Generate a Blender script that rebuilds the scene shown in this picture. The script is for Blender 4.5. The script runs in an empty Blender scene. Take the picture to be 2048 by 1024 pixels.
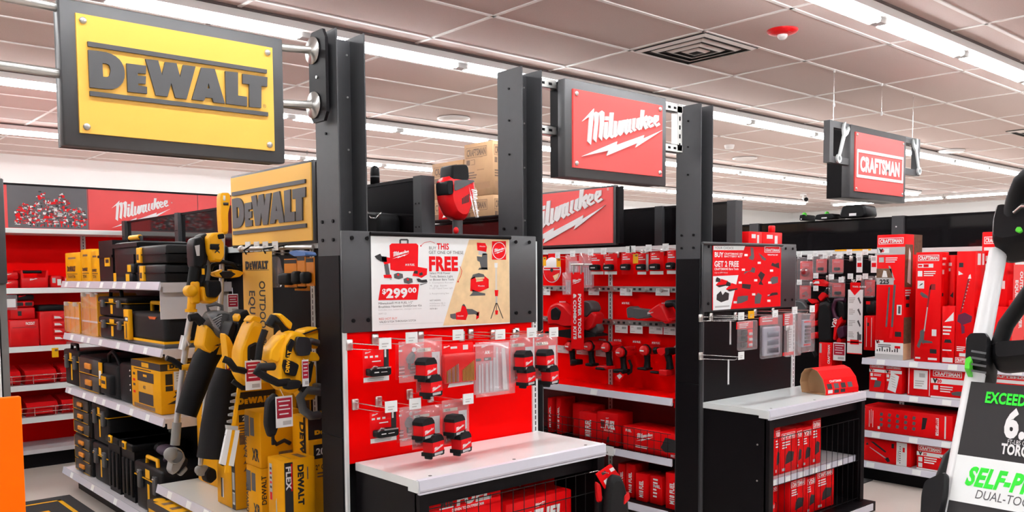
import bpy, bmesh, math, random
from mathutils import Vector, Matrix, Euler
random.seed(7)
PI = math.pi
S = bpy.context.scene
COL = S.collection

# ------------------------------------------------------------------ camera
H = 1.42                      # eye height above the floor
F_PX, CY_PX = 1728.0, 652.6   # focal length and principal row for a 2048x1024 frame
YAW, PIT, ROL = math.radians(41.43), math.radians(-3.53), math.radians(-0.416)
_cy, _sy, _cp, _sp, _cr, _sr = math.cos(YAW), math.sin(YAW), math.cos(PIT), math.sin(PIT), math.cos(ROL), math.sin(ROL)
FWD = Vector((_sy * _cp, _cy * _cp, _sp))
_r0 = Vector((_cy, -_sy, 0)); _u0 = _r0.cross(FWD)
RGT = _cr * _r0 + _sr * _u0
UPV = -_sr * _r0 + _cr * _u0
cam_d = bpy.data.cameras.new('camera')
cam_d.sensor_fit = 'HORIZONTAL'; cam_d.sensor_width = 36.0
cam_d.lens = F_PX / 2048 * 36.0
cam_d.shift_y = (CY_PX - 512) / 2048
cam_d.clip_start = 0.05; cam_d.clip_end = 200
cam = bpy.data.objects.new('camera', cam_d); COL.objects.link(cam)
cam.matrix_world = Matrix(((RGT.x, UPV.x, -FWD.x, 0), (RGT.y, UPV.y, -FWD.y, 0), (RGT.z, UPV.z, -FWD.z, H), (0, 0, 0, 1)))
S.camera = cam

# ------------------------------------------------------------------ world, exposure
S.view_settings.view_transform = 'Standard'
try: S.view_settings.look = 'None'
except Exception: pass
S.view_settings.exposure = 0.0
S.view_settings.gamma = 1.0
S.view_settings.use_curve_mapping = False
W = bpy.data.worlds.new('world'); S.world = W; W.use_nodes = True
bg = W.node_tree.nodes['Background']
bg.inputs[0].default_value = (1.0, 0.97, 0.95, 1); bg.inputs[1].default_value = 0.08   # daylight of the shop front behind the camera
TUBE_POWER = 36.0
CEIL = H + 1.514

# surveyed points: where a sight line of the survey meets a known plane
def _ray(x, y): return (x - 1024) / F_PX * RGT + (CY_PX - y) / F_PX * UPV + FWD
def atX(x, y, X): d = _ray(x, y); t = X / d.x; return Vector((X, t * d.y, H + t * d.z))
def atY(x, y, Y): d = _ray(x, y); t = Y / d.y; return Vector((t * d.x, Y, H + t * d.z))
def atZ(x, y, Z): d = _ray(x, y); t = (Z - H) / d.z; return Vector((t * d.x, t * d.y, Z))

# ------------------------------------------------------------------ materials
MATS = {}
def mat(name, col, rough=0.5, metal=0.0, noise=0.04, nscale=30.0, emit=None, estr=0.0, alpha=1.0, spec=None, bump=0.0, trans=0.0, coat=0.0):
    if name in MATS: return MATS[name]
    m = bpy.data.materials.new(name); m.use_nodes = True
    nt = m.node_tree; b = nt.nodes['Principled BSDF']
    c = tuple(col) + (1,)
    b.inputs['Base Color'].default_value = c
    b.inputs['Roughness'].default_value = rough
    b.inputs['Metallic'].default_value = metal
    if spec is not None: b.inputs['Specular IOR Level'].default_value = spec
    if coat: b.inputs['Coat Weight'].default_value = coat
    if noise > 0 or bump > 0:
        tc = nt.nodes.new('ShaderNodeTexCoord'); n = nt.nodes.new('ShaderNodeTexNoise')
        n.inputs['Scale'].default_value = nscale; n.inputs['Detail'].default_value = 3
        nt.links.new(tc.outputs['Object'], n.inputs['Vector'])
        if noise > 0:
            mx = nt.nodes.new('ShaderNodeMix'); mx.data_type = 'RGBA'
            mx.inputs[6].default_value = tuple(v * (1 - noise) for v in col) + (1,)
            mx.inputs[7].default_value = tuple(min(1, v * (1 + noise)) for v in col) + (1,)
            nt.links.new(n.outputs['Fac'], mx.inputs[0]); nt.links.new(mx.outputs[2], b.inputs['Base Color'])
        if bump > 0:
            bp = nt.nodes.new('ShaderNodeBump'); bp.inputs['Strength'].default_value = bump; bp.inputs['Distance'].default_value = 0.004
            nt.links.new(n.outputs['Fac'], bp.inputs['Height']); nt.links.new(bp.outputs['Normal'], b.inputs['Normal'])
    if emit: b.inputs['Emission Color'].default_value = tuple(emit) + (1,); b.inputs['Emission Strength'].default_value = estr
    if alpha < 1: b.inputs['Alpha'].default_value = alpha
    if trans: b.inputs['Transmission Weight'].default_value = trans
    MATS[name] = m; return m

def srgb(r, g, b):
    f = lambda c: (c / 255 / 12.92) if c / 255 <= 0.04045 else ((c / 255 + 0.055) / 1.055) ** 2.4
    return (f(r), f(g), f(b))

BLACK = mat('black powder coat', (0.006, 0.005, 0.006), 0.42, noise=0.15, spec=0.1)
CHAR = mat('charcoal painted steel', (0.05, 0.051, 0.055), 0.45, noise=0.08, spec=0.35)
FRAMEG = mat('dark grey sign frame', (0.075, 0.076, 0.08), 0.5, noise=0.06)
GLOSS = mat('black gloss acrylic', (0.008, 0.007, 0.008), 0.06, noise=0)
YEL = mat('yellow plastic', (0.88, 0.42, 0.004), 0.42, spec=0.3)
YSIGN = mat('yellow sign face', (0.94, 0.52, 0.075), 0.5, noise=0.02, nscale=3)
YCARD = mat('yellow carton', (0.80, 0.36, 0.003), 0.5, spec=0.12)
RED = mat('red plastic', (0.66, 0.004, 0.007), 0.38, spec=0.3)
RSIGN = mat('red sign face', (0.82, 0.075, 0.07), 0.45, noise=0.02, nscale=3)
RPANEL = mat('red enamel panel', (0.90, 0.0006, 0.0008), 0.4, noise=0.02, nscale=6, spec=0.04)
RCARD = mat('red carton', (0.76, 0.002, 0.004), 0.45, spec=0.12)
WHITE = mat('white enamel', (0.75, 0.80, 0.80), 0.25, noise=0.02)
WPRINT = mat('white print', (0.85, 0.85, 0.85), 0.5, noise=0)
PAPER = mat('white paper', (0.86, 0.89, 0.89), 0.55, noise=0.02)
GPRINT = mat('grey print', (0.09, 0.09, 0.095), 0.5, noise=0)
LGREY = mat('light grey print', (0.5, 0.5, 0.5), 0.5, noise=0)
KPRINT = mat('black print', (0.015, 0.015, 0.017), 0.45, noise=0)
RPRINT = mat('red print', (0.74, 0.004, 0.008), 0.45, noise=0, spec=0.15)
YPRINT = mat('yellow print', (0.88, 0.44, 0.008), 0.45, noise=0, spec=0.2)
BPRINT = mat('brown foliage print', (0.16, 0.09, 0.05), 0.5, noise=0.6, nscale=60)
GRPRINT = mat('green print', (0.02, 0.72, 0.03), 0.45, noise=0)
STEEL = mat('zinc plated steel', (0.60, 0.60, 0.58), 0.32, metal=0.85, noise=0.08)
CHROME = mat('chromed wire', (0.75, 0.74, 0.72), 0.2, metal=0.9, noise=0)
ALU = mat('grey tube', (0.62, 0.62, 0.62), 0.35, metal=0.6)
WTUBE = mat('white painted tube', (0.78, 0.79, 0.80), 0.35, noise=0.02)
SHELF = mat('light grey shelf', (0.62, 0.60, 0.62), 0.35, noise=0.03)
LIP = mat('price channel', (0.66, 0.66, 0.74), 0.25, noise=0.03)
RUB = mat('black rubber', (0.008, 0.008, 0.009), 0.6, noise=0.1, spec=0.2)
BPLAS = mat('black plastic', (0.008, 0.008, 0.009), 0.45, noise=0.12, spec=0.15)
GPLAS = mat('grey plastic', (0.075, 0.078, 0.082), 0.45, noise=0.08)
KRAFT = mat('kraft cardboard', (0.50, 0.30, 0.155), 0.7, noise=0.1, nscale=14)
OSB = mat('strand board print', (0.80, 0.59, 0.33), 0.6, noise=0.22, nscale=22)
ORANGE = mat('orange board', (0.98, 0.15, 0.0), 0.55, noise=0.01, spec=0.05)
LEDS = mat('lit light diffuser', (1, 1, 1), 0.5, noise=0, emit=(0.96, 0.985, 1.01), estr=TUBE_POWER)
BLUE = mat('blue plastic', (0.06, 0.16, 0.42), 0.35)
GREEN = mat('green plastic', (0.08, 0.6, 0.03), 0.4)
def clear_mat():
    m = bpy.data.materials.new('clear blister plastic'); m.use_nodes = True
    nt = m.node_tree; nt.nodes.clear()
    o = nt.nodes.new('ShaderNodeOutputMaterial'); t = nt.nodes.new('ShaderNodeBsdfTransparent'); g = nt.nodes.new('ShaderNodeBsdfGlossy')
    d = nt.nodes.new('ShaderNodeBsdfDiffuse'); d.inputs[0].default_value = (0.9, 0.86, 0.9, 1)
    g.inputs['Roughness'].default_value = 0.12; t.inputs[0].default_value = (0.99, 0.985, 0.99, 1)
    lw = nt.nodes.new('ShaderNodeLayerWeight'); lw.inputs[0].default_value = 0.08
    m1 = nt.nodes.new('ShaderNodeMixShader'); m1.inputs[0].default_value = 0.13
    m2 = nt.nodes.new('ShaderNodeMixShader')
    nt.links.new(t.outputs[0], m1.inputs[1]); nt.links.new(d.outputs[0], m1.inputs[2])
    nt.links.new(lw.outputs['Facing'], m2.inputs[0]); nt.links.new(m1.outputs[0], m2.inputs[1]); nt.links.new(g.outputs[0], m2.inputs[2])
    nt.links.new(m2.outputs[0], o.inputs[0]); return m
CLEAR = clear_mat()

# ------------------------------------------------------------------ lettering
_TX = {}
def glyphs(s, bold):
    k = (s, bold)
    if k in _TX: return _TX[k]
    c = bpy.data.curves.new('lettering', 'FONT'); c.body = s; c.size = 1.0; c.resolution_u = 3
    c.offset = bold; c.space_character = 1 + bold * 1.6; c.fill_mode = 'FRONT'
    o = bpy.data.objects.new('lettering', c)
    me = bpy.data.meshes.new_from_object(o)
    vs = [(v.co.x, v.co.y) for v in me.vertices]; fs = [tuple(p.vertices) for p in me.polygons]
    bpy.data.objects.remove(o); bpy.data.meshes.remove(me); bpy.data.curves.remove(c)
    if vs:
        x0 = min(v[0] for v in vs); x1 = max(v[0] for v in vs)
        vs = [((x - x0) / 0.70, y / 0.70) for x, y in vs]; w = (x1 - x0) / 0.70
    else: w = 0
    _TX[k] = (vs, fs, w); return _TX[k]
MILW=[[(0.007,0.275),(0.141,0.39),(0.136,0.358),(0.127,0.318),(0.086,0.314),(0.075,0.315)],[(0.086,0.323),(0.136,0.358),(0.127,0.282),(0.104,0.1),(0.065,0.124),(0.075,0.211)],[(0.133,0.35),(0.163,0.368),(0.189,0.362),(0.195,0.351),(0.184,0.32),(0.141,0.324)],[(0.141,0.332),(0.195,0.36),(0.191,0.288),(0.166,0.125),(0.13,0.147),(0.15,0.284)],[(0.195,0.36),(0.235,0.385),(0.262,0.373),(0.262,0.351),(0.251,0.333),(0.207,0.334)],[(0.207,0.342),(0.262,0.367),(0.257,0.296),(0.232,0.144),(0.197,0.169),(0.211,0.28)],[(0.273,0.344),(0.313,0.347),(0.311,0.315),(0.27,0.312)],[(0.265,0.297),(0.304,0.304),(0.296,0.195),(0.321,0.187),(0.284,0.158),(0.251,0.176)],[(0.331,0.381),(0.375,0.385),(0.354,0.201),(0.379,0.19),(0.35,0.173),(0.304,0.196)],[(0.38,0.32),(0.416,0.32),(0.404,0.223),(0.427,0.211),(0.394,0.186),(0.366,0.197)],[(0.437,0.326),(0.475,0.333),(0.463,0.234),(0.484,0.225),(0.454,0.203),(0.412,0.224)],[(0.484,0.337),(0.518,0.344),(0.492,0.237),(0.467,0.218),(0.446,0.232)],[(0.518,0.341),(0.552,0.353),(0.539,0.264),(0.565,0.253),(0.531,0.221),(0.501,0.244)],[(0.531,0.342),(0.591,0.359),(0.589,0.332),(0.539,0.321)],[(0.557,0.345),(0.595,0.358),(0.583,0.269),(0.613,0.258),(0.583,0.239),(0.548,0.26)],[(0.613,0.365),(0.648,0.372),(0.635,0.285),(0.661,0.274),(0.63,0.257),(0.6,0.276)],[(0.665,0.371),(0.705,0.383),(0.692,0.297),(0.718,0.288),(0.692,0.274),(0.652,0.293)],[(0.718,0.448),(0.762,0.449),(0.74,0.319),(0.723,0.283),(0.701,0.301)],[(0.749,0.383),(0.789,0.411),(0.807,0.398),(0.798,0.371),(0.767,0.351),(0.74,0.342)],[(0.749,0.349),(0.78,0.352),(0.799,0.32),(0.812,0.31),(0.772,0.289),(0.745,0.32)],[(0.821,0.336),(0.87,0.363),(0.841,0.371),(0.802,0.352)],[(0.87,0.363),(0.873,0.402),(0.841,0.39),(0.841,0.371)],[(0.873,0.402),(0.824,0.41),(0.84,0.392),(0.841,0.39)],[(0.824,0.41),(0.793,0.376),(0.827,0.375),(0.84,0.392)],[(0.793,0.376),(0.794,0.333),(0.826,0.343),(0.827,0.375)],[(0.794,0.333),(0.837,0.31),(0.842,0.332),(0.826,0.343)],[(0.837,0.31),(0.888,0.33),(0.872,0.348),(0.842,0.332)],[(0.909,0.358),(0.952,0.387),(0.923,0.393),(0.888,0.372)],[(0.952,0.387),(0.952,0.427),(0.923,0.414),(0.923,0.393)],[(0.952,0.427),(0.899,0.425),(0.92,0.412),(0.923,0.414)],[(0.899,0.425),(0.879,0.394),(0.912,0.394),(0.92,0.412)],[(0.879,0.394),(0.88,0.352),(0.911,0.361),(0.912,0.394)],[(0.88,0.352),(0.92,0.327),(0.923,0.348),(0.911,0.361)],[(0.92,0.327),(0.972,0.351),(0.953,0.367),(0.923,0.348)],[(0.0,0.0),(0.416,0.156),(0.408,0.126),(0.758,0.241),(0.745,0.21),(1.0,0.307),(0.648,0.128),(0.67,0.167),(0.288,0.029),(0.308,0.072)]]
DEW=[[(0.0,0.279),(0.998,0.281),(0.997,0.258),(0.001,0.254)],[(0.002,0.024),(0.999,0.029),(0.999,0.006),(0.002,0.0)],[(0.001,0.235),(0.049,0.237),(0.088,0.237),(0.115,0.232),(0.137,0.223),(0.156,0.209),(0.168,0.192),(0.176,0.174),(0.179,0.156),(0.109,0.146),(0.107,0.159),(0.103,0.17),(0.095,0.176),(0.086,0.178),(0.069,0.177),(0.069,0.14),(0.001,0.13)],[(0.001,0.13),(0.069,0.14),(0.07,0.107),(0.086,0.107),(0.096,0.11),(0.104,0.121),(0.109,0.146),(0.179,0.156),(0.18,0.136),(0.178,0.115),(0.169,0.09),(0.156,0.073),(0.141,0.059),(0.116,0.048),(0.081,0.044),(0.002,0.043)],[(0.191,0.195),(0.294,0.197),(0.291,0.153),(0.248,0.152),(0.248,0.138),(0.291,0.14),(0.288,0.099),(0.248,0.097),(0.249,0.086),(0.295,0.084),(0.294,0.047),(0.193,0.045)],[(0.291,0.233),(0.359,0.236),(0.378,0.159),(0.396,0.233),(0.459,0.236),(0.477,0.162),(0.496,0.233),(0.566,0.234),(0.51,0.045),(0.447,0.045),(0.427,0.123),(0.404,0.045),(0.341,0.045)],[(0.599,0.233),(0.639,0.235),(0.639,0.152),(0.63,0.12),(0.631,0.069),(0.619,0.069),(0.608,0.048),(0.54,0.047)],[(0.639,0.235),(0.677,0.237),(0.732,0.048),(0.665,0.047),(0.657,0.07),(0.631,0.069),(0.63,0.12),(0.645,0.123),(0.639,0.152)],[(0.739,0.234),(0.816,0.237),(0.813,0.104),(0.868,0.104),(0.867,0.048),(0.74,0.048)],[(0.844,0.234),(1.0,0.236),(0.997,0.18),(0.96,0.179),(0.956,0.049),(0.881,0.047),(0.884,0.179),(0.843,0.178)]]

# ------------------------------------------------------------------ mesh builder
class MB:
    """Collects faces with materials; build() links them as ONE mesh object."""
    def __init__(s): s.v = []; s.f = []; s.m = []; s.mats = []; s.sm = []
    def mi(s, m):
        if m not in s.mats: s.mats.append(m)
        return s.mats.index(m)
    def add(s, vs, fs, m, M=None, smooth=False):
        b = len(s.v); i = s.mi(m)
        s.v += [tuple(M @ Vector(v)) for v in vs] if M is not None else [tuple(v) for v in vs]
        s.f += [tuple(b + k for k in f) for f in fs]; s.m += [i] * len(fs); s.sm += [smooth] * len(fs)
        return s
    def box(s, x0, y0, z0, x1, y1, z1, m, M=None):
        v = [(x0, y0, z0), (x1, y0, z0), (x1, y1, z0), (x0, y1, z0), (x0, y0, z1), (x1, y0, z1), (x1, y1, z1), (x0, y1, z1)]
        return s.add(v, [(0, 3, 2, 1), (4, 5, 6, 7), (0, 1, 5, 4), (1, 2, 6, 5), (2, 3, 7, 6), (3, 0, 4, 7)], m, M)
    def rbox(s, x0, y0, z0, x1, y1, z1, m, r=0.006, seg=2, M=None):
        bm = bmesh.new(); bmesh.ops.create_cube(bm, size=1)
        for v in bm.verts: v.co = ((x0 + x1) / 2 + v.co.x * (x1 - x0), (y0 + y1) / 2 + v.co.y * (y1 - y0), (z0 + z1) / 2 + v.co.z * (z1 - z0))
        r = min(r, (x1 - x0) * .45, (y1 - y0) * .45, (z1 - z0) * .45)
        bmesh.ops.bevel(bm, geom=bm.edges[:], offset=r, segments=seg, affect='EDGES', profile=0.5)
        return s.bm(bm, m, M, True)
    def bm(s, bm, m, M=None, smooth=False):
        bm.verts.ensure_lookup_table(); bm.verts.index_update()
        s.add([v.co.copy() for v in bm.verts], [tuple(v.index for v in f.verts) for f in bm.faces], m, M, smooth); bm.free(); return s
    def poly(s, pts, m, M=None): return s.add(pts, [tuple(range(len(pts)))], m, M)
    def prism(s, p2, a, b, m, ax='y', M=None):
        """2-D outline (x,z) pushed along y from a to b (ax='y'), or (y,z) along x, or (x,y) along z."""
        q = {'y': lambda u, w, t: (u, t, w), 'x': lambda u, w, t: (t, u, w), 'z': lambda u, w, t: (u, w, t)}[ax]
        ar = sum(p2[i][0] * p2[(i + 1) % len(p2)][1] - p2[(i + 1) % len(p2)][0] * p2[i][1] for i in range(len(p2)))
        if ar < 0: p2 = p2[::-1]
        n = len(p2); v = [q(u, w, a) for u, w in p2] + [q(u, w, b) for u, w in p2]
        fs = [tuple(range(n)), tuple(range(2 * n - 1, n - 1, -1))] + [(i, n + i, n + (i + 1) % n, (i + 1) % n) for i in range(n)]
        if ax == 'y' and a > b or ax != 'y' and a < b: fs = [f[::-1] for f in fs]
        return s.add(v, fs, m, M)
    def cyl(s, p0, p1, r0, m, r1=None, n=12, M=None, caps=True):
        p0, p1 = Vector(p0), Vector(p1); r1 = r0 if r1 is None else r1
        d = (p1 - p0).normalized(); u = d.orthogonal().normalized(); w = d.cross(u)
        v = []
        for p, r in ((p0, r0), (p1, r1)):
            for i in range(n): a = 2 * PI * i / n; v.append(p + (u * math.cos(a) + w * math.sin(a)) * r)
        s.add(v, [(i, (i + 1) % n, n + (i + 1) % n, n + i) for i in range(n)], m, M, True)
        if caps: s.add(v, [tuple(range(n - 1, -1, -1)), tuple(range(n, 2 * n))], m, M)
        return s
    def tube(s, pts, r, m, n=8, M=None):
        pts = [Vector(p) for p in pts]; rs = r if isinstance(r, (list, tuple)) else [r] * len(pts)
        v = []; up = None
        for i, p in enumerate(pts):
            d = (pts[min(i + 1, len(pts) - 1)] - pts[max(i - 1, 0)]).normalized()
            if up is None: up = d.orthogonal().normalized()
            up = (up - d * up.dot(d)); up = up.normalized() if up.length > 1e-5 else d.orthogonal().normalized()
            w = d.cross(up)
            for k in range(n): a = 2 * PI * k / n; v.append(p + (up * math.cos(a) + w * math.sin(a)) * rs[i])
        fs = [(i * n + k, i * n + (k + 1) % n, (i + 1) * n + (k + 1) % n, (i + 1) * n + k) for i in range(len(pts) - 1) for k in range(n)]
        s.add(v, fs, m, M, True)
        e = (len(pts) - 1) * n
        return s.add(v, [tuple(range(n - 1, -1, -1)), tuple(range(e, e + n))], m, M)
    def lathe(s, prof, c, m, ax='z', n=20, M=None):
        """profile [(r, t)] turned about an axis through c."""
        q = {'z': lambda r, a, t: (r * math.cos(a), r * math.sin(a), t), 'y': lambda r, a, t: (r * math.cos(a), t, r * math.sin(a)), 'x': lambda r, a, t: (t, r * math.cos(a), r * math.sin(a))}[ax]
        v = [Vector(c) + Vector(q(r, 2 * PI * k / n, t)) for r, t in prof for k in range(n)]
        fs = [(i * n + k, i * n + (k + 1) % n, (i + 1) * n + (k + 1) % n, (i + 1) * n + k) for i in range(len(prof) - 1) for k in range(n)]
        s.add(v, fs, m, M, True)
        return s
    def ell(s, c, r, m, n=14, M=None, R=None):
        bm = bmesh.new(); bmesh.ops.create_uvsphere(bm, u_segments=n, v_segments=max(6, n // 2 + 1), radius=1)
        T = Matrix.Translation(c) @ (R.to_matrix().to_4x4() if R is not None else Matrix.Identity(4)) @ Matrix.Diagonal((r[0], r[1], r[2], 1))
        for v in bm.verts: v.co = T @ v.co
        return s.bm(bm, m, M, True)
    # flat print: pts in a frame (o origin, u right, w up)
    def flat(s, frame, polys, m, M=None, d=0.0):
        o, u, w = frame; nrm = u.cross(w).normalized()
        for p in polys: s.add([o + u * x + w * y + nrm * d for x, y in p], [tuple(range(len(p)))], m, M)
        return s
    def text(s, frame, t, x, y, h, m, al='l', xs=1.0, bold=0.0, shear=0.0, rot=0.0, M=None, fit=None, d=0.0, depth=0.0):
        vs, fs, w = glyphs(t, bold)
        if not vs: return s
        o, u, wv = frame; nrm = u.cross(wv).normalized()
        if fit: xs = fit / (w * h)
        off = {'l': 0, 'c': -w / 2, 'r': -w}[al]
        ca, sa = math.cos(rot), math.sin(rot); P = []
        for a, b in vs:
            a = (a + off) * h * xs + b * h * shear; b = b * h
            P.append((x + a * ca - b * sa, y + a * sa + b * ca))
        s.add([o + u * a + wv * b + nrm * d for a, b in P], fs, m, M)
        if depth:
            ed = {}
            for f in fs:
                for i in range(len(f)):
                    e = (f[i], f[(i + 1) % len(f)]); ed[e] = 1
            for a, b in ed:
                if (b, a) not in ed:
                    A, B = P[a], P[b]
                    s.add([o + u * A[0] + wv * A[1] + nrm * d, o + u * B[0] + wv * B[1] + nrm * d, o + u * B[0] + wv * B[1] + nrm * (d - depth), o + u * A[0] + wv * A[1] + nrm * (d - depth)], [(1, 0, 3, 2)], m, M)
        return s
    def logo(s, frame, polys, x, y, w, m, depth=0.0, M=None, d=0.0, hs=1.0):
        """outline lettering of unit width set w wide at x,y; raised by depth."""
        o, u, wv = frame; nrm = u.cross(wv).normalized()
        for k_, p in enumerate(polys):
            d += 2.5e-5
            q = [(x + a * w, y + b * w * hs) for a, b in p]
            ar = sum(q[i][0] * q[(i + 1) % len(q)][1] - q[(i + 1) % len(q)][0] * q[i][1] for i in range(len(q)))
            if ar < 0: q = q[::-1]
            n = len(q)
            top = [o + u * a + wv * b + nrm * (d + depth) for a, b in q]
            s.add(top, [tuple(range(n))], m, M)
            if depth:
                bot = [o + u * a + wv * b + nrm * d for a, b in q]
                s.add(top + bot, [(i, n + i, n + (i + 1) % n, (i + 1) % n) for i in range(n)], m, M)
        return s
    def build(s, name, parent=None, loc=None, rz=0.0, rot=None):
        me = bpy.data.meshes.new(name); me.from_pydata(s.v, [], s.f)
        for m in s.mats: me.materials.append(m)
        me.polygons.foreach_set('material_index', s.m); me.polygons.foreach_set('use_smooth', s.sm); me.update()
        o = bpy.data.objects.new(name, me); COL.objects.link(o)
        if parent is not None: o.parent = parent
        if loc is not None: o.location = loc
        o.rotation_euler = rot if rot is not None else (0, 0, rz)
        return o

def FR(x, y, z): return (Vector((x, y, z)), Vector((1, 0, 0)), Vector((0, 0, 1)))     # print on a front face (faces -y)
def SD(x, y, z): return (Vector((x, y, z)), Vector((0, 1, 0)), Vector((0, 0, 1)))     # print on a right side (faces +x)
def SL(x, y, z): return (Vector((x, y, z)), Vector((0, -1, 0)), Vector((0, 0, 1)))    # print on a left side (faces -x), origin at the back
def TP(x, y, z): return (Vector((x, y, z)), Vector((1, 0, 0)), Vector((0, 1, 0)))     # print on a top
def rect(x0, y0, x1, y1): return [(x0, y0), (x1, y0), (x1, y1), (x0, y1)]

def tag(o, label=None, cat=None, group=None, kind=None):
    if label: o['label'] = label
    if cat: o['category'] = cat
    if group: o['group'] = group
    if kind: o['kind'] = kind
    return o
def thing(name, label, cat, loc=(0, 0, 0), rz=0.0, group=None, rot=None):
    o = bpy.data.objects.new(name, None); COL.objects.link(o); o.empty_display_size = 0.05
    o.location = loc; o.rotation_euler = rot if rot is not None else (0, 0, rz)
    return tag(o, label, cat, group)
def struct(mb, name, **k): return tag(mb.build(name, **k), kind='structure')
KIDS = {}
def dup(root, loc, rz=None, label=None, group=None, rot=None):
    def cp(o, par):
        c = o.copy(); COL.objects.link(c)
        if par is not None: c.parent = par
        for ch in o.children: cp(ch, c)
        return c
    r = cp(root, None); r.location = loc
    if rot is not None: r.rotation_euler = rot
    elif rz is not None: r.rotation_euler = (0, 0, rz)
    if label: r['label'] = label
    if group: r['group'] = group
    return r
AISLE = -PI / 2      # faces -X: local right is -Y, local depth is +X

# ================================================================== the room
def ceiling_mat():
    m = bpy.data.materials.new('ceiling tile'); m.use_nodes = True
    nt = m.node_tree; b = nt.nodes['Principled BSDF']; b.inputs['Roughness'].default_value = 0.9
    tc = nt.nodes.new('ShaderNodeTexCoord'); n = nt.nodes.new('ShaderNodeTexNoise'); n.inputs['Scale'].default_value = 180; n.inputs['Detail'].default_value = 4
    cr = nt.nodes.new('ShaderNodeValToRGB')
    cr.color_ramp.elements[0].position = 0.3; cr.color_ramp.elements[0].color = (0.57, 0.455, 0.42, 1)
    cr.color_ramp.elements[1].position = 0.7; cr.color_ramp.elements[1].color = (0.63, 0.51, 0.47, 1)
    nt.links.new(tc.outputs['Object'], n.inputs['Vector']); nt.links.new(n.outputs['Fac'], cr.inputs[0]); nt.links.new(cr.outputs[0], b.inputs['Base Color'])
    return m
TILE = ceiling_mat()
TBAR = mat('white ceiling grid', (0.82, 0.78, 0.75), 0.5, noise=0.02)
X0, X1, Y0, Y1 = -5.5, 20.6, -4.5, 12.2
b = MB()
b.poly([(X0, Y0, CEIL), (X0, Y1, CEIL), (X1, Y1, CEIL), (X1, Y0, CEIL)], TILE)
b.box(X0, Y0, CEIL + 0.001, X1, Y1, CEIL + 0.05, TILE)
struct(b, 'ceiling')
g = MB(); x = 2.15 - 1.2135 * 6
while x < X1: g.box(x - 0.012, Y0, CEIL - 0.006, x + 0.012, Y1, CEIL + 0.0, TBAR); x += 1.2135
y = 2.735 - 0.6115 * 11
while y < Y1: g.box(X0, y - 0.012, CEIL - 0.006, X1, y + 0.012, CEIL + 0.0, TBAR); y += 0.6115
struct(g, 'trim_1')
def floor_mat():
    m = bpy.data.materials.new('polished floor'); m.use_nodes = True
    nt = m.node_tree; b = nt.nodes['Principled BSDF']; b.inputs['Roughness'].default_value = 0.28
    tc = nt.nodes.new('ShaderNodeTexCoord'); n = nt.nodes.new('ShaderNodeTexNoise'); n.inputs['Scale'].default_value = 3; n.inputs['Detail'].default_value = 6
    cr = nt.nodes.new('ShaderNodeValToRGB')
    cr.color_ramp.elements[0].color = (0.58, 0.51, 0.455, 1); cr.color_ramp.elements[1].color = (0.68, 0.61, 0.55, 1)
    nt.links.new(tc.outputs['Object'], n.inputs['Vector']); nt.links.new(n.outputs['Fac'], cr.inputs[0]); nt.links.new(cr.outputs[0], b.inputs['Base Color'])
    return m
b = MB(); b.box(X0, Y0, -0.06, X1, Y1, 0, floor_mat()); struct(b, 'floor')
WALL = mat('warm white wall paint', (0.93, 0.94, 0.93), 0.7, noise=0.02, nscale=2)
b = MB(); b.box(X0, Y1, 0, X1, Y1 + 0.1, CEIL, WALL); struct(b, 'wall_back')
b = MB(); b.box(X1, Y0, 0, X1 + 0.1, Y1, CEIL, WALL); struct(b, 'wall_right')
b = MB(); b.box(X0 - 0.1, Y0, 0, X0, Y1, CEIL, WALL); struct(b, 'wall_left')
# ceiling strip lights: rows along X, each a batten with a lit diffuser
ROWN = {2.42: 'the row nearest the hanging signs', 4.83: 'the second row behind the hanging signs', 7.36: 'the third row behind the hanging signs', 9.85: 'the farthest row by the back wall', -0.03: 'the row over the front aisle', -2.46: 'the row at the shop front'}
ORD = 'first second third fourth fifth sixth seventh eighth ninth tenth eleventh twelfth thirteenth fourteenth fifteenth sixteenth seventeenth eighteenth nineteenth twentieth'.split()
BATT = mat('white light housing', (0.80, 0.77, 0.75), 0.4, noise=0)
SOCK = mat('grey lamp socket', (0.42, 0.40, 0.39), 0.5, noise=0); GAPD = mat('shaded gap strip', (0.10, 0.075, 0.07), 0.6, noise=0)
def strip_light(L):
    t = thing('strip_light', '', 'ceiling light')
    h = MB(); h.prism([(-0.075, 0.02), (0.075, 0.02), (0.08, 0.072), (-0.08, 0.072)], -L / 2, L / 2, BATT, 'x')
    h.box(-L / 2, -0.035, -0.012, -L / 2 + 0.045, 0.035, 0.03, SOCK); h.box(L / 2 - 0.045, -0.035, -0.012, L / 2, 0.035, 0.03, SOCK); h.box(-L / 2, -0.090, 0.062, L / 2, -0.080, 0.0755, GAPD)  # last box: dark strip standing in for the shaded gap below the ceiling
    h.build('housing', t)
    d = MB(); [d.cyl((-L / 2 + 0.05, v, 0.0), (L / 2 - 0.05, v, 0.0), 0.018, LEDS, n=6) for v in (-0.024, 0.024)]
    d.build('lit_tube', t)
    return t
proto = strip_light(1.19); first = True
XR0 = 4.986
for ry in (2.42, 4.83, 7.36, 9.85, -0.03, -2.46):
    k = 0; xx = XR0 - 1.19 * (7 if ry > 0 else 5) - (0.06 if ry > 9 else 0)
    n = 0
    while xx < 16.6 if ry > 0 else xx < 9:
        loc = (xx + 0.595 + 0.3 * (ry > 9), ry, CEIL - 0.076)
        lab = 'white strip light, %s from the left in %s' % (ORD[n], ROWN[ry])
        if first: proto.location = loc; proto['label'] = lab; proto['group'] = 'ceiling strip lights'; first = False
        else: dup(proto, loc, 0, lab, 'ceiling strip lights')
        xx += 1.19; n += 1
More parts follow.
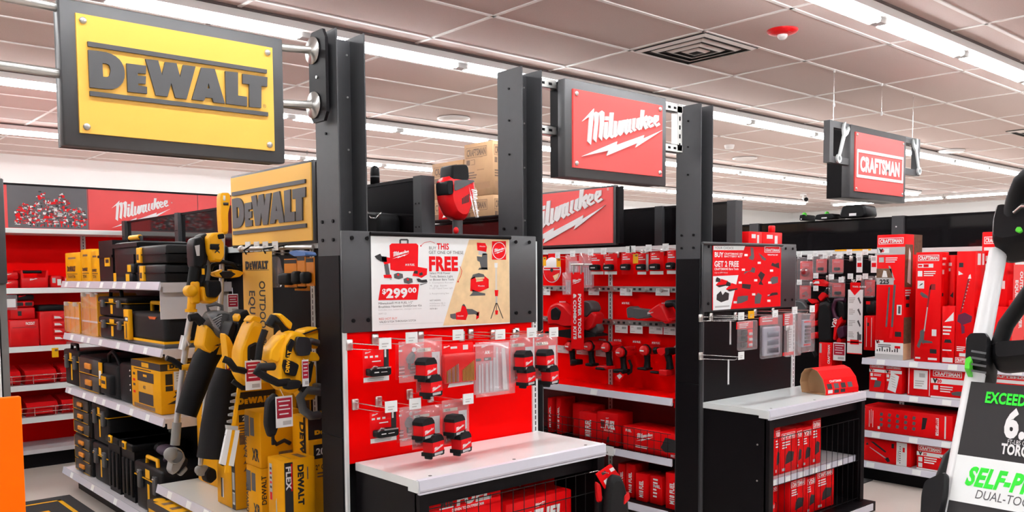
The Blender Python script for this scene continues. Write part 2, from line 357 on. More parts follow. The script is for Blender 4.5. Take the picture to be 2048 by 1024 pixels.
for i, yy in enumerate((9.1, 7.9, 6.7, 5.5, 4.3)):
    dup(proto, (18.0, yy, CEIL - 0.076), PI / 2, 'white strip light, %s from the back corner in the row along the far right wall' % ORD[i], 'ceiling strip lights')

# ceiling fittings
def vent(loc, label):
    t = thing('ceiling_vent', label, 'air vent', loc)
    VENT = mat('grey vent metal', (0.72, 0.66, 0.62), 0.5, noise=0.05)
    p = MB(); p.box(-0.295, -0.295, -0.004, 0.295, 0.295, 0.0, mat('dark duct', (0.03, 0.028, 0.027), 0.8)); p.build('duct_opening', t)
    for k, r in enumerate((0.29, 0.215, 0.14, 0.07)):
        s = MB(); q = r - 0.026; z0, z1 = -0.004 - 0.004 * k, -0.016 - 0.004 * k
        for a in range(4):
            R = Matrix.Rotation(a * PI / 2, 4, 'Z')
            s.add([(-r, -r, z0), (r, -r, z0), (q, -q, z1), (-q, -q, z1), (-r, -r, z0 + .004), (r, -r, z0 + .004), (q, -q, z1 + .004), (-q, -q, z1 + .004)], [(3, 2, 1, 0), (4, 5, 6, 7), (0, 1, 5, 4), (2, 3, 7, 6)], VENT, R)
        s.build('louver_ring', t)
vent((4.9, 3.645, CEIL - 0.006), 'square stepped ceiling air vent above the middle red sign')
vent((10.7, 3.3, CEIL - 0.006), 'square ceiling air vent at the far right above the tall red cartons')
def disc(loc, r, label):
    d = MB(); d.lathe([(0.001, -0.022), (r * 0.75, -0.022), (r, -0.010), (r, 0)], (0, 0, 0), BATT, n=24)
    d.lathe([(r * 0.62, -0.0225), (r * 0.66, -0.026), (r * 0.7, -0.0225)], (0, 0, 0), BATT, n=24)
    tag(d.build('ceiling_speaker', loc=loc), label, 'ceiling speaker', 'round ceiling speakers')
disc((5.22, 6.75, CEIL - 0.006), 0.16, 'round white ceiling speaker above the kraft cartons')
disc((10.04, 6.66, CEIL - 0.006), 0.16, 'round white ceiling speaker right of the third black post')
disc((11.5, 4.6, CEIL - 0.006), 0.16, 'round white ceiling speaker behind the small red hanging sign')
t = thing('fire_alarm', 'red ceiling fire alarm with a clear strobe lens', 'fire alarm', (4.953, 3.019, CEIL))
b = MB(); b.lathe([(0.001, -0.03), (0.05, -0.03), (0.085, -0.018), (0.095, -0.008), (0.095, 0)], (0, 0, 0), RED, n=24)
b.text((Vector((-0.03, -0.05, -0.026)), Vector((1, 0, 0)), Vector((0, -1, 0))), 'FIRE', 0, 0, 0.014, WPRINT, bold=0.02); b.build('body', t)
b = MB(); b.ell((0, 0, -0.035), (0.032, 0.032, 0.028), mat('frosted lens', (0.75, 0.73, 0.72), 0.15)); b.build('strobe_lens', t)
b = MB(); b.lathe([(0.001, -0.05), (0.05, -0.045), (0.06, -0.01), (0.06, 0)], (0, 0, 0), BATT, n=18); tag(b.build('smoke_detector', loc=(8.9, 6.12, CEIL)), 'small white smoke detector above the round speaker by the third post', 'smoke detector')
for (x_, y_, L, lab) in ((6.2, 3.338, 0.24, 'thin ceiling hook wire left above the small red hanging sign'), (6.95, 3.33, 0.22, 'thin ceiling hook wire right above the small red hanging sign')):
    b = MB(); b.cyl((0, 0, -0.02), (0, 0, 0), 0.008, BATT, n=8); b.cyl((0, 0, -L), (0, 0, 0), 0.0018, CHROME, n=6)
    b.tube([(0, 0, -L), (0.012, 0, -L - .012), (0.012, 0, -L - .03), (-0.006, 0, -L - .035), (-0.012, 0, -L - .02)], 0.004, WTUBE, n=6)
    tag(b.build('hook_wire', loc=(x_, y_, CEIL - 0.006)), lab, 'ceiling hook', 'ceiling hook wires')
b = MB(); b.box(-0.05, -0.03, -0.05, 0.05, 0.05, 0, BATT); b.cyl((0, -0.02, -0.07), (-0.12, -0.12, -0.12), 0.05, BATT); b.cyl((-0.12, -0.12, -0.12), (-0.13, -0.13, -0.125), 0.04, BLACK)
tag(b.build('security_camera', loc=(15.6, 9.0, CEIL - .006)), 'white security camera on the ceiling by the far back corner', 'security camera')

# ================================================================== display posts, hanging signs
YF = 2.85      # front plane of the aisle-end displays
def bolt(mb, p, ax, r=0.006, m=CHAR, l=0.004):
    d = Vector(ax); mb.cyl(Vector(p), Vector(p) + d * l, r, m, n=8)
def post(x0, x1, label, name='display_post'):
    """black double-flange steel post, open towards the front."""
    t = thing(name, label, 'post', (x0, YF, 0), group='black display posts'); w = x1 - x0
    f = MB(); f.box(0, 0, 0, 0.005, 0.165, 2.325, CHAR); f.build('left_flange', t)
    f = MB(); f.box(w - 0.005, 0, 0, w, 0.165, 2.325, CHAR); f.build('right_flange', t)
    f = MB(); f.box(0.005, 0.10, 0, w - 0.005, 0.106, 2.315, CHAR)
    for z in (2.26, 2.1, 1.9, 1.66): bolt(f, (w - 0.02, 0.1, z), (0, -1, 0), 0.004, STEEL)
    f.build('web', t)
    f = MB(); f.box(-0.004, 0.004, 0.0, 0.0, 0.158, 0.80, BLACK); f.box(-0.004, 0.004, 0.803, 0.0, 0.158, 1.49, BLACK); f.build('side_cover', t)
    for z, yy, r_ in ((1.62, .045, .007), (1.62, .125, .007), (1.55, .045, .007), (1.55, .125, .007), (1.95, .085, .005), (2.1, .085, .005), (2.24, .085, .005)):
        bm = MB(); bolt(bm, (0, yy, z), (-1, 0, 0), r_, BLACK, 0.005); bm.build('bolt_head', t)
    return t
post(0.43, 0.557, 'black steel post at the left edge behind the orange board')
P1 = post(1.662, 1.785, 'tall black steel post right of the hanging yellow sign')
post(2.583, 2.705, 'tall black steel post left of the hanging red sign with the bolt logo')
post(3.883, 3.992, 'tall black steel post right of the hanging red sign with the bolt logo')
# flange plate for the pipes, fixed on the first post
b = MB(); pl = [(0.02 + 0.0, 0), (0.10, 0), (0.125, 0.03), (0.125, 0.30), (0.10, 0.335), (0.02, 0.335), (0, 0.30), (0, 0.03)]
b.prism([(y + 0.02, z + 1.99) for y, z in pl], -0.034, -0.022, BLACK, 'x'); b.box(-0.022, 0.06, 2.05, 0, 0.11, 2.28, BLACK)
bolt(b, (-0.034, 0.085, 2.155), (-1, 0, 0), 0.006, STEEL)
b.build('mounting_plate', P1)

def bolts4(t, x0, x1, z0, z1, y):
    for bx in (x0, x1):
        for bz in (z0, z1):
            b = MB(); b.lathe([(0.011, 0), (0.011, -0.004), (0.007, -0.007), (0.001, -0.0075)], (bx, y, bz), STEEL, 'y', 14); b.build('bolt', t)
def hanging_sign(name, label, loc, w, h, fw, fh, facemat, fz=0.0, depth=0.05, back=0.11):
    t = thing(name, label, 'sign', loc, group='hanging department signs')
    f = MB(); f.rbox(-w / 2, 0, 0, w / 2, depth, h, FRAMEG, 0.004, 1); f.build('frame', t)
    f = MB(); f.box(-w / 2 + 0.012, depth, 0.004, w / 2 - 0.012, back, h - 0.004, BLACK); f.build('back_box', t)
    c = h / 2 + fz
    f = MB(); f.box(-fw / 2, -0.01, c - fh / 2, fw / 2, 0, c + fh / 2, facemat); f.build('face_panel', t)
    bolts4(t, -fw / 2 + 0.02, fw / 2 - 0.02, c - fh / 2 + 0.02, c + fh / 2 - 0.02, -0.01)
    return t
# yellow sign
t = hanging_sign('hanging_sign', 'large hanging sign with yellow face and black block lettering on steel pipes', (1.123, 2.94, 1.826), 0.742, 0.447, 0.652, 0.366, YSIGN, fz=0.0)
lt = MB(); fr = (Vector((0, -0.0101, 0)), Vector((1, 0, 0)), Vector((0, 0, 1)))
lt.logo(fr, DEW, -0.296, 0.157, 0.5968, FRAMEG, 0.008); lt.text(fr, '\u00ae', 0.284, 0.19, 0.012, FRAMEG); lt.build('lettering', t)
for z in (0.424, 0.222):
    p = MB(); p.cyl((0.371, 0.03, z), (0.500, 0.02, z + 0.008), 0.0145, STEEL, n=16); p.build('support_pipe', t); p = MB(); p.cyl((-0.371, 0.03, z), (-0.565, 0.02, z), 0.0145, STEEL, n=16); p.build('support_pipe', t)
    p = MB(); p.lathe([(0.001, -0.012), (0.019, -0.012), (0.022, -0.006), (0.05, -0.004), (0.05, 0)], (0.502, 0.02, z + 0.007), STEEL, 'x', 24)
    for a in range(4): p.cyl((0.5, 0.02 + 0.036 * math.cos(a * PI / 2 + .8), z + 0.007 + 0.036 * math.sin(a * PI / 2 + .8)), (0.505, 0.02 + 0.036 * math.cos(a * PI / 2 + .8), z + 0.007 + 0.036 * math.sin(a * PI / 2 + .8)), 0.006, CHROME, n=8)
    p.build('pipe_flange', t)
# red sign between the second and third posts
t = hanging_sign('hanging_sign', 'hanging sign with red face and white script lettering above a lightning bolt', (3.218, 2.85, 1.863), 0.737, 0.448, 0.648, 0.360, RSIGN)
lt = MB(); lt.logo(fr, MILW, -0.273, 0.098, 0.59, WPRINT, 0.006); lt.text(fr, '\u00ae', 0.27, 0.29, 0.012, WPRINT); lt.build('lettering', t)
def strut(p0, p1, parent, vert=False):
    b = MB(); L = (Vector(p1) - Vector(p0)).length
    if not vert:
        b.box(0, -0.02, -0.0205, L, -0.017, 0.0205, STEEL); b.box(0, -0.02, -0.0205, L, 0.02, -0.018, STEEL); b.box(0, -0.02, 0.018, L, 0.02, 0.0205, STEEL)
        x = 0.02
        while x < L - 0.02: b.rbox(x - 0.011, -0.0212, -0.006, x + 0.011, -0.0205, 0.006, BLACK, 0.0003, 1); x += 0.047
    else:
        b.box(-0.02, -0.02, 0, 0.02, -0.017, L, STEEL); b.box(-0.0205, -0.02, 0, -0.018, 0.02, L, STEEL); b.box(0.018, -0.02, 0, 0.0205, 0.02, L, STEEL)
        z = 0.03
        while z < L - 0.02: b.rbox(-0.006, -0.0212, z - 0.011, 0.006, -0.0205, z + 0.011, BLACK, 0.0003, 1); z += 0.047
    return b.build('strut_channel', parent, p0)
for z in (0.428, 0.216):
    strut((-0.513, 0.085, z), (-0.36, 0.085, z), t); strut((0.362, 0.085, z), (0.59, 0.085, z), t)
strut((0.565, 0.085, 0.205), (0.565, 0.085, 0.44), t, True)
# small red sign on wires
t = hanging_sign('hanging_sign', 'hanging sign with red face and boxed white block lettering between two wrenches', (6.928, 3.33, 1.988), 0.956, 0.562, 0.838, 0.458, RSIGN, depth=0.07, back=0.20)
lt = MB(); q = rect
for r in (q(-0.40, 0.355, 0.40, 0.378), q(-0.40, 0.160, 0.40, 0.183), q(-0.40, 0.183, -0.38, 0.355), q(0.38, 0.183, 0.40, 0.355)): lt.logo(fr, [r], 0, 0, 1, WPRINT, 0.006)
lt.text(fr, 'CRAFTSMAN', 0, 0.216, 0.108, WPRINT, 'c', bold=0.05, fit=0.68, d=0.002, depth=0.002); lt.build('lettering', t)
def wrench(p0, p1, parent):
    p0, p1 = Vector(p0), Vector(p1); d = p1 - p0; L = d.length; a = math.atan2(d.x, d.z)
    b = MB(); M = Matrix.Translation(p0) @ Matrix.Rotation(a, 4, 'Y')
    ring = [(0.034 * math.cos(k * PI / 8), 0.034 * math.sin(k * PI / 8)) for k in range(16)]; rin = [(0.017 * math.cos(k * PI / 8), 0.017 * math.sin(k * PI / 8)) for k in range(16)]
    for k in range(16): b.prism([ring[k], ring[(k + 1) % 16], rin[(k + 1) % 16], rin[k]], -0.008, 0.008, WHITE, M=M)
    b.prism([(-0.014, 0.028), (0.014, 0.028), (0.018, L - 0.05), (-0.018, L - 0.05)], -0.006, 0.006, WHITE, M=M)
    b.prism([(-0.018, L - 0.06), (0.018, L - 0.06), (0.042, L - 0.025), (0.05, L + 0.02), (0.03, L + 0.035), (0.022, L), (0.0, L - 0.02), (-0.022, L), (-0.026, L + 0.045), (-0.045, L + 0.02), (-0.042, L - 0.025)], -0.008, 0.008, WHITE, M=M)
    b.build('wrench', parent)
for s in (-1, 1):
    b = MB(); xo, xi = 0.775, 0.478
    for (a0, z0, a1, z1) in ((xo - 0.055, 0.25, xo, 0.565), (xi, 0.25, xo - 0.055, 0.30), (xi, 0.515, xo - 0.055, 0.565)):
        b.box(min(s * a0, s * a1), 0.012, z0, max(s * a0, s * a1), 0.062, z1, FRAMEG)
    b.build('side_bracket', t)
wrench((-0.655, 0.002, 0.285), (-0.555, 0.002, 0.52), t); wrench((0.742, 0.002, 0.29), (0.655, 0.002, 0.52), t)
for x in (-0.68, 0.68):
    b = MB(); b.cyl((x, 0.037, 0.56), (x, 0.037, 0.94), 0.002, CHROME, n=6); b.build('hanging_wire', t)

# ================================================================== aisle-end displays
def slotted(mb, x0, x1, y, z0, z1, m=WHITE):
    mb.box(x0, y, z0, x1, y + 0.012, z1, m); z = z0 + 0.03; c = (x0 + x1) / 2
    while z < z1 - 0.02: mb.box(c - 0.003, y - 0.0006, z - 0.009, c + 0.003, y, z + 0.009, KPRINT); z += 0.0255
def end_display(x0, x1, label, panel, cw, cx0, cx1, lx, open_shelf=False):
    t = thing('end_display', label, 'display stand', (x0, YF - 0.014, 0), group='aisle-end display stands'); w = x1 - x0
    b = MB(); b.box(0.012, 0.004, 0.70, w - 0.02, 0.0115, 1.24, panel); b.build('back_panel', t)
    b = MB(); slotted(b, w - 0.03, w, -0.004, 0.05, 1.56)
    b.build('upright', t)
    b = MB(); b.box(0.0, -0.004, 0.05, 0.012, 0.0115, 1.22, WHITE if panel is RPANEL else CHAR); b.build('upright', t)
    b = MB(); b.rbox(-0.006, -0.012, 1.20, w - 0.012, 0.004, 1.582, CHAR, 0.003, 1)
    for bx in (0.035, 0.10, w - 0.135, w - 0.055):
        for bz in (1.245, 1.555): bolt(b, (bx, -0.012, bz), (0, -1, 0), 0.008, BLACK, 0.004)
    b.build('header_panel', t)
    c0, c1 = cx0 - x0, cx1 - x0
    yb, yf = -0.004, -0.415
    b = MB(); b.box(c0, yf + 0.012, 0.675, c1, yb, 0.705, WHITE)
    b.box(c0 - 0.0015, yf + 0.001, 0.662, c0 + 0.004, yf + 0.06, 0.7035, WHITE); b.box(c1 - 0.004, yf + 0.001, 0.662, c1 + 0.0015, yf + 0.06, 0.7035, WHITE)
    for hx in (0.08, (c1 - c0) / 2, c1 - c0 - 0.08): b.lathe([(0.007, 0.0), (0.007, 0.0006), (0.001, 0.0006)], (c0 + hx, yf + 0.04, 0.705), KPRINT, n=10)
    ct = b.build('counter_shelf', t)
    b = MB(); b.prism([(yf + 0.014, 0.708), (yf, 0.705), (yf - 0.006, 0.672), (yf - 0.002, 0.664), (yf + 0.014, 0.660)], c0 + 0.004, c1 - 0.004, LIP, 'x'); b.box(c0 + 0.004, yf - 0.003, 0.655, c1 - 0.004, yf + 0.01, 0.662, LIP); b.build('price_channel', ct)
    # cabinet below
    s = MB(); s.box(c0 + 0.005, yf + 0.02, 0.02, c0 + 0.025, 0.0, 0.672, BLACK); s.box(c0 + 0.005, yf + 0.0, 0.02, c0 + 0.045, yf + 0.03, 0.655, BLACK)
    for bz in (0.52, 0.33, 0.14): bolt(s, (c0 + 0.005, yf + 0.07, bz), (-1, 0, 0), 0.005, STEEL, 0.003)
    s.build('side_panel', t)
    s = MB(); s.box(c1 - 0.03, yf + 0.02, 0.02, c1 - 0.01, 0.0, 0.672, BLACK); s.box(c1 - 0.05, yf + 0.0, 0.02, c1 - 0.01, yf + 0.03, 0.655, BLACK); s.build('side_panel', t)
    s = MB(); s.box(c0 + 0.03, -0.012, 0.02, c1 - 0.03, 0.0, 0.672, BLACK); s.build('cabinet_back', t)
    s = MB(); s.box(c0 + 0.03, yf + 0.03, 0.60, c1 - 0.03, yf + 0.045, 0.668, BLACK); s.build('top_rail', t)
    s = MB(); s.box(c0 - 0.01, yf - 0.06, 0.0, c1 + 0.02, 0.0, 0.055, BLACK); s.box(c0 + 0.3, yf - 0.066, 0.01, c1 - 0.02, yf - 0.06, 0.05, LIP); s.build('base_deck', t)
    # wire mesh front
    s = MB(); n = 15; a, e = c0 + 0.05, c1 - 0.055
    for i in range(n + 1): xx = a + (e - a) * i / n; s.cyl((xx, yf + 0.012, 0.065), (xx, yf + 0.012, 0.60 if not open_shelf else 0.55), 0.0016, RUB, n=5, caps=False)
    for z in ((0.075, 0.18, 0.29, 0.40, 0.51, 0.595) if not open_shelf else (0.075, 0.30, 0.55)): s.cyl((a, yf + 0.0135, z), (e, yf + 0.0135, z), 0.002, RUB, n=5, caps=False)
    s.build('wire_mesh_front', t)
    if open_shelf:
        s = MB(); s.box(c0 + 0.03, yf + 0.05, 0.305, c1 - 0.03, -0.014, 0.322, SHELF); q = s.build('inner_shelf', t)
        s = MB(); s.box(c0 + 0.03, yf + 0.035, 0.29, c1 - 0.03, yf + 0.05, 0.326, LIP)
        for k in range(6): s.box(c0 + 0.08 + 0.14 * k, yf + 0.0335, 0.294, c0 + 0.13 + 0.14 * k, yf + 0.035, 0.32, PAPER)
        s.build('price_channel', q)
    else:
        s = MB(); s.box(c0 + 0.03, yf + 0.05, 0.05, c1 - 0.03, -0.014, 0.062, BLACK); q = s.build('inner_shelf', t)
    return t
EC1 = end_display(1.662, 2.652, 'aisle-end display with red back panel and long white counter', RPANEL, 0.95, 1.70, 2.655, 0)
EC2 = end_display(3.885, 4.830, 'aisle-end display with black back panel and white counter', BLACK, 1.03, 3.890, 4.925, 0, True)
# the neighbouring display at the left edge: only its right margin stands in view
t = thing('end_display', 'grey edge of an aisle-end display at the left edge above the orange board', 'display stand', (-0.44, YF - 0.014, 0), group='aisle-end display stands')
b = MB(); b.rbox(0, -0.012, 1.40, 1.0, 0.004, 1.70, CHAR, 0.003, 1); b.build('header_panel', t)
b = MB(); slotted(b, 0.945, 0.975, -0.004, 0.0, 1.4); b.build('upright', t)
b = MB(); b.box(0.980, 0.0, 0.0, 0.998, 0.012, 1.42, mat('grey edge strip', (.12, .12, .115), .5)); b.build('edge_strip', t)
b = MB(); b.box(0, 0.006, 0.0, 0.955, 0.014, 1.40, CHAR); b.build('back_panel', t)
b = MB(); b.rbox(-0.46, 0, 0, 0, 0.018, 1.173, ORANGE, 0.002, 1); b.prism([(0.018, 0.0), (0.20, 0.0), (0.018, 0.5)], -0.25, -0.238, ORANGE, 'x')
tag(b.build('orange_board', loc=(0.412, 2.0, 0)), 'plain bright orange board standing at the left edge', 'display board')

# ================================================================== gondola runs (face -X; local right = -Y, local depth = +X)
def wall_bay(t, xp, xf, y0, y1, panel, z0, z1, uprights):
    """back panel, uprights and top rail in the gondola's own frame (root at (xp, 0, 0), turned by AISLE: local x = -Y, local y = X - xp)."""
    b = MB(); b.box(-y1, 0.0, z0, -y0, 0.012, z1, panel); b.build('back_panel', t)
    for u in uprights:
        b = MB(); slotted(b, -u - 0.017, -u + 0.017, -0.004, 0.12, z1); b.build('upright', t)
def shelf_part(t, y0, y1, depth, z, name='shelf', lip=0.036, m=SHELF, channel=True, th=0.022, tags=0, seed=1):
    b = MB(); b.box(-y1, -depth, z - th, -y0, -0.001, z, m)
    b.box(-y1, -depth + 0.01, z - 0.04, -y1 + 0.004, -0.001, z - th, m); b.box(-y0 - 0.004, -depth + 0.01, z - 0.05, -y0, -0.001, z - th, m)
    s = b.build(name, t)
    if channel:
        c = MB(); c.prism([(-depth - 0.004, z + 0.004), (-depth - 0.014, z - lip), (-depth - 0.008, z - lip - 0.004), (-depth, z - lip), (-depth, z + 0.004)], -y1 + 0.004, -y0 - 0.004, LIP, 'x')
        r = random.Random(seed)
        for k in range(tags):
            u = -y1 + 0.06 + (y1 - y0 - 0.16) * (k + r.random() * 0.5) / max(1, tags)
            c.add([(u, -depth - 0.0055, z - 0.001), (u + 0.055, -depth - 0.0055, z - 0.001), (u + 0.055, -depth - 0.0145, z - lip + 0.003), (u, -depth - 0.0145, z - lip + 0.003)], [(3, 2, 1, 0)], PAPER)
        c.build('price_channel', s)
    return s

# --- left gondola: toolbox bay and outdoor equipment bay
XP1 = 1.90
G1 = thing('gondola_shelving', 'dark gondola run with shelves of black and yellow tool boxes', 'shelving', (XP1, 0, 0), AISLE, 'gondola runs')
wall_bay(G1, XP1, 0, 3.03, 6.22, BLACK, 0.10, 1.55, (3.50, 4.45, 5.33, 6.20))
for z, sd in ((0.70, 1), (1.05, 2), (1.385, 3)): shelf_part(G1, 4.37, 6.15, 0.365, z, tags=7, seed=sd)
shelf_part(G1, 4.40, 6.26, 0.375, 0.15, 'base_deck', tags=4, seed=5)
shelf_part(G1, 3.04, 4.40, 0.40, 0.37, 'base_deck', tags=5, seed=6, m=WHITE)
b = MB(); b.box(-6.22, -0.30, 0.0, -3.04, -0.28, 0.125, BLACK); b.box(-6.22, -0.28, 0.0, -6.20, 0.3, 0.12, CHAR); b.build('kick_plate', G1)
b = MB(); b.box(-4.42, -0.02, 1.535, -3.03, -0.004, 1.565, WHITE); b.build('top_rail', G1)
b = MB(); b.box(-4.405, -0.36, 1.20, -4.40, -0.005, 1.385, SHELF); b.build('end_bracket', G1)
# centre header of glossy panels
b = MB(); b.box(-6.95, 0.29, 1.50, -3.09, 0.31, 1.83, GLOSS); b.box(-6.95, 0.285, 1.822, -3.09, 0.315, 1.836, BLACK); b.build('header_panel', G1)
for u in (3.06, 4.45, 5.84, 6.93):
    b = MB(); b.box(-u - 0.03, 0.265, 0.12, -u + 0.03, 0.335, 1.838, CHAR)
    for z in (1.72, 1.62):
        for d in (-.012, .012): bolt(b, (-u + d, 0.265, z), (0, -1, 0), 0.004, BLACK, 0.002)
    b.build('header_post', G1)
b = MB(); b.box(-6.2, 0.02, 0.0, -3.03, 0.58, 0.12, BLACK); b.box(-6.2, 0.56, 0.12, -3.03, 0.575, 1.42, BLACK); b.build('rear_panel', G1)
# --- middle gondola: the red tool wall
XP2 = 4.12
G2 = thing('gondola_shelving', 'red pegboard gondola run hung with power tools', 'shelving', (XP2, 0, 0), AISLE, 'gondola runs')
wall_bay(G2, XP2, 0, 3.03, 5.55, RPANEL, 0.70, 1.575, (3.715, 4.63))
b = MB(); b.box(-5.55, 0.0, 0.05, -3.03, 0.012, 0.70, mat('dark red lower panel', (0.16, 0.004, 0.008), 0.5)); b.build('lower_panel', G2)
shelf_part(G2, 3.03, 5.55, 0.235, 0.702, tags=3, m=RPANEL, seed=7)  # shelf board coloured red for the wall's reflection on its top
shelf_part(G2, 3.03, 5.55, 0.235, 0.355, tags=4, m=BLACK, seed=8)
shelf_part(G2, 3.03, 5.55, 0.27, 0.06, 'base_deck', tags=3, m=BLACK, seed=9)
b = MB(); b.box(-5.55, -0.018, 1.545, -3.03, -0.004, 1.578, WHITE); b.build('top_rail', G2)
for z in (1.315, 1.105):
    b = MB(); b.box(-5.5, -0.03, z - 0.017, -3.05, -0.004, z + 0.017, STEEL); u = -5.48
    k = 0
    while u < -3.06:
        b.box(u, -0.0306, z - 0.007, u + 0.02, -0.030, z + 0.007, KPRINT) if k % 3 else b.cyl((u + .01, -0.042, z - .004), (u + .01, -0.03, z - .004), 0.012, STEEL, n=10)
        u += 0.043; k += 1
    b.build('slotted_bar', G2)
b = MB()
for i in range(22): yy = 3.06 + i * 0.05; b.cyl((-yy, -0.245, 0.36), (-yy, -0.245, 0.50), 0.0016, RUB, n=5, caps=False)
for z in (0.40, 0.45, 0.50): b.cyl((-4.12, -0.245, z), (-3.04, -0.245, z), 0.002, RUB, n=5, caps=False)
b.build('wire_fence', G2)
b = MB(); b.box(-6.95, 0.27, 1.50, -2.96, 0.29, 1.83, GLOSS); b.box(-6.95, 0.265, 1.822, -2.96, 0.295, 1.836, BLACK); b.build('header_panel', G2)
b = MB(); b.box(-5.9, 0.02, 1.8385, -4.7, 0.53, 1.8465, BLACK); b.build('top_shelf', G2)
for u in (2.985, 3.53, 4.95, 6.9):
    b = MB(); b.box(-u - 0.03, 0.245, 0.12, -u + 0.03, 0.315, 1.838, CHAR); b.build('header_post', G2)
b = MB(); b.box(-5.55, 0.02, 0.0, -3.03, 0.58, 0.04, BLACK); b.box(-5.55, 0.56, 0.04, -3.03, 0.575, 1.42, BLACK); b.build('rear_panel', G2)
# --- right gondola: tall red cartons
XP3 = 6.20
G3 = thing('gondola_shelving', 'black gondola run with shelves of tall red cartons', 'shelving', (XP3, 0, 0), AISLE, 'gondola runs')
wall_bay(G3, XP3, 0, 1.0, 5.6, BLACK, 0.05, 1.575, (3.70, 2.78, 1.87))
for z, sd in ((0.83, 11), (0.607, 12), (0.341, 13)): shelf_part(G3, 1.0, 2.79, 0.60 if z < 0.8 else 0.59, z, tags=8, seed=sd)
shelf_part(G3, 1.0, 2.81, 0.60, 0.134, 'base_deck', tags=7, seed=14)
b = MB(); b.box(-2.81, -0.53, 0.0, -1.0, -0.51, 0.11, BLACK); b.box(-5.6, -0.20, 0, -2.83, -0.01, 0.10, BLACK); b.build('kick_plate', G3)
b = MB(); b.box(-5.6, -0.02, 1.545, -1.0, -0.004, 1.575, WHITE); b.box(-3.3, -0.022, 1.566, -3.02, -0.004, 1.578, YEL); b.build('top_rail', G3)
b = MB(); b.box(-6.0, 0.38, 1.48, -1.0, 0.40, 1.82, GLOSS); b.box(-6.0, 0.375, 1.812, -1.0, 0.405, 1.828, BLACK); b.build('header_panel', G3)
for u in (3.00, 4.25):
    b = MB(); b.box(-u - 0.045, 0.355, 0.12, -u + 0.045, 0.42, 1.832, CHAR); bolt(b, (-u - .01, 0.355, 1.75), (0, -1, 0), 0.006, PAPER, .002); bolt(b, (-u - .01, 0.355, 1.66), (0, -1, 0), 0.006, PAPER, .002); b.build('header_post', G3)
b = MB(); b.box(-5.6, 0.02, 0.0, -1.0, 0.7, 0.04, BLACK); b.box(-5.6, 0.69, 0.04, -1.0, 0.7, 1.5, BLACK); b.build('rear_panel', G3)

# --- red shelving across the back of the left aisle
YB = 7.05
GB = thing('gondola_shelving', 'red wall shelving with picture banners at the back of the left aisle', 'shelving', (1.0, YB, 0), 0, 'gondola runs')
b = MB(); b.box(-1.0, 0.42, 0.1, 2.9, 0.44, 1.78, RPANEL); b.build('back_panel', GB)
for u in (0.10, 1.02, 1.94, 2.86):
    b = MB(); slotted(b, u - 0.018, u + 0.018, 0.405, 0.1, 1.76); b.build('upright', GB)
for z, lipm in ((1.332, 0), (0.905, 1), (0.62, 2), (0.38, 3)):
    b = MB(); b.box(-1.0, 0.012, z - 0.02, 2.9, 0.40, z, WHITE); s = b.build('shelf', GB)
    b = MB(); b.prism([(0.01, z + 0.005), (0, z - 0.035), (0.012, z - 0.037), (0.018, z + 0.005)], -1.0, 2.9, WHITE, 'x'); b.build('price_channel', s)
    if z < 0.7:
        f = MB(); f.cyl((-1, 0.012, z + 0.075), (2.9, 0.012, z + 0.075), 0.003, CHROME, n=6); f.cyl((-1, 0.012, z + 0.04), (2.9, 0.012, z + 0.04), 0.002, CHROME, n=6)
        for i in range(28): f.cyl((-1 + i * 0.14, 0.012, z), (-1 + i * 0.14, 0.012, z + 0.075), 0.002, CHROME, n=5, caps=False)
        f.build('wire_fence', GB)
b = MB(); b.box(-1.0, 0.0, 0.115, 2.9, 0.40, 0.145, SHELF); b.box(-1.0, 0.07, 0, 2.9, 0.09, 0.115, BLACK); b.build('base_deck', GB)
b = MB(); b.box(-1.0, 0.0, 1.735, 2.9, 0.42, 1.765, WHITE); b.build('top_shelf', GB)
RED_BANNER = mat('red banner', (0.76, 0.05, 0.05), 0.4, noise=0.02)
b = MB(); b.box(-1.0, 0.02, 1.77, 2.9, 0.03, 2.085, RED_BANNER); b.box(-1.0, 0.015, 2.078, 2.9, 0.035, 2.092, BLACK)
bn = (Vector((0, 0.0198, 0)), Vector((1, 0, 0)), Vector((0, 0, 1)))
b.flat(bn, [rect(0.42, 1.772, 0.955, 2.078)], mat('banner photo grey', (0.11, 0.105, 0.115), 0.5, noise=0.3, nscale=4))
bn2 = (Vector((0, 0.0194, 0)), Vector((1, 0, 0)), Vector((0, 0, 1)))
r = random.Random(4); SIL = [RPRINT, LGREY, GPRINT, RPRINT, KPRINT, WPRINT, mat('dark red print', (0.25, 0.01, 0.015), 0.5, noise=0)]
for i in range(620):
    u = r.random(); hgt = 0.27 * (1 - abs(u - 0.5) ** 2 * 2.6) * (0.8 + 0.2 * math.sin(u * 21))
    x = 0.46 + 0.47 * u; z = 1.795 + r.random() * max(0.02, hgt); w_, h_ = 0.006 + r.random() * 0.02, 0.004 + r.random() * 0.016
    p = [(x, z), (x + w_, z + r.uniform(-.004, .004)), (x + w_ * r.random(), z + h_)] if i % 3 == 0 else rect(x, z, x + w_, z + h_)
    b.flat((Vector((0, 0.0194 - i * 6e-7, 0)), bn[1], bn[2]), [p], r.choice(SIL))
for k in range(16): b.flat(bn2, [rect(0.56 + 0.023 * k, 1.785, 0.568 + 0.023 * k, 1.82)], RPRINT if k % 2 else KPRINT)
b.logo(bn2, MILW, 1.125, 1.79, 0.455, WPRINT, hs=1.2); b.text(bn2, '\u00ae', 1.585, 2.0, 0.01, WPRINT)
b.text(bn2, 'HEAVY DUTY', 0.402, 2.02, 0.013, WPRINT, 'r', bold=0.02); b.text(bn2, 'NOTHING BUT', 1.93, 1.95, 0.02, WPRINT, bold=0.02); b.text(bn2, 'HEAVY DUTY', 1.93, 1.92, 0.02, WPRINT, bold=0.02)
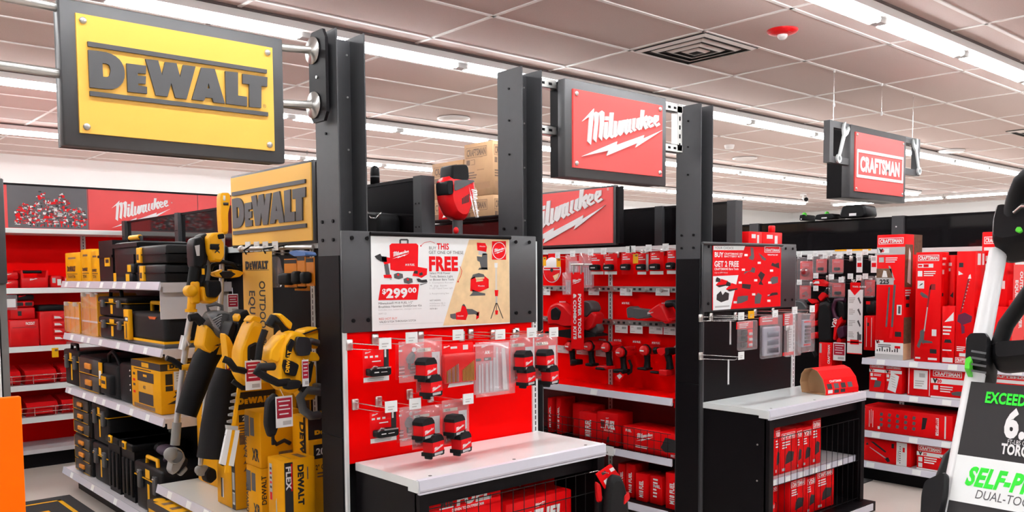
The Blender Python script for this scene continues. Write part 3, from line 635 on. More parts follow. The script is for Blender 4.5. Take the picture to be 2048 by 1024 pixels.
b.flat(bn2, [rect(0.958, 1.77, 0.962, 2.08), rect(1.80, 1.77, 1.804, 2.08)], KPRINT)
b.build('banner', GB)

# aisle signs on the header of each run
def wall_sign(label, loc, w, h, face, logo, lw, lx, lz, lm):
    t = thing('wall_sign', label, 'sign', loc, AISLE, 'signs above the gondola aisles')
    f = MB(); f.rbox(-w / 2, 0, 0, w / 2, 0.04, h, FRAMEG, 0.003, 1); f.box(w / 2, 0.012, 0.01, w / 2 + 0.03, 0.05, h - 0.01, BLACK); f.build('frame', t)
    f = MB(); f.box(-w / 2 + 0.012, -0.006, 0.012, w / 2 - 0.012, 0, h - 0.012, face); f.build('face_panel', t)
    f = MB(); f.logo((Vector((0, -0.0061, 0)), Vector((1, 0, 0)), Vector((0, 0, 1))), logo, lx, lz, lw, lm, 0.007); f.text((Vector((0, -0.0064, 0)), Vector((1, 0, 0)), Vector((0, 0, 1))), '\u00ae', lx + lw + 0.005, lz + lw * .42, 0.016, lm); f.build('lettering', t)
    return t
wall_sign('yellow wall sign with black block lettering above the outdoor equipment bay', (1.86, 3.83, 1.557), 0.85, 0.362, YSIGN, [[(x, y * 1.0) for x, y in p] for p in DEW], 0.765, -0.39, 0.065, FRAMEG)
wall_sign('red wall sign with white script lettering above the red tool wall', (4.08, 4.11, 1.592), 0.93, 0.372, RSIGN, MILW, 0.80, -0.40, 0.005, WPRINT)

# ================================================================== helpers for goods
def pillow(mb, p2, y0, y1, m, c=0.012, k=0.84, M=None):
    """outline (x,z) with real thickness y0..y1 and rounded-off rims."""
    ar = sum(p2[i][0] * p2[(i + 1) % len(p2)][1] - p2[(i + 1) % len(p2)][0] * p2[i][1] for i in range(len(p2)))
    if ar < 0: p2 = p2[::-1]
    for r_ in (.13, .2):
        p2 = [q_ for i in range(len(p2)) for a_, b_ in ((p2[i], p2[(i + 1) % len(p2)]),) for q_ in ((a_[0] * (1 - r_) + b_[0] * r_, a_[1] * (1 - r_) + b_[1] * r_), (a_[0] * r_ + b_[0] * (1 - r_), a_[1] * r_ + b_[1] * (1 - r_)))]
    n = len(p2); cx = sum(p[0] for p in p2) / n; cz = sum(p[1] for p in p2) / n
    V = []
    for y, s in ((y0, k), (y0 + c * .4, (1 + k) / 2 + .03), (y0 + c, 1), (y1 - c, 1), (y1 - c * .4, (1 + k) / 2 + .03), (y1, k)):
        V += [(cx + (a - cx) * s, y, cz + (b - cz) * s) for a, b in p2]
    F = [(j * n + i, j * n + (i + 1) % n, (j + 1) * n + (i + 1) % n, (j + 1) * n + i) for j in range(5) for i in range(n)]
    mb.add(V, [f[::-1] for f in F], m, M, True)
    mb.add(V, [tuple(range(n)), tuple(range(6 * n - 1, 5 * n - 1, -1))], m, M)
    return mb
class TR:
    """surveyed outlines on a plane X = const, given in a root's own frame (root turned by AISLE)."""
    def __init__(s, X, Y, Z=0.0): s.X, s.Y, s.Z = X, Y, Z
    def p(s, x, y, dX=0.0): q = atX(x, y, s.X + dX); return (s.Y - q.y, q.z - s.Z)
    def o(s, pts, dX=0.0): return [s.p(x, y, dX) for x, y in pts]
    def v(s, x, y, dy=0.0): q = s.p(x, y, dy); return (q[0], dy, q[1])
class TF:
    """the same on a plane Y = const for goods that face the front (root not turned)."""
    def __init__(s, Y, X, Z=0.0): s.X, s.Y, s.Z = X, Y, Z
    def p(s, x, y, dy=0.0): q = atY(x, y, s.Y + dy); return (q.x - s.X, q.z - s.Z)
    def o(s, pts, dy=0.0): return [s.p(x, y, dy) for x, y in pts]
    def v(s, x, y, dy=0.0): q = s.p(x, y, dy); return (q[0], dy, q[1])
DEWL = DEW[2:]
def carton(name, label, cat, loc, rz, w, d, h, m, front=None, right=None, left=None, top=None, group=None, rot=None, r=0.003):
    b = MB(); b.rbox(0, 0, 0, w, d, h, m, r, 1)
    E_ = 0.0006
    if front: front(b, FR(0, -E_, 0), w, h)
    if right: right(b, SD(w + E_, 0, 0), d, h)
    if left: left(b, SL(-E_, d, 0), d, h)
    if top: top(b, TP(0, 0, h + E_), w, d)
    o = b.build(name, loc=loc, rz=rz, rot=rot); return tag(o, label, cat, group)
def up(fr, e): return (fr[0] + fr[1].cross(fr[2]).normalized() * e, fr[1], fr[2])
def bars(b, fr, x, y, w, n, step, m, h=None, seed=0):
    r = random.Random(seed)
    for i in range(n): b.flat(fr, [rect(x, y - i * step, x + w * (0.55 + 0.45 * r.random()), y - i * step + (h or step * 0.5))], m)
def barcode(b, fr, x, y, w, h, seed=0):
    r = random.Random(seed); b.flat(fr, [rect(x, y, x + w, y + h)], PAPER); f2 = up(fr, 0.0003); u = x + w * .06
    while u < x + w * .92: t = w * r.uniform(.02, .06); b.flat(f2, [rect(u, y + h * .2, u + t * .6, y + h * .9)], KPRINT); u += t * 1.4

# ================================================================== toolbox bay (left gondola)
XS = 1.575      # front line of the goods on these shelves
def ysh(px, z, X=XS):     # where a sight column meets the shelf front at height z
    lo, hi = 0, 2000
    for _ in range(50):
        m_ = (lo + hi) / 2
        if atX(px, m_, X).z > z: lo = m_
        else: hi = m_
    return atX(px, lo, X).y
def yellow_box(n, y, w, h, label, txt):
    def fr(b, f, w_, h_):
        b.logo(f, DEWL, w_ * .12, h_ * .30, w_ * .55, KPRINT); b.flat(f, [rect(w_ * .1, h_ * .25, w_ * .8, h_ * .27)], KPRINT); b.flat(f, [rect(w_ * .2, h_ * .78, w_ * .7, h_ * .84)], BPRINT); b.text(f, txt, w_ * .14, h_ * .12, h_ * .09, KPRINT, bold=.02)
    carton('yellow_case', label, 'tool case', (XS, y, 1.386), AISLE, w, 0.26, h, YCARD, fr, group='yellow cases on the top shelf')
yellow_box(0, 6.23, 0.34, 0.185, 'yellow case at the left end of the top tool box shelf', 'TOUGHSYSTEM')
yellow_box(1, 5.87, 0.20, 0.20, 'middle yellow case of three on the top tool box shelf', 'TSTAK')
yellow_box(2, 5.66, 0.16, 0.187, 'narrow yellow case beside the tall black bin on the top shelf', 'TSTAK')
# tall black bins / totes
t = thing('storage_bin', 'tall black open bin with a small yellow label beside the yellow cases', 'storage bin', (XS, 5.49, 1.386), AISLE)
b = MB(); b.prism([(0, 0), (0.24, 0), (0.25, 0.24), (-0.01, 0.24)], 0.0, 0.26, BPLAS); b.box(-0.012, -0.008, 0.14, 0.252, 0.262, 0.155, BPLAS); b.build('body', t)
b = MB(); b.flat(FR(0, -0.002, 0), [rect(0.1, 0.09, 0.2, 0.155)], YPRINT); b.flat(FR(0, -0.0025, 0), [rect(0.12, 0.11, 0.18, 0.13)], KPRINT); b.build('label_plate', t)
t = thing('tool_tote', 'large black tool tote with a yellow handle on the top shelf', 'tool box', (XS, 5.22, 1.386), AISLE)
b = MB(); b.rbox(0, 0, 0, 0.42, 0.27, 0.22, BPLAS, 0.015); b.box(-0.01, -0.012, 0.19, 0.43, 0.28, 0.212, BPLAS); b.box(0.06, -0.008, 0.03, 0.36, 0, 0.15, BPLAS)
b.flat(FR(0, -0.0125, 0), [rect(0.02, 0.0, 0.07, 0.05)], YPRINT); b.build('body', t)
b = MB(); b.tube([(0.12, 0.05, 0.21), (0.12, 0.05, 0.245), (0.32, 0.05, 0.245), (0.32, 0.05, 0.21)], 0.009, BPLAS); b.build('handle_bracket', t)
b = MB(); b.cyl((0.14, 0.05, 0.246), (0.30, 0.05, 0.246), 0.014, YEL); b.build('handle', t)
for i, z in enumerate((0.0, 0.096)):
    t = thing('flat_tool_case', 'long flat black tool case, %s of the stack of two on the top shelf' % ('lower' if i == 0 else 'upper'), 'tool box', (XS - 0.015, 4.79 - 0.02 * i, 1.386 + z), AISLE, 'flat black cases on the top shelf')
    b = MB(); b.rbox(0, 0, 0, 0.42, 0.32, 0.092, BPLAS, 0.012); b.box(0.0, -0.006, 0.044, 0.42, 0.3, 0.05, BLACK); b.build('body', t)
    b = MB(); x_ = .01 + .06 * (1 - i); b.rbox(x_, -0.012, 0.005, x_ + .06, 0.02, 0.085, YEL, 0.004); b.flat(FR(0, -0.0125, 0), [rect(x_ + .01, 0.02, x_ + .04, 0.05)], KPRINT); b.build('latch', t)
for i, (yy, z) in enumerate(((4.97, 0.0), (4.94, 0.05))):
    carton('small_parts_box', ('lower' if i == 0 else 'upper') + ' small yellow fronted box between the black tote and the flat cases', 'storage box', (XS - 0.02, yy, 1.386 + z), AISLE, 0.12, 0.04, 0.048, BPLAS, lambda b, f, w, h: b.flat(f, [rect(0.01, 0.005, 0.07, h - .005)], YPRINT))
# second shelf: clear organisers
def organiser(loc, w, h, rows, cols, label):
    t = thing('parts_organiser', label, 'storage box', loc, AISLE)
    b = MB(); b.rbox(0, 0.012, 0, w, 0.24, h, mat('amber organiser plastic', (0.80, 0.33, 0.02), 0.4), 0.008); b.build('body', t)
    b = MB(); b.rbox(-0.004, 0, -0.0, w + 0.004, 0.014, h, CLEAR, 0.006); b.build('clear_lid', t)
    b = MB()
    for i in range(cols + 1): x = w * i / cols; b.box(x - 0.004, 0.006, 0.01, x + 0.004, 0.0125, h - 0.01, YEL)
    for j in range(rows + 1): z = h * j / rows; b.box(0, 0.006, max(0, z - 0.005), w, 0.0125, z + 0.005, WPRINT if j % 2 else YEL)
    b.build('divider_frame', t)
    for s in (0.2, 0.8):
        b = MB(); b.rbox(w * s - 0.02, -0.01, h - 0.02, w * s + 0.02, 0.02, h + 0.006, mat('smoky latch plastic', (0.55, 0.5, 0.45), 0.3), 0.003); b.build('latch', t)
organiser((XS - .005, 6.30, 1.051), 0.34, 0.195, 2, 3, 'clear lidded amber organiser at the left end of the second tool box shelf')
organiser((XS - .005, 5.90, 1.051), 0.32, 0.262, 3, 2, 'tall clear lidded orange organiser beside the stacked black cases')
def tool_box(loc, w, d, h, label, name='tool_box', handle=True, ptag=True, latches=True, group=None, line=True):
    t = thing(name, label, 'tool box', loc, AISLE, group)
    b = MB(); b.rbox(0, 0, 0, w, d, h * 0.70, BPLAS, 0.014); b.rbox(-0.006, -0.008, h * 0.70, w + 0.006, d, h, BPLAS, 0.014)
    if line: b.box(-0.007, -0.0085, h * 0.695, w + 0.007, d, h * 0.715, YEL)
    b.build('body', t)
    if latches:
        for s in (0.18, 0.74):
            b = MB(); b.rbox(w * s, -0.022, h * 0.48, w * s + 0.045, 0, h * 0.86, GPLAS, 0.005); b.cyl((w * s + .01, -0.023, h * .80), (w * s + .035, -0.023, h * .80), 0.004, STEEL, n=8); b.build('latch', t)
    if ptag:
        b = MB(); b.flat(FR(0, -0.0095, 0), [rect(w * .42, h * .74, w * .58, h * .92)], YPRINT); b.flat(FR(0, -0.0016, 0), [rect(w * .42, h * .15, w * .5, h * .6)], YPRINT); b.build('brand_plate', t)
    if handle:
        b = MB(); b.tube([(w * .3, 0.02, h - 0.01), (w * .32, 0.02, h + .035), (w * .68, 0.02, h + .035), (w * .7, 0.02, h - 0.01)], 0.011, BPLAS if not handle == 'y' else YEL); b.build('handle', t)
    return t
tool_box((XS, 5.53, 1.051), 0.52, 0.28, 0.13, 'lower of two stacked black tool boxes with yellow trim on the second shelf', handle=False, group='stacked boxes on the second shelf')
tool_box((XS, 5.53, 1.183), 0.52, 0.28, 0.115, 'upper of two stacked black tool boxes with a raised handle on the second shelf', group='stacked boxes on the second shelf')
t = thing('tool_bag', 'wide black tool bag with a yellow card tag on the second shelf', 'tool bag', (XS - 0.01, 4.98, 1.072), AISLE)
b = MB(); b.rbox(0, 0, 0, 0.56, 0.30, 0.155, RUB, 0.03, 3); b.build('body', t)
b = MB(); b.box(0, -0.004, 0.0, 0.56, 0.29, 0.012, YEL); b.rbox(-0.005, -0.006, -0.022, 0.565, 0.29, 0.0, GPLAS, 0.006); b.build('base_tray', t)
b = MB(); b.tube([(0.10, 0.1, 0.15), (0.10, 0.1, 0.20), (0.24, 0.1, 0.20), (0.24, 0.1, 0.15)], 0.012, YEL); b.build('handle', t)
b = MB(); b.rbox(0.02, -0.03, 0.0, 0.10, -0.006, 0.165, YCARD, 0.003, 1); b.flat(FR(0, -0.0305, 0), [rect(0.025, 0.10, 0.095, 0.125), rect(0.055, 0.01, 0.07, 0.09)], KPRINT); b.flat(FR(0, -0.0307, 0), [rect(0.05, 0.105, 0.09, 0.12)], PAPER); b.build('card_tag', t)
b = MB(); b.prism([(0.33, 0.135), (0.45, 0.135), (0.43, 0.122), (0.35, 0.122)], -0.003, 0.02, mat('orange patch', (0.55, 0.10, 0.01), .5)); b.build('patch', t)
# third shelf
tool_box((XS, 6.33, 0.701), 0.34, 0.28, 0.235, 'tall black tool box with yellow label strip at the left end of the third shelf', group='black boxes on the third shelf')
def drawer_unit(loc, w, h, n, label, group=None):
    t = thing('drawer_unit', label, 'tool box', loc, AISLE, group)
    b = MB(); b.rbox(0, 0, 0, w, 0.29, h, BPLAS, 0.008); b.build('body', t)
    for i in range(n):
        z0 = h * (0.03 + i * 0.94 / n); z1 = h * (0.03 + (i + 1) * 0.94 / n) - 0.006
        b = MB(); b.rbox(0.02, -0.012, z0, w - 0.02, 0.004, z1, mat('brownish black plastic', (0.045, 0.036, 0.03), 0.45), 0.004, 1)
        for q in (rect(0.02, z0, w - .02, z0 + .004), rect(0.02, z0, 0.025, z1)): b.flat(FR(0, -0.0126, 0), [q], YPRINT)
        f = b.build('drawer', t)
        b = MB(); b.rbox(w * .40, -0.024, z0 + (z1 - z0) * .35, w * .66, -0.010, z0 + (z1 - z0) * .72, mat('orange pull', (0.75, 0.26, 0.02), .45), 0.003, 1); b.box(w * .40, -0.0235, z0 + (z1 - z0) * .12, w * .66, -0.012, z0 + (z1 - z0) * .35, KPRINT); b.build('drawer_pull', f)
    return t
drawer_unit((XS, 5.98, 0.701), 0.44, 0.218, 2, 'two drawer black unit with orange pulls on the third shelf')
t = thing('tool_tote_bag', 'open black tool tote bag with straps and a hang tag on the third shelf', 'tool bag', (XS, 5.52, 0.701), AISLE)
b = MB(); b.rbox(0, 0, 0, 0.30, 0.24, 0.20, RUB, 0.02, 3); b.rbox(0.05, -0.03, 0.02, 0.24, 0.02, 0.14, RUB, 0.015, 2); b.build('body', t)
b = MB(); b.tube([(0.05, 0.03, 0.19), (0.08, 0.02, 0.25), (0.15, 0.02, 0.275), (0.22, 0.02, 0.25), (0.26, 0.03, 0.19)], 0.011, BPLAS); b.build('strap', t)
b = MB(); b.box(-0.03, -0.012, 0.06, 0.035, -0.008, 0.20, YCARD); b.flat(FR(0, -0.0125, 0), [rect(-0.022, 0.10, 0.02, 0.15)], PAPER); b.build('hang_tag', t)
b = MB(); b.box(0.09, -0.034, 0.06, 0.18, -0.031, 0.13, YCARD); b.flat(FR(0, -0.0345, 0), [rect(0.1, 0.085, 0.17, 0.105)], KPRINT); b.build('label_plate', t)
t = thing('tool_bag', 'tall black zipped bag with rivets beside the yellow carton', 'tool bag', (XS, 5.20, 0.701), AISLE)
b = MB(); b.rbox(0, 0, 0, 0.22, 0.27, 0.225, BPLAS, 0.02, 3); b.build('body', t)
b = MB()
for z in (0.08, 0.11, 0.16, 0.19): b.ell((0.19, 0.0, z), (0.006, 0.004, 0.006), CHROME, 8)
b.build('snap', t)
def yfr(b, f, w, h):
    b.flat(f, [rect(0, h * .86, w, h)], KPRINT); f2 = up(f, .0003); b.flat(f2, [rect(w * .38, h * .88, w * .62, h * .97)], YPRINT)
    b.flat(f, [rect(w * .22, h * .58, w * .78, h * .78), rect(w * .25, h * .12, w * .75, h * .35)], KPRINT); b.flat(f, [rect(w * .25, h * .36, w * .75, h * .57)], mat('deep yellow print', (0.75, .36, .01), .5, noise=0)); b.flat(f2, [rect(w * .42, h * .68, w * .55, h * .73)], YPRINT); b.text(f2, '400', w * .41, h * .43, h * .07, KPRINT, bold=.03)
    b.flat(f, [rect(w * .1, h * .81, w * .7, h * .83)], KPRINT); b.flat(f, [rect(w * .08, h * .02, w * .8, h * .10)], BPRINT)
    for i, z in enumerate((.3, .45, .55, .68)): b.flat(f, [rect(w * .06, h * z, w * .14, h * (z + .05))], [RPRINT, KPRINT][i % 2])
def yrt(b, f, w, h):
    b.flat(f, [rect(0, h * .86, w, h)], KPRINT); f2 = up(f, .0003)
    b.flat(f2, [rect(w * .12, h * .875, w * .72, h * .985)], YPRINT); b.logo(up(f, .0006), DEWL, w * .15, h * .885, w * .5, KPRINT, hs=.75)
    b.flat(f, [rect(w * .08, h * .58, w * .2, h * .80), rect(w * .08, h * .46, w * .2, h * .56)], KPRINT)
    b.flat(f2, [rect(w * .22, h * .47, w * .82, h * .84)], PAPER); bars(b, up(f, .0005), w * .26, h * .79, w * .5, 4, h * .05, LGREY, seed=3); barcode(b, up(f, .0006), w * .3, h * .49, w * .4, h * .09, 2)
    b.flat(f, [[(w * .1, h * .2), (w * .85, h * .2), (w * .85, h * .4), (w * .5, h * .43), (w * .3, h * .3)]], KPRINT); b.text(f2, 'XX', w * .2, h * .33, h * .1, KPRINT, bold=.05, shear=.3)
carton('tool_carton', 'yellow carton with a taped white shipping label on the third shelf', 'carton', (XS - .01, 4.955, 0.702), AISLE, 0.45, 0.31, 0.262, YCARD, yfr, yrt)
# base deck
for i, z in enumerate((0.151, 0.40)):
    drawer_unit((XS, 6.15, z), 0.36, 0.246, 3, ('bottom' if i == 0 else 'top') + ' three drawer black unit of the stack at the left end of the base deck', 'drawer units on the base deck')
    tool_box((XS, 5.74, z), 0.30, 0.28, 0.24, ('bottom' if i == 0 else 'top') + ' upright black tool box beside the stacked drawer units', handle=False, group='upright boxes on the base deck')
def bin_(loc, label, w=0.22, h=0.33):
    t = thing('deep_tool_bin', label, 'storage bin', loc, AISLE, 'deep black bins on the base deck')
    b = MB(); b.prism([(0.015, 0), (w - .015, 0), (w, h), (0, h)], 0, 0.28, BPLAS)
    for x in (0.03, w * .42, w * .75): b.rbox(x, -0.012, 0.03, x + 0.035, 0.004, h - 0.09, BPLAS, 0.005)
    b.rbox(-0.006, -0.014, h - 0.04, w + 0.006, 0.29, h, BPLAS, 0.008); b.build('body', t)
    b = MB(); b.rbox(w * .38, -0.024, h - 0.035, w * .62, -0.012, h + .01, YEL, 0.003, 1); b.rbox(w * .43, -0.026, h - .024, w * .57, -.0235, h, KPRINT, .001, 1); b.build('latch', t)
bin_((XS - .01, 5.42, 0.151), 'deep ribbed black bin with yellow latch, left of the pair on the base deck')
bin_((XS - .01, 5.17, 0.151), 'deep ribbed black bin with yellow latch, right of the pair on the base deck')
tool_box((XS - .02, 4.90, 0.151), 0.42, 0.30, 0.26, 'large black tool chest with yellow piping at the right end of the base deck', 'tool_chest', handle='y')
t = thing('work_gloves', 'purple grey work glove lying on the large black tool chest', 'glove', (XS + .06, 4.88, 0.412), AISLE)
b = MB(); GLV = mat('purple grey cloth', (0.07, 0.05, 0.08), 0.7); b.ell((0.10, 0.05, 0.05), (0.10, 0.05, 0.03), GLV)
for k in range(5): b.tube([(0.14, 0.03 + .012 * k, 0.05), (0.19, 0.01 + .014 * k, 0.035 - .004 * k), (0.225, -0.01 + .014 * k, 0.02)], [.012, .011, .008], GLV)
b.build('palm', t)
b = MB(); b.ell((0.02, 0.05, 0.055), (0.03, 0.045, 0.028), RUB); b.build('cuff', t)

# ================================================================== outdoor equipment bay
def ycard(name, label, loc, w, d, h, front, right=None, top=None, group='yellow cartons in the outdoor equipment bay', m=YCARD):
    return carton(name, label, 'carton', loc, AISLE, w, d, h, m, front, right, None, top, group)
ZD = 0.372
def c1f(b, f, w, h):
    b.flat(f, [rect(w * .22, h * .06, w * .30, h * .22)], KPRINT); b.flat(up(f, .0003), [rect(w * .31, h * .06, w * .36, h * .22)], PAPER); b.flat(f, [rect(w * .2, h * .32, w * .4, h * .5)], KPRINT)
    b.flat(f, [rect(w * .82, 0, w, h)], KPRINT); barcode(b, up(f, .0003), w * .85, h * .04, w * .12, h * .1, 4); b.flat(up(f, .0003), [rect(w * .85, h * .16, w * .97, h * .3)], LGREY)
def c1r(b, f, w, h):
    b.flat(f, [rect(0, h * .80, w, h * .94)], KPRINT); b.logo(up(f, .0003), DEWL, w * .1, h * .83, w * .84, YPRINT, hs=.9)
    b.flat(f, [rect(w * .12, h * .70, w * .6, h * .76)], KPRINT); b.text(up(f, .0003), '20V', w * .2, h * .712, h * .035, WPRINT, bold=.03)
    bars(b, f, w * .12, h * .67, w * .7, 4, h * .022, BPRINT, seed=1)
    for i in range(4):
        for j in range(2): b.flat(f, [[(w * (.2 + .3 * j), h * (.3 + .06 * i)), (w * (.34 + .3 * j), h * (.31 + .06 * i)), (w * (.28 + .3 * j), h * (.345 + .06 * i))]], BPRINT)
    b.flat(f, [rect(w * .12, h * .52, w * .7, h * .60)], BPRINT); b.flat(f, [[(w * .25, h * .1), (w * .55, h * .14), (w * 1.0, h * .3), (w * 1.0, h * .22), (w * .5, h * .06)]], KPRINT)
ycard('tool_carton', 'tall yellow carton with a black stripe standing on the white deck', (1.585, 3.865, ZD), 0.20, 0.20, 0.56, c1f, c1r)
def c0f(b, f, w, h):
    b.text(f, 'D\u00c9WALT'.replace('\u00c9', 'E'), w * .2, h * .9, h * .05, KPRINT, bold=.03); b.tube([Vector((w * .25, -.004, h * .5)), Vector((w * .35, -.006, h * .56)), Vector((w * .42, -.004, h * .5))], .006, KPRINT)
    b.flat(f, [rect(w * .1, h * .25, w * .3, h * .4)], LGREY); b.flat(f, [rect(w * .5, h * .62, w * .62, h * .85)], KPRINT)
ycard('tool_carton', 'tall yellow carton standing behind the hanging leaf blower', (1.69, 4.36, ZD), 0.34, 0.2, 0.68, c0f)
def c2f(b, f, w, h):
    b.flat(f, [rect(0, h * .52, w * .3, h * .9), rect(w * .36, h * .55, w * .62, h * .88)], GPRINT); b.text(f, 'DEWALT', w * .12, h * .12, h * .09, KPRINT, rot=PI / 2, bold=.03); b.text(f, 'XR', w * .45, h * .12, h * .2, KPRINT, bold=.05, fit=w * .45)
def c2r(b, f, w, h):
    b.tube([f[0] + f[1] * (w * .3) + f[2] * (h * .5), f[0] + f[1] * (w * .4) + f[2] * (h * .4), f[0] + f[1] * (w * .6) + f[2] * (h * .45), f[0] + f[1] * (w * .75) + f[2] * (h * .38)], .009, KPRINT)
    b.flat(f, [rect(w * .45, h * .12, w * .8, h * .26)], BPRINT); b.text(f, 'DEWALT', w * .1, h * .8, h * .08, KPRINT, bold=.03)
def c3r(b, f, w, h):
    b.logo(f, DEWL, w * .2, h * .70, w * .74, KPRINT, hs=1.0); b.text(f, 'XR', w * .25, h * .22, h * .34, KPRINT, bold=.08, fit=w * .62); b.text(f, 'DEWALT', w * .12, h * .35, h * .09, KPRINT, rot=PI / 2, bold=.02); b.text(f, '17" 60V', w * .25, h * .05, h * .06, KPRINT, fit=w * .5)
ycard('tool_carton', 'yellow carton, lower of the two stacked beside the tall carton', (1.575, 3.525, ZD), 0.145, 0.18, 0.235, c2f, c3r)
ycard('tool_carton', 'yellow carton, upper of the two stacked beside the tall carton', (1.575, 3.53, ZD + .237), 0.15, 0.18, 0.235, c2f, c2r)
def c4f(b, f, w, h):
    b.flat(f, [rect(w * .12, h * .45, w * .3, h * .92)], LGREY); b.flat(up(f, .0003), [rect(w * .14, h * .45, w * .28, h * .55)], RPRINT)
    for i in range(5): b.flat(up(f, .0003), [rect(w * .15, h * (.6 + .06 * i), w * .27, h * (.63 + .06 * i))], [KPRINT, RPRINT][i % 2])
    b.flat(f, [[(w * .5, h * .02), (w * .6, h * .02), (w * .56, h * .5), (w * .5, h * .45)]], LGREY)
def c4r(b, f, w, h): b.flat(f, [rect(w * .04, h * .22, w * .30, h * .97), [(w * .10, h * .02), (w * .22, h * .02), (w * .30, h * .22), (w * .04, h * .22)]], KPRINT); b.text(up(f, .0003), 'FLEX', w * .09, h * .92, w * .16, WPRINT, rot=-PI / 2, bold=.04, fit=h * .3); b.flat(up(f, .0003), [rect(w * .24, h * .6, w * .28, h * .95)], RPRINT); b.text(f, 'DEWALT', w * .46, h * .92, w * .17, KPRINT, rot=-PI / 2, bold=.06, fit=h * .52); b.flat(f, [rect(w * .74, h * .72, w * .78, h * .88)], BPRINT)
def c4t(b, f, w, d): b.flat(f, [rect(w * .1, d * .3, w * .9, d * .32), rect(w * .3, d * .6, w * .9, d * .8)], BPRINT)
ycard('tool_carton', 'yellow carton with FLEX printed on a black band at the right end of the deck', (1.545, 3.255, ZD), 0.135, 0.14, 0.315, c4f, c4r, c4t)
def c5f(b, f, w, h): b.text(f, 'DEWALT', w * .5, h * .95, w * .28, KPRINT, rot=-PI / 2, bold=.05); b.flat(f, [rect(w * .72, 0, w * .86, h)], KPRINT)
def c5r(b, f, w, h):
    b.flat(f, [rect(0, h * .80, w, h)], KPRINT); b.logo(up(f, .0003), DEWL, w * .15, h * .83, w * .8, YPRINT, hs=.65); b.flat(f, [rect(w * .12, h * .62, w * .98, h * .75)], KPRINT)
    b.text(up(f, .0003), '20V', w * .18, h * .655, h * .06, WPRINT, bold=.03); b.text(up(f, .0003), 'XR', w * .66, h * .65, h * .075, WPRINT, bold=.05, fit=w * .28); b.text(f, '12" CHAINSAW', w * .12, h * .52, h * .045, KPRINT, bold=.02, fit=w * .8); bars(b, f, w * .2, h * .48, w * .7, 2, h * .03, BPRINT)
ycard('tool_carton', 'tall yellow carton with a black top band by the post', (1.695, 3.33, ZD), 0.14, 0.19, 0.46, c5f, c5r)
def c6r(b, f, w, h): b.flat(f, [rect(0, 0, w, h * .14), rect(w * .25, h * .4, w * .9, h * .8)], BPRINT); b.flat(up(f, .0003), [rect(w * .6, h * .4, w * .9, h * .7)], KPRINT)
ycard('tool_carton', 'yellow carton behind the hedge trimmer blade', (1.79, 3.72, ZD), 0.2, 0.10, 0.60, lambda b, f, w, h: bars(b, f, w * .2, h * .8, w * .6, 8, h * .05, BPRINT, seed=5), c6r)
# carton under the deck
def cuf(b, f, w, h):
    for z in (.1, .52): b.flat(f, [rect(w * .02, h * z, w * .13, h * (z + .36))], mat('deep yellow print', None)); b.text(up(f, .0003), 'DEWALT', w * .03, h * (z + .1), h * .14, YPRINT, xs=.7, bold=.03)
    b.flat(f, [rect(w * .22, h * .3, w * .3, h * .8)], YPRINT)
    b.flat(f, [rect(w * .4, h * .2, w * .9, h * .8)], YPRINT)
def cut(b, f, w, d):
    b.flat(f, [rect(w * .08, d * .02, w, d * .8)], YPRINT); b.flat(f, [[(w * (.05 + .035 * math.cos(a * PI / 6)), d * (.3 + .2 * math.sin(a * PI / 6))) for a in range(12)]], YPRINT)
    f2 = up(f, .0003)
    for i in range(4): b.flat(f2, [rect(w * (.12 + .1 * i), d * .15, w * (.16 + .1 * i), d * .5)], BPRINT)
carton('tool_carton', 'black and yellow carton in front of the base under the white deck', 'carton', (1.43, 4.36, 0.0), AISLE, 1.1, 0.14, 0.315, mat('black carton', (.02, .02, .02), .45), cuf, None, None, cut)

# hanging tools, drawn on surveyed planes with their true thickness
def tool(name, label, X, Y, cat): return thing(name, label, cat, (X, Y, 0)), TF(Y, X)
t, q = tool('string_trimmer', 'yellow and grey cordless string trimmer hanging upside down at the left', 1.42, 3.80, 'string trimmer')
b = MB(); b.tube([q.v(383, 622), q.v(376, 660), q.v(363, 760), q.v(350, 880)], 0.014, ALU, 12); b.cyl(q.v(372, 672), q.v(366, 700), 0.021, ALU); b.tube([q.v(378, 690, -.02), q.v(371, 678, -.02), q.v(366, 700, -.02)], .012, ALU); b.cyl(q.v(364, 728), q.v(363, 733), .024, ALU); b.cyl(q.v(354, 845), q.v(350, 890), .020, mat('trimmer grey', (.28, .28, .27), .5)); b.build('shaft', t)
b = MB(); b.cyl(q.v(386, 585), q.v(382, 622), 0.019, YEL); b.cyl(q.v(382, 618), q.v(382, 624), .026, YEL); b.rbox(q.p(378, 600)[0], -.03, q.p(378, 608)[1], q.p(396, 560)[0], .03, q.p(396, 562)[1], YEL, .012); b.lathe([(.001, -.05), (.022, -.05), (.026, -.04), (.026, .0)], q.v(377, 582), YEL, 'y'); b.build('collar', t)
b = MB(); pillow(b, q.o([(382, 490), (385, 478), (398, 473), (405, 480), (404, 520), (398, 540), (384, 535)]), -.03, .06, BPLAS); pillow(b, q.o([(396, 488), (398, 472), (410, 466), (416, 474), (412, 530), (396, 540)]), -.02, .07, BPLAS); b.flat((Vector((0, -.0306, 0)), Vector((1, 0, 0)), Vector((0, 0, 1))), [q.o([(384, 492), (388, 512), (394, 512), (394, 490)])], LGREY); b.build('battery', t)
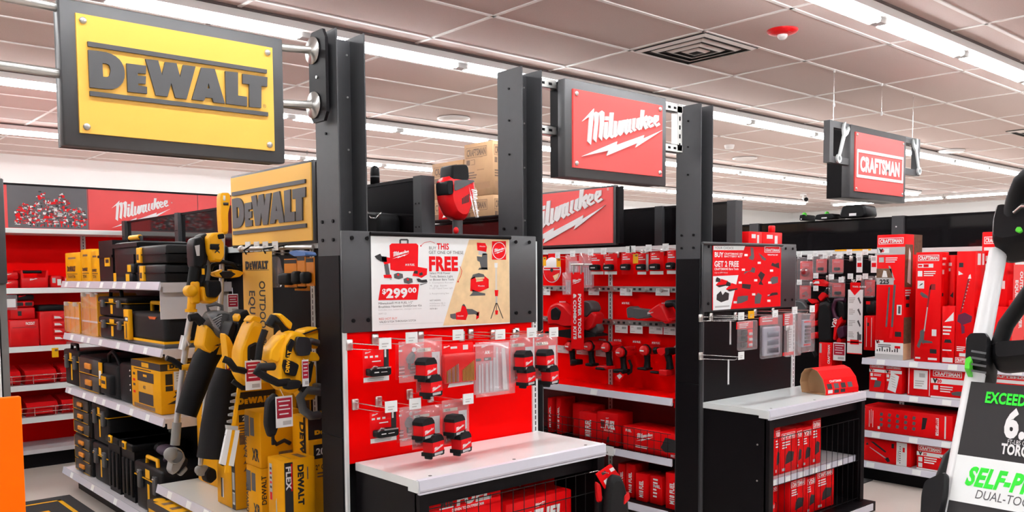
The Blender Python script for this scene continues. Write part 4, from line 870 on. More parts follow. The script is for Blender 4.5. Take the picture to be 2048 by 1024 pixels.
b = MB(); pillow(b, q.o([(405, 475), (415, 466), (436, 466), (437, 470), (430, 478), (436, 486), (437, 515), (430, 525), (416, 523), (408, 505)]), -.07, .05, YEL); b.rbox(q.p(408, 498)[0], -.078, q.p(408, 500)[1], q.p(424, 490)[0], -.06, q.p(424, 489)[1], BPLAS, .003); pillow(b, q.o([(422, 470), (434, 468), (436, 478), (424, 480)]), -.078, -.04, BPLAS, .006); b.text((Vector((0, -.0706, 0)), Vector((1, 0, 0)), Vector((0, 0, 1))), 'XR', *q.p(426, 508), .02, KPRINT, rot=PI / 2, bold=.05); b.build('power_head', t)
b = MB(); b.tube([q.v(390, 535), q.v(384, 575)], .026, BPLAS); b.tube([q.v(408, 530), q.v(402, 560), q.v(404, 590)], .02, BPLAS); b.tube([q.v(412, 520), q.v(414, 545), q.v(408, 575)], .018, GPLAS); b.box(q.p(383, 0)[0], -.03, q.p(0, 552)[1], q.p(388, 0)[0], -.024, q.p(0, 538)[1], YEL); b.build('grip', t)
b = MB(); pillow(b, q.o([(394, 578), (399, 572), (408, 586), (422, 584), (428, 572), (432, 586), (427, 602), (412, 608), (399, 602)]), -.05, .05, YEL); pillow(b, q.o([(399, 562), (428, 560), (431, 582), (421, 595), (403, 594)]), -.078, .04, BPLAS); b.build('motor_cap', t)
b = MB(); b.tube([q.v(333, 716, -.03), q.v(345, 720, -.03), q.v(365, 735, -.02)], [.012, .012, .014], RUB); b.cyl(q.v(363, 735, -.03), q.v(383, 732, -.03), .012, YEL); b.build('front_handle', t)
TG = mat('trimmer grey', None)
b = MB(); pillow(b, q.o([(337, 905), (350, 895), (362, 902), (366, 915), (352, 940), (340, 948), (334, 940), (338, 922)]), -.04, .02, TG); b.lathe([(.03, -.06), (.035, -.05), (.035, -.03)], q.v(342, 908), TG, 'y'); b.ell(q.v(341, 908, -.05), (.03, .02, .03), TG); b.build('guard', t)
b = MB(); pillow(b, q.o([(352, 935), (366, 912), (374, 918), (370, 935), (358, 950), (350, 946)]), -.02, .05, RUB); pillow(b, q.o([(352, 948), (368, 930), (372, 936), (358, 951)]), -.03, .0, TG); b.build('line_head', t)

t, q = tool('pole_hedge_trimmer', 'long silver shafted pole tool with a yellow grip reaching beside the yellow sign', 1.53, 3.86, 'pole tool')
b = MB(); b.tube([q.v(445, 470), q.v(444, 520), q.v(442, 600), q.v(436, 660), q.v(411, 800), q.v(401, 930)], .0115, ALU, 12); b.build('shaft', t)
b = MB(); pillow(b, q.o([(437, 425), (437, 392), (440, 386), (454, 386), (457, 392), (456, 412), (452, 428), (453, 468), (440, 470), (438, 440)]), -.025, .025, YEL, .008, .9); b.rbox(q.p(442, 410)[0], -.029, q.p(442, 411)[1], q.p(452, 405)[0], -.02, q.p(452, 406)[1], KPRINT, .001, 1); b.rbox(q.p(442, 402)[0], -.028, q.p(442, 402)[1], q.p(446, 392)[0], -.02, q.p(446, 392)[1], PAPER, .001, 1); b.build('trigger_grip', t)
b = MB(); b.tube([q.v(419, 545), q.v(425, 530, -.02), q.v(444, 523, -.03), q.v(465, 528, -.02), q.v(478, 543)], .009, RUB); b.build('loop_handle', t)
b = MB(); pillow(b, q.o([(417, 545), (425, 543), (438, 538), (434, 545), (440, 556), (422, 553)]), -.05, .0, YEL); pillow(b, q.o([(481, 545), (470, 541), (452, 538), (456, 546), (450, 557), (472, 554)]), -.05, .0, YEL); b.build('handle_cover', t)
b = MB(); pillow(b, q.o([(428, 546), (440, 542), (452, 542), (464, 548), (452, 557), (436, 556)]), -.055, .015, BPLAS); b.build('handle_clamp', t)
b = MB(); b.ell(q.v(397, 940), (.018, .02, .02), TG); b.rbox(q.p(395, 950)[0], -.02, q.p(395, 952)[1], q.p(414, 935)[0], .02, q.p(414, 930)[1], TG, .006); pillow(b, q.o([(405, 945), (415, 932), (428, 938), (430, 955), (418, 966), (408, 962)]), -.03, .03, RUB); b.build('gear_head', t)

t, q = tool('leaf_blower', 'yellow leaf blower with a grey intake grille hanging on the equipment wall', 1.56, 3.7, 'leaf blower')
b = MB(); pillow(b, q.o([(402, 648), (412, 655), (425, 672), (440, 678), (437, 684), (420, 690), (412, 706), (400, 700), (394, 690), (398, 670)]), -.06, .05, YEL); pillow(b, q.o([(412, 690), (440, 688), (440, 708), (415, 710)]), -.05, .05, YEL); b.build('housing', t)
b = MB(); pillow(b, q.o([(408, 634), (416, 622), (434, 620), (452, 626), (452, 644), (444, 668), (432, 678), (418, 668)]), -.09, .05, GPLAS, .03, .8)
for k in range(7): b.tube([q.v(414 + 2 * k, 626 + 4 * k, -.092), q.v(424 + 3 * k, 640 + 4 * k, -.098), q.v(444 - k, 630 + 5 * k, -.092)], .0035, mat('light grille', (.3, .3, .31), .4), 5)
b.build('intake_grille', t)
b = MB(); b.tube([q.v(418, 622), q.v(414, 612), q.v(432, 608), q.v(444, 612), q.v(444, 622)], .008, GPLAS); b.tube([q.v(378, 636, -.02), q.v(392, 634, -.02), q.v(404, 646, -.02)], [.016, .02, .02], RUB); b.build('handle', t)
b = MB(); b.tube([q.v(430, 690), q.v(410, 720), q.v(392, 770), q.v(372, 830)], [.05, .055, .052, .045], RUB, 14); b.build('blower_tube', t)

t, q = tool('leaf_blower', 'black bodied leaf blower with a wide tube hanging beside the hedge trimmer', 1.54, 3.50, 'leaf blower')
b = MB(); pillow(b, q.o([(470, 625), (486, 618), (492, 630), (488, 655), (478, 680), (464, 695), (456, 690), (464, 660)]), -.05, .06, BPLAS); pillow(b, q.o([(450, 660), (458, 640), (466, 650), (456, 690), (446, 675)]), -.04, .05, BPLAS); b.build('housing', t)
b = MB(); pillow(b, q.o([(438, 664), (448, 672), (456, 688), (452, 715), (446, 740), (442, 700)]), -.06, .0, YEL); pillow(b, q.o([(464, 632), (469, 626), (471, 634), (466, 644)]), -.055, .0, YEL); b.build('yellow_cover', t)
b = MB(); b.tube([q.v(456, 740), q.v(445, 780), q.v(432, 850), q.v(424, 915)], [.05, .06, .062, .062], RUB, 14); b.build('blower_tube', t)

t, q = tool('hedge_trimmer', 'yellow hedge trimmer hanging blade down with a white card sleeve', 1.50, 3.34, 'hedge trimmer')
b = MB(); pillow(b, q.o([(492, 648), (500, 640), (516, 646), (516, 690), (508, 730), (505, 768), (492, 772), (480, 762), (470, 745), (472, 700), (482, 672)]), -.05, .05, YEL); b.build('housing', t)
b = MB(); pillow(b, q.o([(484, 690), (500, 682), (514, 690), (512, 720), (498, 732), (484, 724)]), -.06, .02, BPLAS); b.tube([q.v(503, 640), q.v(505, 690)], .022, GPLAS); pillow(b, q.o([(490, 642), (500, 630), (516, 634), (518, 641), (508, 648)]), -.03, .03, YEL); b.build('grip', t)
b = MB(); b.tube([q.v(447, 718, -.08), q.v(458, 722, -.09), q.v(470, 738, -.08), q.v(490, 742, -.06)], .014, RUB); b.tube([q.v(465, 762, -.02), q.v(485, 776, -.03), q.v(508, 775, -.02)], .010, RUB); b.build('front_handle', t)
b = MB(); b.prism(q.o([(474, 775), (480, 775), (456, 945), (448, 945)]), -.01, .0, YEL)
for k in range(9):
    f = k / 9; x = 472 - 20 * f; y = 785 + 120 * f; b.prism(q.o([(x, y), (x + 2, y + 8), (x - 9, y + 7), (x - 9, y + 3)]), -.004, .004, TG)
b.build('blade', t)
b = MB(); b.prism(q.o([(453, 855), (462, 858), (449, 930), (438, 927)]), -.012, .004, PAPER); b.prism(q.o([(469, 858), (477, 860), (465, 932), (455, 930)]), -.012, .004, PAPER); b.prism(q.o([(451, 850), (474, 852), (473, 860), (452, 858)]), -.013, .005, LGREY); b.build('blade_sleeve', t)

t, q = tool('chainsaw', 'yellow cordless chainsaw hanging nose down in front of the yellow banner', 1.44, 3.10, 'chainsaw')
b = MB(); pillow(b, q.o([(566, 662), (575, 660), (600, 668), (610, 690), (606, 720), (596, 760), (580, 785), (560, 782), (545, 765), (544, 740), (548, 700), (556, 676)]), -.06, .06, YEL, .02); pillow(b, q.o([(528, 720), (530, 700), (552, 672), (560, 668), (552, 700), (545, 726)]), -.05, .04, YEL); pillow(b, q.o([(594, 700), (628, 704), (634, 715), (632, 722), (600, 722)]), -.03, .05, YEL); b.build('housing', t)
b = MB(); pillow(b, q.o([(576, 671), (600, 673), (605, 690), (601, 708), (578, 710), (571, 694)]), -.078, -.03, KPRINT, .004, .95); pillow(b, q.o([(552, 716), (566, 719), (580, 727), (573, 750), (555, 746), (549, 730)]), -.08, -.03, BPLAS, .006, .92); b.prism(q.o([(558, 690), (566, 676), (572, 680), (562, 714), (556, 712)]), -.072, -.05, BPLAS); b.prism(q.o([(606, 730), (612, 722), (606, 760), (590, 782), (586, 778)]), -.064, -.04, BPLAS); b.text((Vector((0, -.081, 0)), Vector((1, 0, 0)), Vector((0, 0, 1))), 'DEWALT', *q.p(558, 742), .014, YPRINT, rot=PI / 2.2, bold=.04); b.build('battery', t)
b = MB(); b.tube([q.v(538, 652), q.v(545, 638), q.v(562, 642), q.v(572, 660)], .02, RUB); b.tube([q.v(530, 660), q.v(520, 690), q.v(516, 720)], .014, RUB); pillow(b, q.o([(548, 628), (556, 626), (580, 646), (576, 660), (566, 652)]), -.03, .03, YEL); b.build('rear_handle', t)
b = MB(); b.tube([q.v(548, 733, -.09), q.v(518, 734, -.10), q.v(512, 742, -.10), q.v(535, 756, -.10), q.v(556, 766, -.09), q.v(578, 764, -.08)], .015, RUB); pillow(b, q.o([(548, 758), (580, 756), (578, 772), (552, 776)]), -.1, -.05, RUB); b.build('front_handle', t)
b = MB(); pillow(b, q.o([(532, 800), (548, 785), (562, 800), (558, 840), (548, 872), (536, 874), (529, 850)]), -.02, .02, RUB); b.box(q.p(544, 890)[0], -.005, q.p(544, 890)[1], q.p(548, 872)[0], .005, q.p(548, 868)[1], RUB); b.build('bar_scabbard', t)

t, q = tool('chainsaw', 'partly hidden yellow saw with a grey loop handle against the post', 1.58, 3.20, 'chainsaw')
b = MB(); pillow(b, q.o([(600, 660), (634, 652), (634, 700), (600, 690)]), -.02, .06, YEL); pillow(b, q.o([(600, 725), (634, 725), (634, 800), (608, 800)]), .0, .1, YEL); b.build('housing', t)
b = MB(); b.tube([q.v(636, 782, -.05), q.v(612, 780, -.06), q.v(600, 795, -.06), q.v(606, 820, -.06), q.v(622, 832, -.05), q.v(638, 830, -.04)], .018, GPLAS, 10); b.rbox(q.p(623, 788)[0], -.06, q.p(623, 790)[1], q.p(636, 765)[0], 0, q.p(636, 765)[1], GPLAS, .008); b.build('loop_handle', t)
b = MB(); b.tube([q.v(606, 688, -.03), q.v(622, 682, -.03), q.v(636, 686, -.02)], .014, GPLAS); b.prism(q.o([(596, 668), (634, 655), (634, 657), (596, 671)]), -.026, -.018, KPRINT); b.build('grip', t)

# banner, price cards and small goods
t = thing('aisle_banner', 'long narrow yellow banner with black lettering hanging from a grey pipe', 'banner', (1.72, 3.83, 0), AISLE)
q = TR(1.72, 3.83); z0, z1 = 1.0, q.p(497, 505)[1]; w_ = q.p(542, 505)[0]
b = MB(); b.box(0, 0, z0, w_, .004, z1, YSIGN); f = FR(0, -.0006, 0)
b.flat(f, [rect(w_ * .1, z1 - .045, w_ * .92, z1 - .043), rect(w_ * .1, z1 - .082, w_ * .92, z1 - .080)], KPRINT); b.logo(f, DEWL, w_ * .1, z1 - .087, w_ * .8, KPRINT, hs=.85)
b.text(f, 'OUTDOOR POWER', w_ * .58, z1 - .13, w_ * .2, KPRINT, rot=-PI / 2, bold=.02, fit=.42); b.text(f, 'EQUIPMENT', w_ * .22, z1 - .175, w_ * .2, KPRINT, rot=-PI / 2, bold=.02, fit=.30); b.build('banner_panel', t)
b = MB(); b.cyl((-.01, .0, z1 + .018), (w_ + .10, .150, z1 + .018), .010, ALU); b.ell((-.01, 0, z1 + .018), (.022, .016, .016), ALU)
b.build('support_pipe', t)
for x in (w_ * .15, w_ * .82):
    b = MB(); b.tube([(x, .004 + x * .4, z1 + .03), (x, -.012, z1 + .01), (x, .0, z1 - .008)], .004, BPLAS, 6); b.build('banner_clip', t)
def price_card(loc, w, h, label, rz=AISLE, tilt=0.0, group='red and white price cards', string=None):
    b = MB(); b.box(0, 0, -h, w, .002, 0, PAPER)
    if string: b.cyl((w / 2, .001, -.003), (w / 2 + string[0], string[1], string[2]), .0012, PAPER, n=5)
    f = FR(0, -.0006, 0); b.flat(f, [rect(w * .06, -h * .70, w * .94, -h * .06)], mat('crimson print', (.42, .006, .03), .45, noise=0)); f2 = up(f, .0003)
    for i, z in enumerate((.14, .28, .4, .55)): b.flat(f2, [rect(w * (.15 + .05 * (i % 2)), -h * z - h * .04, w * (.85 - .1 * (i % 2)), -h * z)], WPRINT)
    b.flat(f2, [rect(w * .4, -h * .93, w * .9, -h * .8)], LGREY)
    return tag(b.build('price_card', loc=loc, rot=(0, 0, rz) if not tilt else (0, tilt, rz)), label, 'price card', group)
for (px, py, px2, py2, Y, lab, st) in ((455, 588, 477, 624, 4.16, 'red and white price card beside the pole tool shaft', (.02, .05, .03)), (490, 722, 523, 778, 3.27, 'red and white price card hanging on the hedge trimmer', (-.02, .04, .02)), (551, 794, 586, 852, 3.05, 'red and white price card hanging under the chainsaw', (.0, .06, .05)), (451, 722, 462, 768, 3.46, 'red and white price card behind the blower handle', (.0, .06, .02)), (604, 720, 618, 772, 3.025, 'narrow red price card by the post', (0, .06, .02))):
    a = atY(px, py, Y); c = atY(px2, py2, Y); price_card((a.x, Y, a.z), c.x - a.x, a.z - c.z, lab, 0.0, string=st)
def wire_hook(loc, L, label, group, rz=AISLE, tagc=PAPER, tw=0.05, single=False):
    """peg hook with backing clip, double wire and a price ticket at its tip; local -y is out of the wall."""
    t = thing('peg_hook', label, 'peg hook', loc, rz, group)
    b = MB(); b.rbox(-.014, -.012, -.028, .014, .0, .014, STEEL, .003, 1); b.build('back_clip', t)
    b = MB(); b.tube([(0, -.01, 0), (0, -L, 0.004), (0, -L - .012, .012)], .0022, CHROME, 6); 
    b.tube([(0, -.01, -.022), (0, -L * .9, -.014), (0, -L * .96, -.006)], .0018, CHROME, 5); b.build('wire', t)
    if tagc is not None:
        b = MB(); b.box(-tw / 2, -L - .018, -.008, tw / 2, -L - .014, .032, tagc); b.flat(FR(0, -L - .0184, 0), [rect(-tw * .3, 0, tw * .1, .004), rect(-tw * .3, .010, tw * .25, .013)], LGREY); b.build('price_ticket', t)
    return t
# orange small goods on the hooks by the post
q = TR(1.74, 3.45)
for i, (x0, x1, y0, y1) in enumerate(((568, 594, 518, 575), (594, 610, 512, 573), (612, 628, 515, 572), (572, 600, 560, 582))):
    t = thing('trimmer_line_pack', ['orange blister pack at the left of the hooks beside the post', 'second orange blister pack on the hooks beside the post', 'orange blister pack nearest the post on the hooks', 'orange pack hanging lowest beside the post'][i], 'blister pack', (1.74 + .04 * (i == 3), 3.45, 0), AISLE, 'orange packs beside the post')
    p0, p1 = q.p(x0, y0), q.p(x1, y1)
    b = MB(); b.box(p0[0], 0, p1[1], p1[0], .006, p0[1], mat('orange card', (.75, .24, .01), .45)); b.box(p0[0], -.001, p0[1] - .02, p1[0], 0, p0[1] - .004, KPRINT); b.build('card', t)
    b = MB(); b.rbox(p0[0] + .01, -.04, p1[1] + .01, p1[0] - .01, 0, (p0[1] + p1[1]) / 2, RUB, .012); b.build('line_spool', t)
b = MB(); q = TR(1.72, 3.45); pillow(b, q.o([(586, 505), (600, 500), (625, 504), (628, 512), (600, 514)]), -.03, .02, BLUE); tag(b.build('blue_case', loc=(1.72, 3.45, 0), rz=AISLE), 'small blue plastic case on the hooks by the post', 'tool case')
b = MB(); q = TR(1.80, 3.6); pillow(b, q.o([(545, 515), (552, 512), (556, 535), (562, 545), (560, 575), (546, 576)]), -.02, .02, CLEAR); tag(b.build('clear_pack', loc=(1.80, 3.6, 0), rz=AISLE), 'empty clear blister pack beside the yellow banner', 'blister pack')
for i, px in enumerate((548, 566, 584, 604)):
    a = atX(px, 498, 1.89); wire_hook((1.895, a.y, a.z), .12, 'chrome peg hook with white ticket, %s of the row above the equipment bay' % ORD[i], 'hooks above the equipment bay')
b = MB()
for k in range(8): b.cyl((.04 * k, -.22, .0), (.04 * k, 0, -.05), .003, RUB, n=5)
for k in range(4): b.cyl((0, -.22 + .06 * k, -.014 * k), (.28, -.22 + .06 * k, -.014 * k), .003, RUB, n=5)
b.cyl((0, 0, -.05), (0, 0, .03), .004, RUB); b.cyl((.28, 0, -.05), (.28, 0, .03), .004, RUB)
a = atX(455, 515, 1.86); tag(b.build('wire_basket', loc=(1.875, a.y + .06, a.z), rz=AISLE), 'black wire rack on the wall left of the yellow banner', 'wire rack')

# ================================================================== posters on the aisle-end displays
def poster(label, Y, kx, ky, ks, bbox):
    q = TF(Y, bbox[0]); t = thing('promotional_poster', label, 'poster', (bbox[0], Y, 0), group='promotional posters')
    P = lambda *pts: [q.p(kx + a / ks, ky + c / ks) for a, c in pts]
    return t, P
POSY = 2.8165
t, P = poster('white promotional poster offering a drill kit with free tools, clipped on the nearer display', POSY, 660, 440, 3.939, (1.79, 1.2))
(bx0, bz1), (bx1, bz0) = P((322, 128), )[0], P((1417, 806), )[0]; bz1 = 1.570; bz0 = 1.202
b = MB(); b.box(bx0, 0, bz0, bx1, .003, bz1, PAPER); b.build('sheet', t)
b = MB(); b.cyl((bx0 - .004, -.002, bz1 + .002), (bx1 + .004, -.002, bz1 + .002), .008, BLACK, n=10); b.build('clip_rail', t)
b = MB(); e = lambda k: FR(0, -.0004 - .0003 * k, 0)
def pg(k, m, *pts): b.flat(e(k), [P(*pts)], m)
def el(k, m, cx, cy, rx, ry, n=20): b.flat(e(k), [P(*[(cx + rx * math.cos(-2 * PI * i / n), cy + ry * math.sin(-2 * PI * i / n)) for i in range(n)])], m)
def tx(k, s, x, y, x2, h, m, **kw):
    (a, c), (d, _) = P((x, y), (x2, y)); b.text(e(k), s, a, c, h, m, fit=d - a, **kw)
def ln(k, m, w, *pts):
    for i in range(len(pts) - 1):
        (x0, y0), (x1, y1) = pts[i], pts[i + 1]; L = math.hypot(x1 - x0, y1 - y0); nx, ny = -(y1 - y0) / L * w / 2, (x1 - x0) / L * w / 2
        b.flat(e(k), [P((x0 + nx, y0 + ny), (x1 + nx, y1 + ny), (x1 - nx, y1 - ny), (x0 - nx, y0 - ny))[::1]], m)
pg(0, OSB, (890, 832), (1417, 806), (1408, 150), (1095, 155))
pg(1, RPRINT, (475, 392), (520, 402), (670, 402), (692, 385), (695, 200), (680, 185), (485, 185), (468, 200)); ln(1, GPRINT, 14, (552, 185), (552, 155), (612, 155), (612, 185))
(a, c), (d, _) = P((490, 306), (625, 306)); b.logo(e(2), MILW, a, c, d - a, WPRINT, hs=.95); tx(2, 'M18 FUEL', 592, 360, 665, .008, WPRINT, bold=.02, shear=.2)
pg(2, KPRINT, (350, 285), (395, 265), (405, 285), (440, 290), (440, 325), (400, 328), (365, 305)); pg(2, GPRINT, (405, 290), (445, 288), (448, 330), (410, 332)); pg(2, RPRINT, (440, 292), (490, 300), (488, 335), (430, 352), (420, 335)); pg(2, GPRINT, (425, 350), (458, 345), (472, 430), (440, 432)); pg(2, RPRINT, (420, 432), (480, 430), (488, 458), (425, 456)); pg(2, LGREY, (470, 452), (486, 458), (482, 474), (470, 468))
for x, y in ((502, 415), (578, 452)): pg(2, GPRINT, (x, y + 12), (x + 30, y), (x + 70, y + 10), (x + 73, y + 40), (x + 40, y + 52), (x + 3, y + 42)); pg(3, RPRINT, (x + 25, y + 10), (x + 40, y + 8), (x + 42, y + 24), (x + 28, y + 24))
pg(2, RPRINT, (648, 440), (672, 365), (765, 382), (762, 430), (720, 456), (690, 445)); pg(3, KPRINT, (655, 420), (668, 398), (690, 400), (690, 425)); pg(3, KPRINT, (700, 420), (725, 410), (730, 432), (704, 440)); pg(2, KPRINT, (680, 462), (700, 460), (720, 472), (760, 468), (768, 490), (730, 495), (690, 486)); pg(2, GPRINT, (705, 508), (760, 494), (764, 498), (712, 514))
pg(1, RPRINT, (380, 632), (687, 628), (702, 505), (400, 508)); tx(2, '$', 410, 582, 440, .019, WPRINT, bold=.03); tx(2, '299', 442, 612, 610, .034, WPRINT, bold=.045); tx(2, '00', 614, 572, 680, .019, WPRINT, bold=.035)
tx(1, 'BUY', 780, 232, 836, .0125, GPRINT, bold=-.005); tx(1, 'THIS', 842, 231, 936, .024, RPRINT, bold=.03); tx(1, 'GET ONE OF THESE', 778, 266, 1050, .0125, GPRINT); tx(1, 'FREE', 780, 397, 1008, .054, RPRINT, bold=.05)
for s, x2, y in (('Select M18 Power', 948, 427), ('Tools, Battery, Light', 966, 453), ('or Blower Bare Tools', 975, 478)): tx(1, s, 784, y, x2, .0085, GPRINT)
for s, x2, y in (('1. Compact Router', 972, 500), ('4. Jig Saw', 922, 524), ('5. LED Tripod Tower Light', 968, 545), ('2. Reciprocating Saw', 938, 586)): tx(1, s, 784, y, x2, .006, LGREY)
tx(1, 'NOT SHOWN', 786, 640, 870, .006, GPRINT); tx(1, 'M18 Battery 48-11', 786, 664, 908, .006, LGREY); tx(1, 'M18 Blower 2724', 786, 682, 905, .006, LGREY); tx(1, 'WITH 80-1', 786, 706, 846, .006, GPRINT)
tx(1, 'Milwaukee\u00ae M18 FUEL 1/2"', 382, 666, 652, .0085, GPRINT); tx(1, 'Brushless Hammer Drill/Driver Kit', 382, 693, 722, .0085, GPRINT); tx(1, 'Includes two batteries, charger and case', 382, 714, 720, .005, LGREY); tx(1, '3697-22', 382, 745, 444, .006, LGREY)
tx(1, 'RED HOT BUY', 386, 789, 530, .0085, mat('pink print', (.75, .2, .18), .5, noise=0)); tx(1, 'VALID 5/7/24 THROUGH 5/27/24', 388, 812, 676, .0075, GPRINT)
ln(1, LGREY, 1.5, (385, 824), (890, 808)); ln(1, RPRINT, 3, (712, 205), (740, 180), (790, 168), (825, 183)); ln(1, RPRINT, 4, (1022, 365), (1038, 400), (1030, 440), (1005, 487)); el(1, RPRINT, 1008, 486, 6, 6, 8); el(1, RPRINT, 715, 204, 6, 6, 8)
# right side: tools on strand board
pg(1, RPRINT, (1275, 312), (1386, 313), (1385, 166), (1275, 168)); el(2, WPRINT, 1331, 242, 54, 68); el(3, RPRINT, 1331, 242, 49, 63); (a, c), (d, _) = P((1288, 268), (1376, 268)); b.logo(e(4), MILW, a, c, d - a, WPRINT)
pg(1, RPRINT, (1160, 238), (1230, 252), (1236, 212), (1222, 182), (1156, 178)); tx(2, 'Milwaukee', 1178, 212, 1222, .005, WPRINT); pg(1, LGREY, (1172, 240), (1230, 250), (1232, 275), (1168, 275)); pg(1, GPRINT, (1160, 320), (1178, 330), (1190, 385), (1240, 388), (1238, 265), (1200, 262), (1196, 290), (1156, 285)); pg(1, GPRINT, (1166, 392), (1242, 392), (1240, 374), (1176, 376))
pg(1, GPRINT, (1108, 470), (1125, 430), (1170, 418), (1210, 428), (1220, 448), (1150, 452)); pg(1, RPRINT, (1104, 560), (1180, 566), (1250, 535), (1250, 468), (1216, 440), (1215, 462), (1150, 470), (1140, 445), (1108, 462)); tx(2, 'Milwaukee', 1165, 525, 1216, .0065, WPRINT); pg(1, GPRINT, (1098, 598), (1222, 594), (1222, 578), (1180, 570), (1120, 548), (1122, 572)); pg(2, OSB, (1150, 488), (1204, 480), (1204, 468), (1152, 470))
pg(1, GPRINT, (946, 742), (990, 735), (992, 780), (968, 780), (948, 768)); pg(1, RPRINT, (992, 784), (1070, 788), (1086, 740), (1068, 680), (1040, 672), (1028, 720), (990, 730)); pg(1, GPRINT, (1086, 745), (1140, 742), (1168, 758), (1172, 730), (1120, 702), (1074, 700), (1060, 665), (1048, 662), (1040, 676), (1068, 684)); pg(1, RPRINT, (1150, 785), (1172, 770), (1176, 722), (1156, 730)); tx(2, 'Milwaukee', 1002, 762, 1050, .006, WPRINT)
pg(1, WPRINT, (1296, 375), (1318, 375), (1320, 338), (1294, 338)); ln(1, mat('pale grey print', (.68, .62, .55), .5, noise=0), 14, (1308, 375), (1309, 552)); pg(1, RPRINT, (1300, 600), (1322, 600), (1326, 552), (1296, 552)); ln(1, LGREY, 12, (1310, 600), (1311, 655)); ln(1, KPRINT, 6, (1308, 652), (1266, 778)); ln(1, KPRINT, 6, (1314, 652), (1362, 776)); pg(2, RPRINT, (1302, 745), (1320, 745), (1324, 712), (1300, 712)); ln(1, KPRINT, 5, (1311, 655), (1311, 715))
b.build('print', t)

t, P = poster('red promotional poster offering two free tools, clipped on the farther display', POSY, 1380, 440, 3.414, (3.995, 1.2))
b = MB(); (bx0, bz1) = P((157, 175))[0]; (bx1, _) = P((623, 175))[0]; bz0 = P((157, 615))[0][1]
b.box(bx0, 0, bz0, bx1, .003, bz1, RPRINT); b.build('sheet', t)
b = MB(); b.cyl((bx0 - .1, -.002, bz1 + .012), (bx1 + .01, -.002, bz1 + .012), .008, CHAR, n=10); b.build('clip_rail', t)
b = MB()
pg(0, PAPER, (160, 206), (366, 206), (376, 177), (160, 177)); tx(1, 'YOUR CHOICE', 168, 197, 296, .0125, GPRINT, bold=-.005)
tx(1, 'BUY', 168, 252, 228, .026, WPRINT, bold=.03); tx(1, 'CRAFTSMAN\u00ae 20V', 234, 236, 360, .010, WPRINT, bold=.02); tx(1, 'BATTERY KIT', 234, 254, 356, .010, WPRINT, bold=.02); tx(1, 'GET 2 FREE', 166, 318, 332, .030, WPRINT, bold=.03); tx(1, 'CRAFTSMAN\u00ae Bare Tools', 166, 342, 330, .012, WPRINT, bold=.02); tx(1, '(Up to $99 Value)', 168, 364, 256, .0075, WPRINT)
pg(0, PAPER, (157, 617), (276, 608), (330, 376), (157, 384))
for x, y in ((174, 402), (244, 430)): pg(1, RPRINT, (x, y + 42), (x + 22, y + 58), (x + 84, y + 40), (x + 84, y + 14), (x + 40, y)); pg(2, KPRINT, (x, y + 20), (x + 30, y + 22), (x + 34, y), (x + 10, y - 12), (x + 2, y)); pg(2, KPRINT, (x + 4, y + 46), (x + 26, y + 58), (x + 80, y + 44), (x + 80, y + 36))
pg(1, KPRINT, (180, 545), (212, 562), (262, 545), (266, 500), (240, 490), (222, 512), (210, 484), (182, 510)); pg(1, LGREY, (170, 600), (268, 592), (270, 582), (170, 588))
pg(1, WPRINT, (508, 222), (614, 222), (614, 180), (508, 180)); pg(2, RPRINT, (512, 218), (610, 218), (610, 184), (512, 184)); tx(3, 'CRAFTSMAN', 516, 212, 606, .014, WPRINT, bold=.05); tx(1, 'VERSATILE 20V', 528, 242, 600, .008, WPRINT, bold=.03)
SP = [(382, 240), (472, 293), (364, 340), (448, 412), (556, 346), (342, 428), (544, 428), (434, 508), (308, 562), (538, 552)]
for x, y in SP: pg(1, WPRINT, (x - 11, y + 7), (x + 11, y + 7), (x + 11, y - 8), (x - 11, y - 8))
pg(1, GPRINT, (398, 262), (428, 276), (438, 256), (432, 190), (412, 185), (416, 240)); pg(1, GPRINT, (466, 222), (520, 266), (512, 278), (492, 268)); pg(1, KPRINT, (552, 310), (610, 332), (606, 290), (580, 300), (562, 290)); pg(1, GPRINT, (366, 372), (400, 350), (440, 362), (446, 330), (424, 322), (414, 346), (374, 352)); pg(1, KPRINT, (466, 440), (500, 444), (488, 420), (512, 372), (482, 350), (464, 378), (484, 410)); pg(1, GPRINT, (546, 404), (560, 440), (600, 428), (600, 388), (566, 386)); pg(1, KPRINT, (354, 464), (410, 474), (416, 440), (356, 436)); pg(1, GPRINT, (320, 572), (352, 566), (394, 548), (396, 516), (356, 518), (324, 524)); pg(1, GPRINT, (442, 572), (478, 570), (490, 514), (466, 496), (442, 522)); pg(1, KPRINT, (524, 526), (560, 516), (600, 510), (596, 494), (560, 496)); pg(1, WPRINT, (530, 520), (546, 516), (546, 508), (530, 510))
b.build('print', t)

